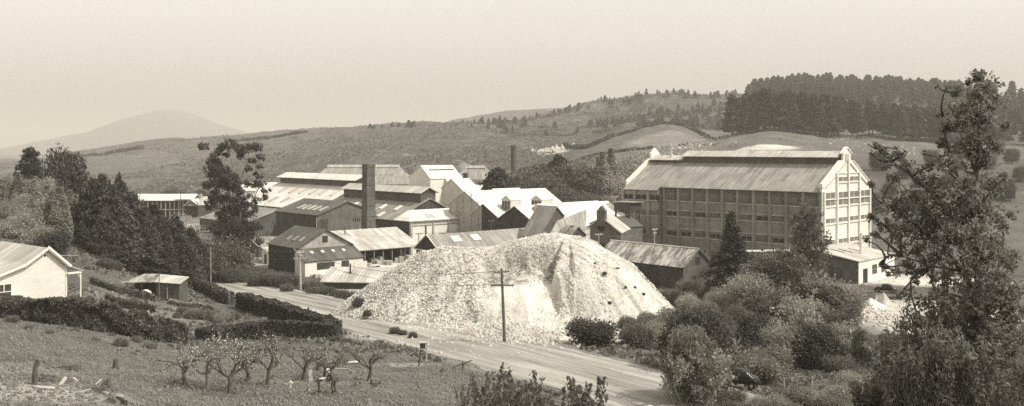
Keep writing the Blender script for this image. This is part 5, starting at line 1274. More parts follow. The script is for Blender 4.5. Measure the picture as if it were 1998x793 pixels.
for i, (px, Y, hh) in enumerate([(700, 122, 1.2), (770, 108, .9), (786, 107, .7), (806, 105, .8), (716, 119, .8)]):
    x, y = (px - CX) / F * Y, Y; plant('darkshrub', px, Y, hh, 'low bush at the toe of the lime heap by the road', cat='bush', name='bush', group='low bushes at the toe of the heap', z=max(float(heap_top(np.array(x), np.array(y))), float(h(x, y))), sink=.1)

for k, px, Y, py, wd in [('willow', 1345, 76, 642, .62), ('willow', 1388, 78, 675, .7), ('bare', 1330, 75, 660, .9), ('bare', 1372, 74, 650, .9)]:
    plant_top(k, px, Y, py, 'feathery willow standing on the near side of the road with its stems showing', name='near_willow', group='feathery willows on the near road side', wid=wd)
for i, (px, Y, hh) in enumerate([(1425, 73, 1.3), (1455, 74, 1.0), (1490, 73, 1.4), (1520, 74, 1.6), (1550, 73, 1.3), (1580, 75, 1.8), (1610, 74, 1.5), (1640, 76, 2.0), (1400, 72, 1.2), (1310, 72, .9)]):
    plant('paleshrub' if i % 2 else 'shrub', px, Y, hh, 'light bush on the near side of the road end', cat='bush', name='bush', group='light bushes on the near side of the road end')
# big tree close by at the right edge
nt_ = [(1920, 165, 26), (1905, 185, 24), (1940, 190, 30), (1868, 176, 13), (1848, 172, 8), (1882, 205, 18), (1858, 212, 10), (1838, 225, 8), (1905, 225, 30), (1875, 245, 20), (1845, 250, 14), (1930, 245, 24), (1900, 275, 30), (1868, 285, 22), (1840, 278, 12), (1720, 292, 10), (1708, 285, 7), (1735, 306, 13), (1756, 302, 12), (1765, 322, 14), (1728, 325, 8),
       (1800, 300, 8), (1820, 320, 16), (1850, 320, 24), (1885, 320, 30), (1922, 300, 28), (1790, 352, 20), (1770, 372, 16), (1815, 362, 24), (1850, 370, 30), (1890, 372, 34), (1930, 360, 30), (1745, 395, 14), (1722, 408, 12), (1768, 410, 22), (1802, 408, 28), (1842, 415, 32), (1885, 420, 34), (1925, 420, 38), (1730, 440, 16), (1710, 455, 10), (1760, 450, 26), (1800, 452, 30),
       (1845, 460, 32), (1890, 465, 34), (1928, 470, 34), (1755, 485, 18), (1790, 492, 22), (1830, 500, 24), (1875, 510, 30), (1920, 520, 38), (1850, 540, 22), (1890, 560, 28), (1925, 575, 34), (1820, 545, 12), (1715, 520, 6), (1735, 500, 9), (1900, 610, 26), (1935, 640, 30), (1965, 620, 30), (1880, 650, 20), (1915, 690, 26), (1955, 700, 30), (1990, 660, 40), (2010, 740, 40), (1940, 745, 24), (1850, 590, 14), (1700, 300, 5), (1695, 283, 4), (1748, 290, 6), (1830, 168, 5), (1892, 160, 8), (1915, 142, 8), (1702, 362, 8), (1745, 350, 12), (1700, 425, 10), (1692, 470, 7), (1745, 530, 12), (1775, 556, 15), (1800, 585, 18), (1842, 600, 22), (1872, 620, 26), (1900, 580, 32), (1938, 590, 28), (1935, 545, 28), (1780, 385, 14), (1740, 465, 14), (1770, 515, 14), (1955, 430, 20), (1950, 500, 22), (1965, 560, 28), (1985, 610, 30), (1975, 500, 18), (1815, 440, 16), (1790, 530, 18), (1755, 575, 14), (1960, 350, 14), (1830, 350, 14), (1745, 440, 10), (1825, 630, 22), (1790, 620, 18)]
nl_ = [([(1925, 800, 0), (1922, 700, 0), (1915, 600, .2), (1905, 500, .4), (1900, 420, .2), (1905, 340, 0), (1910, 260, 0), (1915, 190, 0)], .30, .03), ([(1915, 600, 0), (1880, 530, -.5), (1840, 480, -.6), (1790, 440, -.6), (1740, 410, -.4)], .14, .03), ([(1905, 500, 0), (1860, 430, .8), (1820, 380, .8), (1780, 345, .6), (1740, 315, .5), (1710, 290, .5)], .12, .015),
       ([(1900, 420, 0), (1870, 350, -.6), (1855, 300, -.6), (1842, 260, -.6), (1840, 225, -.5)], .10, .015), ([(1905, 340, 0), (1880, 280, .6), (1868, 230, .6), (1862, 180, .5)], .08, .012), ([(1915, 600, 0), (1945, 540, .6), (1955, 480, .6)], .12, .03), ([(1880, 530, -.4), (1820, 520, -.4), (1760, 500, -.3), (1720, 520, -.3)], .07, .012)]
lobe_tree('near_tree', 'big dark spreading tree close by at the edge, its boughs crossing the view', 'tree', nt_, 46, 1925, 720, .12, 'leaf_near', 'bark', nl_, 1.8, 51, .3, gap=.36, asp=1.7, shell=.0)

# upright broom stems below it
def broom(px, Y, py_top, seed, spread, label, mat='leaf_shrub'):
    r = np.random.default_rng(seed); x0, z0 = (px - CX) / F * Y, hz((px - CX) / F * Y, Y) - .2; H_ = CAMZ - (py_top - HY) / F * Y - z0
    o = empty('broom_bush', (x0, Y, z0), 0, label, 'bush', 'upright broom bushes under the near tree'); mb = MB(); pts = []
    for i in range(34):
        a = r.random() * 6.28; d = spread * math.sqrt(r.random()); tip = np.array([math.cos(a) * d * 1.2, math.sin(a) * d, H_ * (.6 + .42 * r.random())]); b0 = np.array([math.cos(a) * d * .25, math.sin(a) * d * .25, 0])
        q = limb(mb, b0, tip, .022, .006, r, .05, 4, 3)
        k = 70; t = .15 + .85 * r.random(k); pts.append(b0 + (tip - b0) * t[:, None] + r.normal(0, .10, (k, 3)))
    mb.build('stems', 'bark_mid', o); pts = np.concatenate(pts); link('foliage', leaf_mesh('foliage', pts, .10 * (.5 + r.random(len(pts))), seed, mat, 2.6, 1.2), o)
for i, (px, Y, py, sp) in enumerate([(1750, 48, 640, .7), (1790, 47, 575, .8), (1830, 46, 545, .9), (1870, 47, 560, .9), (1905, 48, 590, .9), (1815, 52, 600, 1.0), (1860, 52, 600, 1.0), (1945, 50, 600, 1.0), (1760, 44, 690, .9), (1800, 43, 660, 1.0), (1850, 43, 630, 1.0), (1900, 43, 650, 1.0), (1700, 47, 740, .8), (1840, 49, 575, 1.1), (1885, 51, 560, 1.1), (1960, 52, 570, 1.1), (2000, 52, 580, 1.1), (1735, 50, 620, .9), (1925, 52, 575, 1.0), (1985, 48, 620, 1.0), (1720, 54, 690, .8), (1770, 54, 660, .9), (1900, 55, 640, 1.0)]):
    broom(px, Y, py, 700 + i, sp, 'upright feathery broom bush below the big near tree')
# dark leafy bushes poking in at the bottom edge
def proto_sprig(seed):
    r = np.random.default_rng(seed); mb = MB(); pts = []
    for i in range(6):
        a = r.random() * 6.28; d = .8 * math.sqrt(r.random()); L_ = .55 + .45 * r.random(); b0 = np.array([math.cos(a) * d * .5, math.sin(a) * d * .5, -.3]); tip = np.array([math.cos(a) * d * 1.9, math.sin(a) * d * 1.5, 2.4 * L_]); limb(mb, b0, tip, .03, .008, r, .08, 4, 4)
        k = int(110 * L_); t = r.random(k) ** .8; w = .34 * (1 - t * .7); pts.append(b0 + (tip - b0) * t[:, None] + r.normal(0, 1, (k, 3)) * w[:, None] * .6)
    pts = np.concatenate(pts); return mb.mesh('stems', 'bark'), leaf_mesh('foliage', pts, .13 * (.5 + .9 * r.random(len(pts))), seed, 'leaf_mid', 1.8)
for s in range(4): reg('sprig', proto_sprig(390 + s), 2.4, SN)
for i, (px, Y, py) in enumerate([(936, 60, 745), (958, 58, 728), (982, 61, 745), (1012, 57, 716), (1034, 60, 742), (1106, 58, 738), (1168, 57, 718), (1140, 61, 752), (905, 62, 756)]):
    plant_top('sprig', px, Y, py, 'dark leafy sprig of the low bushes on the near bank edge', cat='bush', name='bush', group='low bushes on the near bank edge', wid=.72, sink=.1)
for i in range(14):
    px = 1420 + i * 36 + random.uniform(-8, 8); plant(random.choice(['paleshrub', 'shrub']), px, random.uniform(70, 80), random.uniform(1, 1.7), 'light bush along the grassy strip at the very bottom', cat='bush', name='bush', group='light bushes along the bottom grassy strip')

# ---------------------------------------------------------------- hedges
def hedge(label, line, w, hgt, n, mat='hedge', rough=.12, ls=.2, seed=1, name='hedge'):
    r = np.random.default_rng(seed); L = np.array([((p[0] - CX) / F * p[1], p[1]) for p in line]); seg = np.linalg.norm(np.diff(L, axis=0), axis=1); cs = np.concatenate([[0], np.cumsum(seg)]); T = cs[-1]
    hs = np.interp
    def hh(t): return (np.interp(t / T, np.linspace(0, 1, len(hgt)), hgt)) * (1 + rough * 2 * (vnoise(t / 1.6, t * 0, seed) - .5) + rough * (vnoise(t / .5, t * 0 + 3, seed) - .5))
    def ctr(t): return np.interp(t, cs, L[:, 0]), np.interp(t, cs, L[:, 1])
    def nrm(t):
        x0, y0 = ctr(np.maximum(t - .3, 0)); x1, y1 = ctr(np.minimum(t + .3, T)); d = np.stack([x1 - x0, y1 - y0], -1); d /= np.linalg.norm(d, axis=-1, keepdims=True) + 1e-9; return np.stack([-d[..., 1], d[..., 0]], -1)
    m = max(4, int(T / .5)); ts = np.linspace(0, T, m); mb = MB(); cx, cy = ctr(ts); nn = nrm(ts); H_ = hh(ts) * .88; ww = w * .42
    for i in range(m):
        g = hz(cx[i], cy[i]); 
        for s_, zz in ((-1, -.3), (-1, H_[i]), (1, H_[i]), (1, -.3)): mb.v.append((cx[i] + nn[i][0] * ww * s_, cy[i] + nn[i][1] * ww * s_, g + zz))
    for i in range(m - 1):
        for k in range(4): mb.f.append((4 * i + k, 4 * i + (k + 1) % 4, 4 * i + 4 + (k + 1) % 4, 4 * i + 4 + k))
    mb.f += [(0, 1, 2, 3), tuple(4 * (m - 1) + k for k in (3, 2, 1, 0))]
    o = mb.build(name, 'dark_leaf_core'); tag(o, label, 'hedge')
    t = r.random(n) * T; side = r.random(n); H2 = hh(t); u = np.where(side < .38, -1, np.where(side < .62, 1, r.uniform(-1, 1, n))); zz = np.where(side < .62, r.random(n), 1.0) * H2
    ex = 1 + rough * 1.6 * (vnoise(t / .7, zz / .6, seed + 4) - .4)
    x, y = ctr(t); nv = nrm(t); x = x + nv[:, 0] * w * .5 * u * ex; y = y + nv[:, 1] * w * .5 * u * ex; z = h(x, y) + CAMZ + zz + r.normal(0, .05, n)
    f = leaf_mesh('foliage', np.stack([x, y, z], 1), ls * (.5 + r.random(n)), seed + 9, mat, 1.3); link('foliage', f, o); return o
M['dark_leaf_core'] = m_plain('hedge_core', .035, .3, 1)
hedge('clipped dark hedge along the road, between the gate and its far end', [(447, 135), (420, 142), (396, 150), (366, 166)], 1.5, [1.9, 2.0, 1.6], 9000, seed=3)
hedge('clipped dark hedge along the road between the gate and the corner', [(472, 131), (515, 125), (560, 119), (610, 113), (655, 108)], 1.6, [2.1, 2.0, 1.7, 1.6], 14000, seed=4)
hedge('clipped dark hedge running back from the road corner across the garden', [(655, 107.6), (590, 106.5), (520, 105), (450, 102), (390, 99)], 1.5, [1.6, 1.6, 1.5, 1.2], 11000, seed=5)
hedge('wild overgrown hedge in front of the weatherboard house', [(-20, 92), (60, 92), (130, 91.5), (200, 92), (260, 93), (320, 95.5), (352, 97)], 2.4, [1.7, 2.0, 2.0, 2.3, 2.2, 1.4], 19000, 'leaf_mid', .35, .26, 6)
hedge('hedge behind the garden shed at the foot of the cypresses', [(196, 146), (240, 147), (290, 150), (330, 154), (372, 158)], 1.6, [1.8, 2.0, 1.9, 1.8], 9000, seed=7)
hedge('low planted row on the garden terrace', [(178, 120), (215, 120), (250, 121), (300, 123)], 1.0, [.7, .9, .8], 3500, 'leaf_mid', .3, .2, 8, 'planted_row')
hedge('lower planted row on the garden terrace nearer the road', [(205, 112), (260, 113), (300, 114.5)], 1.0, [.8, .8, .6], 2800, 'leaf_mid', .3, .2, 9, 'planted_row')
hedge('thin flower row under the roadside hedge', [(330, 124), (370, 124.5), (430, 125)], .8, [.5, .7, .6], 1800, 'leaf_pale', .3, .16, 10, 'planted_row')
for i in range(13):
    px = 345 + i * 9.5 + random.uniform(-3, 3); plant(random.choice(['shrub', 'paleshrub', 'darkshrub']), px, random.uniform(113, 119), random.uniform(.9, 1.6), 'small garden shrub in the bed below the gate', cat='bush', name='garden_shrub', group='garden shrubs in the bed below the gate', wid=.8)
for i in range(12):
    px = 30 + i * 30; plant('shrub', px + random.uniform(-8, 8), random.uniform(85, 90), random.uniform(.5, 1.0), 'low weedy clump under the overgrown hedge', cat='bush', name='weed_clump', group='weedy clumps under the overgrown hedge')
for i in range(10):
    px = 655 + i * 22; Y = 107 - i * 1.9; plant('darkshrub', px, Y - 1.6, random.uniform(.5, .9), 'low scrubby clump on the near verge of the road', cat='bush', name='weed_clump', group='scrubby clumps on the near verge')

# ---------------------------------------------------------------- bare fruit trees
def fruit_tree(px, py, top_py, lean, seed, blossom, label, bark='bark_mid', spread=1.0):
    r = np.random.default_rng(seed); b = G(px, py, 50); H_ = (b.z - (CAMZ - (top_py - HY) / F * b.y)) * -1
    o = empty('fruit_tree', (b.x, b.y, b.z - .1), 0, label, 'tree'); mb = MB(); tips = []
    k0 = np.array([lean * .25, 0, H_ * .3]); limb(mb, (0, 0, -.2), k0, .15, .12, r, .06, 4, 7)
    def grow(p, d, L, rad, dep):
        e = p + d * L; q = limb(mb, p, e, rad, rad * .55, r, .14, 4, 5 if dep > 1 else 4); tips.append((p, e))
        if dep == 0: return
        for _ in range(3 if dep > 1 else 4):
            nd = d + r.normal(0, .55, 3) * np.array([1, 1, .7]) + np.array([0, 0, .12]); nd /= np.linalg.norm(nd); s_ = q[2 + int(r.integers(0, 3))]
            grow(np.array(s_), nd, L * r.uniform(.5, .75), rad * .5, dep - 1)
    nb = 4
    for i in range(nb):
        a = i * 6.283 / nb + r.random(); d = np.array([math.cos(a) * .8 * spread, math.sin(a) * .8, .75 + .3 * r.random()]); d /= np.linalg.norm(d); grow(k0, d, H_ * .42, .085, 3)
    mb.build('trunk', bark, o)
    if blossom:
        T = [tips[i] for i in r.integers(0, len(tips), blossom)]; t = r.random(blossom)[:, None]; P_ = np.array([a for a, _ in T]) * (1 - t) + np.array([b_ for _, b_ in T]) * t + r.normal(0, .06, (blossom, 3))
        link('blossom', leaf_mesh('blossom', P_, .085 * (.6 + .8 * r.random(blossom)), seed, 'blossom', 1.1), o)
        k = blossom // 5; link('leaves', leaf_mesh('leaves', P_[:k] + r.normal(0, .08, (k, 3)), .09, seed + 1, 'leaf_shrub', 1.4), o)
    return o
FT = [(362, 752, 665, -.5, 110, 'sparse fruit tree, leftmost of the blossoming group in the plot'), (402, 762, 648, .3, 260, 'tallest blossoming fruit tree with a forked pale trunk in the plot'), (445, 768, 660, .3, 240, 'blossoming fruit tree standing just in front of the tallest one'),
      (523, 752, 655, .2, 200, 'blossoming fruit tree with two upright dark stems'), (480, 745, 668, .2, 160, 'small blossoming fruit tree behind the two stemmed one'), (592, 742, 668, .4, 60, 'bare fruit tree beside the white upright board'), (650, 738, 676, -.8, 0, 'leaning bare fruit tree right behind the two bent workers'), (718, 744, 662, .7, 0, 'wide vase shaped bare fruit tree nearest the pale log'),
      (637, 744, 685, -.6, 0, 'thin bare sapling leaning away beside the two bent workers'), (40, 470, 440, .2, 0, 'pale bare fruit tree on the slope above the house')]
for i, (px, py, tp, ln, bl, lb_) in enumerate(FT): fruit_tree(px, py, tp, ln, 900 + i * 3, bl, lb_, 'bark_pale' if i == 9 else ('bark_mid' if i in (1, 6) else 'bark'), 1.6 if i == 7 else 1.3)

# ---------------------------------------------------------------- grass and weeds
def grass():
    r = np.random.default_rng(88); n = 120000
    px = r.uniform(-60, 2060, n); Y = np.exp(r.uniform(math.log(46), math.log(185), n)); x = (px - CX) / F * Y
    t, q = road_tq(x, Y); plot = (q < -6.5) & (px < 960) & (Y < 92); hp = heap_top(x, Y) > h(x, Y) - .5
    d = fbm(x / 3.5, Y / 3.5, 401, 4); k = (np.abs(q) > RW + .3 + d * 2) & ~hp & (d > -.1 + .36 * plot + .2 * ((px < 140) & (Y < 62))) & ~((px > 1620) & (Y > 122)) & ~((q > 0) & (px > 660) & (px < 1150) & (Y > 98))
    x, Y = x[k], Y[k]; m = len(x); s = .12 + .35 * r.random(m) ** 2
    z = h(x, Y) + CAMZ + s * .25
    return leaf_mesh('grass', np.stack([x, Y, z], 1), s, 89, 'grass', 1.6, 1.0)
tag(link('grass', grass()), 'rough grass and weeds over the verges, slopes and garden', 'grass', kind='stuff')
def clods():
    r = np.random.default_rng(90); n = 26000
    px = r.uniform(-40, 980, n); Y = r.uniform(45, 93, n); x = (px - CX) / F * Y; t, q = road_tq(x, Y); k = (q < -7.5); x, Y = x[k], Y[k]
    return rock_mesh(len(x), np.stack([x, Y, h(x, Y) + CAMZ], 1), .03, .17, 'clods', 'soil', 91)
M['soil'] = m_plain('soil_clods', .15, .4, 2)
tag(link('clods', clods()), 'clods of dug soil scattered over the bare plot', 'soil clods', kind='stuff')
# ---------------------------------------------------------------- weatherboard house at the left
HX, HYY = (130 - CX) / F * 110, 110.0
HA = .87
r = empty('weatherboard_house', (HX, HYY, CAMZ - 16.9), HA, 'white weatherboard house with a gable end and small side porch', 'house')
# gable end in the local plane y=0, running to -x; ridge runs back along y
gable(r, 0, 11, [(-8.6, 2.9), (-4.7, 4.2), (-2.35, 5.75), (0, 3.6)], 'weatherboard', 'light_iron_y', 'y', over=.45, base=-2)
q = MB()
for a, b in (((-8.8, 2.95), (-4.7, 4.3)), ((-4.7, 4.3), (-2.35, 5.9)), ((.25, 3.5), (-2.35, 5.9))):
    q.slab([(a[0], -.5, a[1]), (b[0], -.5, b[1]), (b[0], -.42, b[1]), (a[0], -.42, a[1])], .26)
q.build('barge_board', 'trim_white', r)
q = MB(); q.slab([(.02, -.4, 3.75), (1.75, -.4, 3.0), (1.75, 9, 3.0), (.02, 9, 3.75)], .1); q.build('porch_roof', 'light_iron_y', r)
for y in (-.25, 3.5, 7.5): MB().box(1.45, 1.57, y, y + .12, -.3, 2.95).build('porch_post', 'trim_white', r)
q = MB(); q.box(0, 1.6, -.3, -.22, 2.7, 2.92); q.build('porch_beam', 'trim_white', r)
q = MB()
for t in range(6):
    a = t / 6 * math.pi / 2; b = (t + 1) / 6 * math.pi / 2; q.tube((1.45 - .6 + .6 * math.sin(a), -.19, 2.7 - .6 + .6 * math.cos(a)), (1.45 - .6 + .6 * math.sin(b), -.19, 2.7 - .6 + .6 * math.cos(b)), .04, n=5)
q.build('porch_bracket', 'trim_white', r)
MB().box(-.12, .02, -.06, 0, -1, 3.5).build('corner_board', 'trim_white', r)
window(r, 'y-', -7.6, -6.0, .6, 2.3, 0, 2, 2, 'trim_white', 'glass', .12)
MB().tube((-2.4, -.03, 5.0), (-2.4, .02, 5.0), .12, n=10).build('gable_vent', 'dark', r)
q = MB(); q.slab([(-8.2, -1.5, .5), (-5.2, -1.5, .5), (-5.2, -.1, .62), (-8.2, -.1, .62)], .05); q.build('window_shelf', 'trim_white', r)
# trellis frame beyond the porch
p = P(136, 124); t = empty('trellis_frame', (p.x, p.y, p.z), .1, 'open wooden post and rail frame behind the house porch', 'frame')
for x in (-1.2, -.75, -.3, .15, .95): MB().box(x, x + .07, 0, .07, -.3, 2.5 if x > .9 else 2.2).build('post', 'wood', t)
MB().box(-1.3, 1.0, -.03, .1, 2.2, 2.28).build('top_rail', 'wood_pale', t); MB().box(-1.3, 1.0, -.02, .09, 1.2, 1.26).build('middle_rail', 'wood', t)

# ---------------------------------------------------------------- garden shed
p = P(307, 125.5); t = empty('garden_shed', (p.x, p.y, p.z - .1), -.1, 'low garden shed with a pale patched roof, open on one side', 'shed')
MB().box(0, 2.9, 0, 2.6, -.4, 2.1).build('wall', 'timber', t)
MB().box(-4.3, 0, 2.4, 2.55, -.4, 2.0).build('rear_wall', 'timber_dark', t)
for x in (-4.2, -2.2, -.15): MB().box(x, x + .1, .05, .15, -.4, 2.2).build('post', 'wood', t)
q = MB(); q.slab([(-.3, -.35, 2.32), (3.2, -.3, 2.12), (3.0, 2.9, 2.6), (-1.0, 2.9, 2.9)], .09); q.build('roof', 'light_iron', t)
q = MB(); q.slab([(-4.7, -.3, 2.15), (-.35, -.35, 2.30), (-1.2, 2.9, 2.95), (-3.2, 2.9, 2.9)], .09); q.build('side_roof', 'rust_iron', t)
MB().box(1.3, 1.42, -.06, 0, .1, 1.6).build('batten', 'wood_pale', t)
p = P(285, 124.6); mb = MB(); rr = np.random.default_rng(3)
mb.lathe([(.75, -.1), (.8, .3), (.62, .7), (.3, .95), (.05, 1.0)], 10); o = mb.build('white_bundle', 'cloth_white', None, True, (p.x, p.y, p.z)); tag(o, 'white cloth covered bundle under the open side of the garden shed', 'bundle')
p = P(310, 124); tag(MB().tube((0, 0, -.3), (.05, 0, 3.4), .07, .05, 6).build('garden_pole', 'wood', None, loc=(p.x, p.y, p.z)), 'thin pole standing against the front of the garden shed', 'pole')
for px, Y, hh, lb_ in [(208, 94, 1.0, 'short pale stake, one of two in the wild hedge')] * 1 + [(216, 94, 1.05, 'short pale stake beside its twin in the wild hedge')]:
    p = P(px, Y); tag(MB().box(-.06, .06, -.04, .04, -.2, hh + 1.2).build('stake', 'wood_pale', None, loc=(p.x, p.y, p.z)), lb_, 'stake')

# gate in the roadside hedge
a = P(447, 134.6); b = P(471, 131.2); L_ = math.hypot(b.x - a.x, b.y - a.y); t = empty('field_gate', (a.x, a.y, a.z), math.atan2(b.y - a.y, b.x - a.x), 'dark wooden field gate with diagonal braces in the roadside hedge', 'gate')
for x in (0, L_): MB().box(x - .09, x + .09, -.09, .09, -.3, 1.7).build('gate_post', 'wood', t)
q = MB()
for z in (.25, .6, .95, 1.3): q.box(.1, L_ - .1, -.03, .03, z, z + .09)
q.build('rail', 'wood', t); q = MB(); q.tube((.1, -.05, .3), (L_ * .5, -.05, 1.35), .05, n=5); q.tube((L_ - .1, -.05, .3), (L_ * .5, -.05, 1.35), .05, n=5); q.build('brace', 'wood', t)
for x in (L_ * .33, L_ * .66): MB().box(x - .04, x + .04, -.06, -.03, .2, 1.4).build('upright', 'wood', t)

# stand by the road with its path, leaning post, broken rail
p = P(826, 87.5); t = empty('milk_can_stand', (p.x, p.y, p.z), .1, 'small wooden roadside stand with a boxed top on two legs', 'stand')
MB().box(-.32, .32, -.2, .2, 1.15, 1.22).build('shelf', 'wood_pale', t); MB().box(-.30, .18, -.18, .2, 1.22, 1.72).build('box', 'timber_dark', t); MB().box(-.36, .36, -.25, .25, 1.722, 1.78).build('lid', 'wood_pale', t)
MB().box(-.32, -.25, -.18, -.11, -.2, 1.15).build('leg', 'timber_dark', t); MB().box(.22, .36, -.2, -.1, -.2, 1.722).build('leg', 'wood_pale', t)
MB().box(-.3, .2, -.15, -.09, .55, .65).build('brace', 'wood', t)
p = P(816, 82.6); tag(MB().path([(0, 0, -.3), (.08, 0, .7), (.22, 0, 1.5)], [.055, .05, .04], 6).build('leaning_post', 'timber_dark', None, loc=(p.x, p.y, p.z)), 'dark leaning post on the trodden path before the roadside stand', 'post')
p = P(903, 84); mb = MB(); mb.path([(0, 0, -.3), (.03, 0, .75)], [.11, .09], 6).path([(-1.1, 0, .15), (0, -.12, .6), (.8, -.1, .85)], [.09, .08, .05], 6); tag(mb.build('broken_rail', 'wood', None, loc=(p.x, p.y, p.z)), 'broken rail propped on a low post beside the road edge', 'rail')
def log(px, py, pts, rads, mat, label, cat, name):
    p = G(px, py, 48); tag(MB().path(pts, rads, 8).build(name, mat, None, False, (p.x, p.y, p.z)), label, cat)
log(692, 711, [(-.6, 0, .1), (0, .05, .16), (.5, .1, .14), (.95, 0, .22)], [.09, .12, .10, .05], 'cloth_white', 'bleached white log lying on the soil behind the fruit trees', 'log', 'fallen_log')
log(660, 722, [(-.5, 0, .06), (.9, .02, .06)], [.04, .035], 'wood_pale', 'pale straight stick lying on the plot behind the workers', 'stick', 'stick')
log(225, 721, [(0, 0, -.2), (.02, 0, .3), (.05, 0, .75)], [.24, .2, .14], 'bark', 'short dark tree stump alone in the middle of the plot', 'stump', 'tree_stump')
log(621, 722, [(0, 0, -.2), (0, 0, .42)], [.19, .17], 'bark', 'low dark stump behind the white board in the orchard', 'stump', 'tree_stump')
log(66, 752, [(0, 0, -.4), (.05, 0, .4), (.08, 0, .9), (.22, 0, 1.4)], [.17, .14, .13, .09], 'bark', 'tall broken tree stump standing in the pale spoil', 'stump', 'tree_stump')
log(205, 763, [(-.35, 0, .1), (0, .1, .35), (.25, 0, .65), (.2, 0, .35), (.5, 0, 0)], [.12, .2, .1, .14, .08], 'bark', 'dark upturned root lying at the bottom of the plot', 'root', 'tree_root')
log(860, 727, [(-.1, 0, .05), (.2, 0, .2), (.35, 0, .1)], [.07, .08, .04], 'bark', 'small dark root lying on the path by the orchard', 'root', 'tree_root')
# timber scraps in the bright corner
rs = random.Random(5)
for i, (px, py, L_, w_, tilt) in enumerate([(128, 737, .75, .16, .5), (120, 752, .9, .2, 1.3), (84, 760, 1.3, .22, -.1), (178, 760, .8, .12, .2), (190, 752, .7, .1, 1.0), (148, 745, .6, .1, -.6), (98, 735, .5, .12, .9), (160, 768, .9, .14, .4)]):
    p = G(px, py, 46); o = MB().box(-L_ / 2, L_ / 2, -w_ / 2, w_ / 2, 0, .05).build('timber_scrap', 'wood_pale' if i % 3 else 'wood', None, loc=(p.x, p.y, p.z + .08)); o.rotation_euler = (rs.uniform(-.3, .3), -tilt * .5, tilt)
    tag(o, 'broken pale plank lying in the spoil heap of scraps', 'plank', 'broken planks in the spoil')
def brush(px, py, R_, n, seed, label):
    p = G(px, py, 46); r_ = np.random.default_rng(seed); mb = MB()
    for i in range(n):
        a = r_.random() * 6.28; d = R_ * r_.random(); c = np.array([d * math.cos(a), d * math.sin(a) * .6, .05 + .3 * r_.random()]); v = r_.normal(size=3) * np.array([.5, .4, .15]); mb.tube(c - v, c + v, .018, .008, 4, False)
    tag(mb.build('brush_pile', 'bark_mid', None, loc=(p.x, p.y, p.z)), label, 'brush pile')
brush(132, 722, .9, 60, 1, 'tangle of dead twigs beside the tall broken stump'); brush(190, 768, 1.0, 50, 2, 'low pile of twigs round the dark upturned root'); brush(88, 745, .8, 40, 4, 'thin scatter of sticks in the pale spoil')
# white board and small stakes in the orchard
p = G(606, 746, 50); t = tag(MB().box(-.13, .13, -.03, .03, -.2, .82).build('white_board', 'trim_white', None, loc=(p.x, p.y, p.z)), 'white upright board standing among the fruit trees', 'board')
p = G(567, 760, 50); tag(MB().box(-.04, .04, -.03, .03, -.2, .5).prism([(-.16, .42), (.0, .62), (.16, .42)], -.05, .05, 'y').build('white_marker', 'trim_white', None, loc=(p.x, p.y, p.z)), 'little white pointed marker on a peg near the workers', 'marker')
p = G(601, 766, 50); t = empty('bucket', (p.x, p.y, p.z), 0, 'pale metal bucket on the soil left of the bent workers', 'bucket')
MB().lathe([(.1, 0), (.15, .24), (.155, .25)], 14).build('body', 'light_iron', t); MB().lathe([(.125, .252), (.125, .256)], 14).build('rim', 'dark', t)  # dark disc on top stands in for the shade inside the bucket

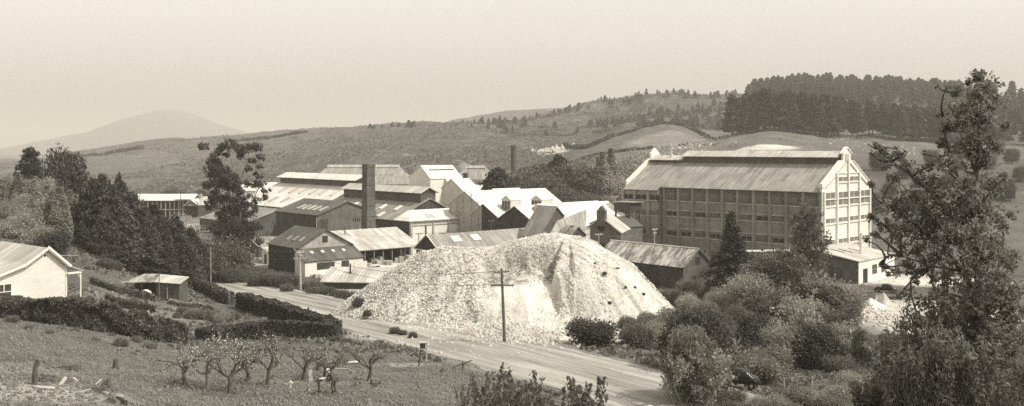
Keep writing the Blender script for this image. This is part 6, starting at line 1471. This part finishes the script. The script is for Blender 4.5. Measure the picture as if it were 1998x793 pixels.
# ---------------------------------------------------------------- two people working the ground
def person(px, py, pose, label, rz=0, shirt='cloth_dark', trousers='cloth_dark', hat='cloth_white', sc=1.0):
    p = G(px, py, 50); o = empty('person', (p.x, p.y, p.z), rz, label, 'person', None, sc)
    V = [Vector(v) for v in pose['v']]; R = pose['r']; E_ = pose['e']
    me = bpy.data.meshes.new('body'); me.from_pydata([tuple(v) for v in V], E_, []); me.update()
    b = link('body', me, o); b.modifiers.new('s', 'SKIN'); 
    for i, rr in enumerate(R): me.skin_vertices[0].data[i].radius = (rr, rr)
    me.skin_vertices[0].data[0].use_root = True
    ss = b.modifiers.new('d', 'SUBSURF'); ss.levels = ss.render_levels = 1
    dg = bpy.context.evaluated_depsgraph_get(); m2 = bpy.data.meshes.new_from_object(b.evaluated_get(dg)); b.modifiers.clear(); b.data = m2
    for mm in (shirt, trousers, 'skin', 'rubber'): m2.materials.append(M[mm])
    hip = V[0]; hands = [V[i] for i in pose['hands']]; head = V[pose['head']]; neck = V[pose['neck']]; feet = [V[i] for i in pose['feet']]
    legs = [V[i] for i in pose['legs']]
    for f in m2.polygons:
        c = f.center; f.use_smooth = True
        if min((c - q).length for q in hands) < .12 or (c - head).length < .17: f.material_index = 2
        elif min((c - q).length for q in feet) < .16: f.material_index = 3
        elif min((c - q).length for q in legs + [hip]) < .30 and c.z < hip.z + .1: f.material_index = 1
    # hat with brim
    d = (head - neck).normalized(); h_ = MB(); hc = head + d * .07
    h_.lathe([(.19, 0), (.185, .012), (.105, .02), (.10, .09), (.06, .12), (.01, .125)], 14); ho = h_.build('hat', hat, o, True); ho.location = hc - d * .02; ho.rotation_euler = d.to_track_quat('Z', 'Y').to_euler()
    # fingers: five short tapered chains from each palm
    for q_, sgn in zip(hands, (1, -1)):
        mb = MB()
        for k in range(4): mb.path([q_ + Vector((-.03 + k * .02, 0, -.02)), q_ + Vector((-.034 + k * .022, .02, -.06)), q_ + Vector((-.034 + k * .022, .05, -.075 - (.01 if k in (1, 2) else 0)))], [.011, .010, .007], 5)
        mb.path([q_ + Vector((-.03 * sgn, .01, 0)), q_ + Vector((-.055 * sgn, .035, -.025)), q_ + Vector((-.045 * sgn, .055, -.045))], [.012, .011, .008], 5)
        mb.build('fingers', 'skin', o, True)
    # face: nose and ears
    side = d.cross(Vector((0, 1, 0))).normalized() if abs(d.y) < .9 else Vector((1, 0, 0)); fwd = side.cross(d).normalized()
    if fwd.z > 0: fwd = -fwd
    mb = MB(); mb.tube(head + fwd * .09 + d * .02, head + fwd * .125 - d * .01, .012, .018, 6)
    for s_ in (1, -1): mb.tube(head + side * .09 * s_, head + side * .108 * s_, .03, .022, 8)
    mb.build('face', 'skin', o, True)
    return o
def bent(hipz, tors, headoff, hl, hr, stance=.16, knee=.04):
    """hip over the feet, trunk bent forward along +y"""
    hip = (0, 0, hipz); ch = (0, tors[0], hipz + tors[1]); mid = (0, tors[0] * .5, hipz + tors[1] * .55 + .05); nk = (0, ch[1] + headoff[0] * .45, ch[2] + headoff[1] * .45); hd = (0, ch[1] + headoff[0], ch[2] + headoff[1])
    v = [hip, mid, ch, nk, hd]; r = [.15, .145, .16, .065, .105]; e = [(0, 1), (1, 2), (2, 3), (3, 4)]
    def add(p, rad, par): v.append(p); r.append(rad); e.append((par, len(v) - 1)); return len(v) - 1
    hands = []; feet = []; legs = []
    for s, h_ in ((-1, hl), (1, hr)):
        sh = add((s * .18, ch[1] - .01, ch[2] - .02), .07, 2); el = add((s * .2 + (h_[0] - s * .2) * .5, (ch[1] + h_[1]) * .5 - .05, (ch[2] + h_[2]) * .5), .045, sh); wr = add((h_[0], h_[1], h_[2] + .09), .032, el); hands.append(add(h_, .04, wr))
    for s in (-1, 1):
        hp = add((s * .11, -.02, hipz - .06), .11, 0); kn = add((s * stance, knee, hipz * .5), .07, hp); an = add((s * stance, -.05, .09), .045, kn); ft = add((s * (stance + .02), .12, .045), .04, an); legs += [kn, hp, an]; feet += [an, ft]
    return dict(v=v, r=r, e=e, hands=hands, head=4, neck=3, feet=feet, legs=legs)
person(622, 768, bent(.88, (.42, .10), (.20, -.08), (-.12, .62, .38), (.14, .66, .30)), 'person in dark trousers and pale shirt bent low digging the soil', -1.4, 'cloth_white', 'cloth_dark', 'cloth_dark', 1.0)
person(651, 768, bent(.92, (.30, .34), (.12, .16), (-.16, .50, .62), (.16, .54, .55)), 'person in a dark jacket and white hat stooping beside the lower bent digger', 1.2, 'cloth_dark', 'cloth_dark', 'cloth_white', 1.0)
p = G(637, 767, 50); t = empty('garden_fork', (p.x, p.y, p.z), 0, 'long handled garden fork held between the two bent workers', 'fork')
MB().tube((0, 0, .1), (.35, .1, 1.05), .018, n=6).build('handle', 'wood', t); q = MB()
for k in range(4): q.tube((-.09 + k * .05, 0, -.15), (-.06 + k * .03, 0, .12), .008, n=4)
q.build('tines', 'metal_dark', t)

# ---------------------------------------------------------------- poles and wires
def pole(px, Y, top_py, label, arms=(), rad=.13, lean=0, name='power_pole', z=None, ang=.2, mat='pole', ins=True, group=None):
    b = P(px, Y, z); H_ = CAMZ - (top_py - HY) / F * Y - b.z
    o = empty(name, (b.x, b.y, b.z), ang, label, 'pole', group)
    MB().path([(0, 0, -.6), (lean * .5, 0, H_ * .5), (lean, 0, H_)], [rad * 1.15, rad, rad * .75], 8).build('shaft', mat, o)
    for dz, half, a in arms:
        x = lean * (1 - dz / H_); q = MB(); q.box(-half, half, -.13 - .06, -.13 + .06, H_ - dz - .07, H_ - dz + .07); c = q.build('crossarm', mat, o); c.location = (x, 0, 0); c.rotation_euler = (0, 0, a)
        if ins:
            for s_ in (-.95, -.5, .5, .95): i_ = MB().lathe([(.03, 0), (.055, .05), (.04, .12), (.06, .16), (.02, .2)], 8).build('insulator', 'cloth_white' if mat != 'pole' else 'wood_pale', c); i_.location = (half * s_, -.13, H_ - dz + .07)
    q = MB(); 
    if arms: dz, half, a = arms[0]; q.tube((lean - half * .5, -.1, H_ - dz), (lean, -.1, H_ - dz - .7), .025, n=4); q.tube((lean + half * .5, -.1, H_ - dz), (lean, -.1, H_ - dz - .7), .025, n=4); q.build('stay', mat, o)
    return o, H_, b
PL = {}
PL['a'] = pole(985, 101, 524, 'tall wooden pole with two crossarms standing in front of the lime heap', ((.35, .85, .35), (1.75, 1.2, -.12)), .15, -.35)
PL['b'] = pole(587, 154.5, 489, 'roadside pole with crossed arms before the dull roofed workshop', ((.3, .9, .9), (1.3, 1.0, 0), (.9, .8, -.9)), .17, -.2, mat='wood_pale')
PL['c'] = pole(390, 175, 449, 'pale pole with one long crossarm by the dark tree mass', ((.3, 1.6, .05),), .15, mat='bark_pale')
PL['d'] = pole(411, 165, 483, 'plain thin pole without crossarms at the road edge', (), .12, mat='bark_pale')
PL['e'] = pole(604, 203, 448, 'slim pole with two small arms behind the workshop roof', ((.3, .6, .3), (1.4, .5, .3)), .12)
PL['f'] = pole(817, 216, 455, 'thin pole with a short arm at the corner of the loading shed', ((.2, .8, .3),), .09)
PL['g'] = pole(1277, 196, 446, 'white pole with a short crossarm against the tall concrete front', ((.25, .55, .1), (1.0, .35, .1)), .10, mat='wood_pale')
PL['h'] = pole(1200, 262, 383, 'pale pole with a short arm beyond the low white roofs', ((.2, .9, .1),), .12, mat='wood_pale')
PL['i'] = pole(958, 214, 430, 'small pole with short arms in front of the dark zigzag gables', ((.2, .7, .3),), .1)
PL['j'] = pole(1168, 190, 456, 'small pale pole just behind the right slope of the heap', ((.2, .8, .1),), .09, mat='wood_pale')
PL['k'] = pole(273, 345, 369, 'distant pole standing before the long open white shed', ((.4, 1.6, 0),), .14)
PL['l'] = pole(352, 325, 373, 'distant pole beside the open roof trusses', ((.4, 1.5, 0),), .14)
def wire(a, b, az, bz, sag, label, off=0):
    (oa, Ha, pa), (ob, Hb, pb) = PL[a], PL[b]; A = Vector((pa.x + off, pa.y, pa.z + Ha - az)); B = Vector((pb.x + off, pb.y, pb.z + Hb - bz)); pts = []
    for i in range(17): t = i / 16; p = A.lerp(B, t); p.z -= sag * 4 * t * (1 - t); pts.append(p)
    tag(MB().path(pts, [.028] * 17, 4).build('overhead_wire', 'metal_dark'), label, 'wire', 'overhead wires between the poles')
lw = 'thin overhead wire strung between two poles across the works'
for a, b, az, bz, sg, of in [('a', 'b', .2, .2, 1.6, 0), ('a', 'b', 1.6, 1.1, 1.6, .4), ('b', 'c', .2, .2, 1.0, 0), ('b', 'd', 1.2, .2, .8, 0), ('b', 'e', .2, .2, .7, 0), ('e', 'f', .2, .1, .9, 0), ('f', 'i', .1, .1, .8, 0), ('i', 'j', .1, .1, 1.0, 0), ('j', 'g', .1, .6, .8, 0), ('k', 'l', .3, .3, .8, 0)]: wire(a, b, az, bz, sg, lw, of)

# ---------------------------------------------------------------- yard things
def crate(x, y, z, w_, d_, h_, rz, label, group, mat='wood_pale', name='crate'):
    q = MB().box(-w_ / 2, w_ / 2, -d_ / 2, d_ / 2, 0, h_)
    for k in range(3): q.box(-w_ / 2 - .02, w_ / 2 + .02, -d_ / 2 - .02, -d_ / 2 - .001, h_ * (k + .2) / 3, h_ * (k + .8) / 3)
    for s_ in (-1, 1): q.box(s_ * w_ / 2 - .05, s_ * w_ / 2 + .05, -d_ / 2 - .05, -d_ / 2 - .021, 0, h_ + .01)
    o = q.build(name, mat, None, loc=(x, y, z)); o.rotation_euler = (0, 0, rz); return tag(o, label, 'crate', group)
for i, (px, Y, w_, h_) in enumerate([(728, 212, 1.1, 1.1), (736, 211, 1.0, .8), (742, 213, 1.2, 1.4), (752, 210, 1.6, .8), (760, 209, 1.4, .9), (775, 213, 1.2, 1.0), (783, 213, 1.2, 1.3), (790, 215, 1.2, 1.0), (797, 214, 1.3, 1.5), (803, 216, 1.1, 1.2), (712, 207, .9, .7), (720, 206, .9, .7), (706, 206, .9, .6)]):
    p = P(px, Y); crate(p.x, p.y, p.z, w_, 1.0, h_, .7 + i * .2, 'pale wooden crate stacked along the front of the loading shed', 'crates along the loading shed', 'wood_pale' if i % 3 else 'light_iron')
for i, (px, Y) in enumerate([(612, 186.5), (618, 186), (624, 186.3), (644, 186.4), (575, 200), (582, 200), (497, 214), (505, 213), (514, 212), (490, 216)]):
    p = P(px, Y); crate(p.x, p.y, p.z, 1.1, .8, .55 + .2 * (i % 2), .5 + i * .3, 'pale box or slab set down in the workshop yard', 'boxes set down in the workshop yard', 'wood_pale')
p = P(728, 196); o = MB().slab([(-1.6, -.5, .7), (1.2, -.5, .9), (1.2, 1.2, 1.3), (-1.6, 1.2, .9)], .1).box(-1.5, -1.4, -.4, -.3, -.3, .65).box(1.0, 1.1, -.4, -.3, -.3, .8).box(-1.5, -1.4, 1, 1.1, -.3, .85).box(1.0, 1.1, 1, 1.1, -.3, 1.2).build('low_bench', 'timber_dark', None, loc=(p.x, p.y, p.z)); tag(o, 'low dark platform standing in the bright yard above the roadside shed', 'platform')
# drying racks: rows beyond countable
def racks():
    mb = MB(); r_ = random.Random(9)
    for row_ in range(13):
        Y = 292 + row_ * 5.6
        for k in range(20):
            px = 338 + k * 4.6 + r_.uniform(-1, 1); x = (px - CX) / F * Y; z = hz(x, Y); w_ = .55; hh_ = r_.uniform(1.3, 2.3)
            mb.box(x - w_, x - w_ + .12, Y, Y + .12, z - .2, z + hh_); mb.box(x + w_ - .12, x + w_, Y, Y + .12, z - .2, z + hh_); mb.box(x - w_, x + w_, Y - .02, Y + .14, z + hh_ * .55, z + hh_ * .68); mb.box(x - w_ + .12, x + w_ - .12, Y + .01, Y + .11, z + hh_ - .2, z + hh_)
    return mb.build('drying_racks', 'wood_pale')
tag(racks(), 'rows and rows of small wooden racks standing in the far yard', 'racks', kind='stuff')
# fence of pale boards by the racks
p = P(365, 300); q = MB()
for k in range(22): q.box(k * .5, k * .5 + .38, 0, .06, 0, 1.7)
tag(q.build('board_fence', 'trim_white', None, loc=(p.x, p.y, p.z)), 'short run of white board fence beside the far racks', 'fence').rotation_euler = (0, 0, .6)

# vintage cars
def car(x, y, z, rz, label, L_=3.9):
    o = empty('parked_car', (x, y, z), rz, label, 'car')
    sec = [(-1.95, .45, .62, .45), (-1.8, .62, .95, .62), (-1.2, .68, 1.15, .66), (-.9, .7, 1.5, .58), (-.3, .72, 1.62, .60), (.35, .72, 1.6, .6), (.62, .72, 1.2, .62), (.7, .66, 1.08, .5), (1.5, .5, 1.02, .38), (1.85, .42, .92, .30), (1.92, .36, .6, .28)]
    V = []; Fs = []; n = 12
    for (xx, hw, top, tw) in sec:
        for j in range(n):
            t = j / n * 2 * math.pi; c, s_ = math.cos(t), math.sin(t); w_ = hw if s_ < 0 else hw + (tw - hw) * s_; yy = w_ * math.copysign(abs(c) ** .55, c); zz = (.35 + top) / 2 + (top - .35) / 2 * math.copysign(abs(s_) ** .55, s_); V.append((xx, yy, zz))
    m_ = len(sec)
    for i in range(m_ - 1):
        for j in range(n): Fs.append((i * n + j, i * n + (j + 1) % n, (i + 1) * n + (j + 1) % n, (i + 1) * n + j))
    Fs += [tuple(range(n - 1, -1, -1)), tuple((m_ - 1) * n + j for j in range(n))]
    MB().add(V, Fs).build('body', 'car_paint', o, True)
    for sx in (-1.25, 1.35):
        for sy in (-1, 1):
            w_ = MB().tube((0, -.09, 0), (0, .09, 0), .34, n=16).build('wheel', 'rubber', o); w_.location = (sx, sy * .72, .34); MB().tube((0, -.1, 0), (0, .1, 0), .12, n=10).build('hub_cap', 'light_iron', w_)
            g = MB(); pts = [(sx + .48 * math.cos(a), sy * .72, .34 + .48 * math.sin(a)) for a in np.linspace(-.1, math.pi + .1, 9)]; g.path(pts, [.05] + [.11] * 7 + [.05], 6); g.build('mudguard', 'car_paint', o, True)
    for sy in (-1, 1):
        MB().tube((1.75, sy * .5, .85), (1.95, sy * .5, .85), .09, .12, 10).build('headlight', 'light_iron', o)
        q = MB(); q.box(-.85, -.2, sy * .70 - .02, sy * .70 + .02, 1.12, 1.42); q.build('side_window', 'glass', o); q = MB(); q.box(-.1, .45, sy * .70 - .02, sy * .70 + .02, 1.12, 1.42); q.build('side_window', 'glass', o)
    q = MB(); q.slab([(.42, -.5, 1.52), (.66, -.55, 1.17), (.66, .55, 1.17), (.42, .5, 1.52)], .03); q.build('windscreen', 'glass', o)
    return o
p = P(1436, 81); z_ = max(p.z, CAMZ + float(road_z(-5))); car(p.x, p.y, p.z, math.pi - .25, 'dark rounded car half hidden by bushes at the bottom by the road')
# small level stand for it
p = P(1728, 178); car(p.x, p.y, p.z, 2.6, 'dark old car parked before the white front of the garage annex')
# drums and boxes in the lime yard
p = P(1651, 167); 
for i, (px, Y, hh_, ww, mt) in enumerate([(1648, 168, 1.2, 1.6, 'metal_dark'), (1663, 166, .9, 1.2, 'timber_dark'), (1673, 168, 1.7, 1.0, 'timber_dark'), (1692, 168, 1.5, 2.6, 'timber')]):
    p = P(px, Y); o = MB().box(-ww / 2, ww / 2, -.6, .6, -.1, hh_).box(-ww / 2 - .05, ww / 2 + .05, -.65, .65, hh_, hh_ + .08).box(-ww / 2 - .04, -ww / 2 + .04, -.66, -.6, 0, hh_ - .001).box(ww / 2 - .04, ww / 2 + .04, -.66, -.6, 0, hh_ - .001).build('lime_bin', mt, None, loc=(p.x, p.y, p.z)); o.rotation_euler = (0, 0, .2 * i)
    tag(o, ['low dark iron bin, first of the row at the edge of the lime yard', 'smallest dark bin in the row at the lime yard edge', 'tall narrow dark bin in the row at the lime yard', 'long boarded bin behind the small white lime cone'][i], 'bin')
def cone_pile(px, Y, R_, H_, mat, label, seed):
    p = P(px, Y); r_ = np.random.default_rng(seed); V = []; Fs = []; n = 28; k = 10
    for i in range(k + 1):
        for j in range(n):
            t = i / k; rr = R_ * t * (1 + .12 * math.sin(j * .9 + seed)); V.append((rr * math.cos(j / n * 6.283), rr * math.sin(j / n * 6.283) * .8, H_ * (1 - t) ** 1.05 - .2 * t + r_.normal() * .03))
    for i in range(k):
        for j in range(n): Fs.append((i * n + j, (i + 1) * n + j, (i + 1) * n + (j + 1) % n, i * n + (j + 1) % n))
    tag(MB().add(V, Fs).build('lime_cone', mat, None, True, (p.x, p.y, p.z)), label, 'pile')
cone_pile(1698, 160, 3.0, 1.5, 'stone', 'small white cone of lime in front of the boarded bins', 1); cone_pile(1724, 164, 1.6, 2.0, 'concrete', 'steep grey cone of sand beside the white lime cone', 2)
cone_pile(1268, 72.5, 2.6, .75, 'stone', 'low spread of white lime dumped at the near edge of the road', 3)
p = P(1745, 166); t = empty('hand_cart', (p.x, p.y, p.z), .3, 'small hand cart with a curved shaft beside the grey sand cone', 'cart')
MB().box(-.9, .7, -.4, .4, .5, .95).build('tray', 'timber_dark', t)
for sy in (-1, 1):
    q = MB(); pts = [(.45 * math.cos(a), sy * .5, .45 + .45 * math.sin(a)) for a in np.linspace(0, 2 * math.pi, 17)]; q.path(pts, [.035] * 17, 5); q.build('wheel', 'wood_pale', t)
q = MB(); q.path([(.7, 0, .7), (1.3, 0, .9), (1.8, 0, .7)], [.04, .04, .03], 5); q.build('shaft', 'wood', t)
for i, (px, Y, L_) in enumerate([(1672, 176, 2.5), (1684, 175, 2.0), (1700, 172, 2.2)]):
    p = P(px, Y); o = MB().box(-L_ / 2, L_ / 2, -.12, .12, 0, .12).build('timber_baulk', 'wood', None, loc=(p.x, p.y, p.z + .9)); o.rotation_euler = (0, -.35, .5 * i); 
    o.location.z = p.z + .35; tag(o, 'rough timber propped in the yard by the garage annex door', 'timber', 'rough timbers propped in the annex yard')
# low fence posts at the bottom
for i, px in enumerate([1342, 1362, 1437, 1480, 1530, 1585]):
    p = P(px, 82 + i * .8); tag(MB().box(-.05, .05, -.05, .05, -.3, .9).build('fence_post', 'wood_pale', None, loc=(p.x, p.y, p.z)), 'short pale fence post along the edge of the bottom road', 'post', 'short posts along the bottom road')
# stakes on the hillside, white hives on the far slope
for i, px in enumerate([175, 180, 186]):
    p = P(px, 560); tag(MB().box(-1, 1, -1, 1, -.5, 2.6).prism([(-1.2, 2.6), (0, 3.4), (1.2, 2.6)], -1.1, 1.1, 'y').build('white_hut', 'white_wall', None, loc=(p.x, p.y, p.z)), 'tiny white hut, one of three in a row on the far slope', 'hut', 'three white huts on the far slope')
# pale rock outcrops on the hillside
def outcrop(px, Y, w_, hh_, n, seed, label):
    r_ = np.random.default_rng(seed); cx, cy = wpt(px, Y); x = cx + r_.normal(0, w_ * .5, n); y = cy + r_.normal(0, w_ * .6, n)
    tag(link('rock_outcrop', rock_mesh(n, np.stack([x, y, h(x, y) + CAMZ], 1), .3, hh_, 'rock_outcrop', 'pale_rock', seed)), label, 'rocks', kind='stuff')
M['pale_rock'] = m_plain('pale_rock', .42, .3, .5)
outcrop(1075, 660, 9, 2.6, 160, 1, 'pale broken rocks on the slip above the wood'); outcrop(1330, 545, 22, 1.0, 160, 2, 'scattered pale stones on the smooth hill'); outcrop(1720, 520, 26, .9, 120, 3, 'scattered pale stones below the plantation'); outcrop(1108, 700, 12, 1.8, 110, 4, 'pale stones along the top of the slip')
outcrop(1750, 146, 9, .4, 260, 6, 'loose lime stones on the bank below the lime yard'); outcrop(1010, 108, 9, .12, 900, 7, 'fine stones spread on the ground before the heap')
# puff of steam over the flue
sm = bpy.data.materials.new('steam'); sm.use_nodes = True; nt = sm.node_tree; nt.nodes.clear(); o_ = nt.nodes.new('ShaderNodeOutputMaterial'); v = nt.nodes.new('ShaderNodeVolumePrincipled'); v.inputs['Color'].default_value = (1, .97, .92, 1)
tc = nt.nodes.new('ShaderNodeTexCoord'); ln = nt.nodes.new('ShaderNodeVectorMath'); ln.operation = 'LENGTH'; nt.links.new(tc.outputs['Object'], ln.inputs[0])
ns = nt.nodes.new('ShaderNodeTexNoise'); ns.inputs['Scale'].default_value = 1.6; nt.links.new(tc.outputs['Object'], ns.inputs['Vector'])
dd = math_(nt, 'MULTIPLY', ramp(nt, math_(nt, 'ADD', ln.outputs['Value'], math_(nt, 'MULTIPLY', ns.outputs['Fac'], .5)), .35, 1.15, 1, 0), .75); nt.links.new(dd, v.inputs['Density']); nt.links.new(v.outputs[0], o_.inputs['Volume'])
bm_ = MB(); 
for i in range(13):
    for j in range(20): a = math.pi * i / 12; b = 2 * math.pi * j / 20; bm_.v.append((math.sin(a) * math.cos(b), math.sin(a) * math.sin(b), math.cos(a)))
for i in range(12):
    for j in range(20): bm_.f.append((i * 20 + j, (i + 1) * 20 + j, (i + 1) * 20 + (j + 1) % 20, i * 20 + (j + 1) % 20))
o = bm_.build('steam', sm); p = P(906, 290); o.location = (p.x - .3, p.y, CAMZ - (326 - HY) / F * 292); o.scale = (1.9, 1.9, 2.0); tag(o, 'small white puff of steam above the short dark flue', 'steam', kind='stuff')
# ---------------------------------------------------------------- sky, sun, air, camera
w = bpy.data.worlds.new('World'); SC.world = w; w.use_nodes = True
nt = w.node_tree; nt.nodes.clear()
sky = nt.nodes.new('ShaderNodeTexSky'); sky.sky_type = 'NISHITA'; sky.sun_disc = False
sky.sun_elevation = SUN_EL; sky.sun_rotation = SUN_AZ; sky.dust_density = 4.0; sky.air_density = 1.0; sky.ozone_density = 1.0; sky.altitude = 50
bw = nt.nodes.new('ShaderNodeSeparateColor'); cc = nt.nodes.new('ShaderNodeCombineColor')
nt.links.new(sky.outputs[0], bw.inputs[0])
pw = nt.nodes.new('ShaderNodeMath'); pw.operation = 'POWER'; pw.inputs[1].default_value = .7; nt.links.new(bw.outputs[2], pw.inputs[0])
for i, t in enumerate((1.0, .955, .87)):
    mm = nt.nodes.new('ShaderNodeMath'); mm.operation = 'MULTIPLY'; mm.inputs[1].default_value = t
    nt.links.new(pw.outputs[0], mm.inputs[0]); nt.links.new(mm.outputs[0], cc.inputs[i])
bg = nt.nodes.new('ShaderNodeBackground'); bg.inputs[1].default_value = SKY_STRENGTH
out = nt.nodes.new('ShaderNodeOutputWorld')
nt.links.new(cc.outputs[0], bg.inputs[0]); nt.links.new(bg.outputs[0], out.inputs[0])
sun = bpy.data.lights.new('sun', 'SUN'); sun.energy = SUN_STRENGTH; sun.angle = math.radians(.6); sun.color = (1, .97, .90)
so = bpy.data.objects.new('sun', sun); COL.objects.link(so)
d = Vector((math.sin(SUN_AZ) * math.cos(SUN_EL), math.cos(SUN_AZ) * math.cos(SUN_EL), math.sin(SUN_EL)))
so.rotation_euler = (-d).to_track_quat('-Z', 'Y').to_euler(); so.location = (40, -20, 120)
if HAZE > 0:
    hm = bpy.data.materials.new('haze'); hm.use_nodes = True; nt = hm.node_tree; nt.nodes.clear()
    o_ = nt.nodes.new('ShaderNodeOutputMaterial'); v = nt.nodes.new('ShaderNodeVolumePrincipled')
    v.inputs['Color'].default_value = (.98, .925, .83, 1); v.inputs['Density'].default_value = HAZE; v.inputs['Anisotropy'].default_value = 0
    nt.links.new(v.outputs[0], o_.inputs['Volume'])
    hb_ = MB().box(-22000, 22000, -2200, 20500, CAMZ - 60, CAMZ + 275).build('haze', hm)
    tag(hb_, kind='stuff')
cam = bpy.data.cameras.new('camera'); co = bpy.data.objects.new('camera', cam); COL.objects.link(co)
co.location = (0, 0, CAMZ); co.rotation_euler = (math.radians(90), 0, 0)
cam.sensor_width = 36; cam.lens = 36 * F / 1998; cam.shift_y = -(396.5 - HY) / 1998; cam.clip_start = .5; cam.clip_end = 60000
SC.camera = co
SC.view_settings.view_transform = 'Standard'; SC.view_settings.look = 'None'; SC.view_settings.gamma = 1; SC.view_settings.exposure = EXPOSURE
SC.cycles.max_bounces = 4; SC.cycles.diffuse_bounces = 2; SC.cycles.glossy_bounces = 1; SC.cycles.transmission_bounces = 2; SC.cycles.transparent_max_bounces = 4
SC.cycles.volume_bounces = 0; SC.cycles.use_denoising = False   # the grain suits an old print
SC.cycles.use_adaptive_sampling = True; SC.cycles.adaptive_threshold = .01
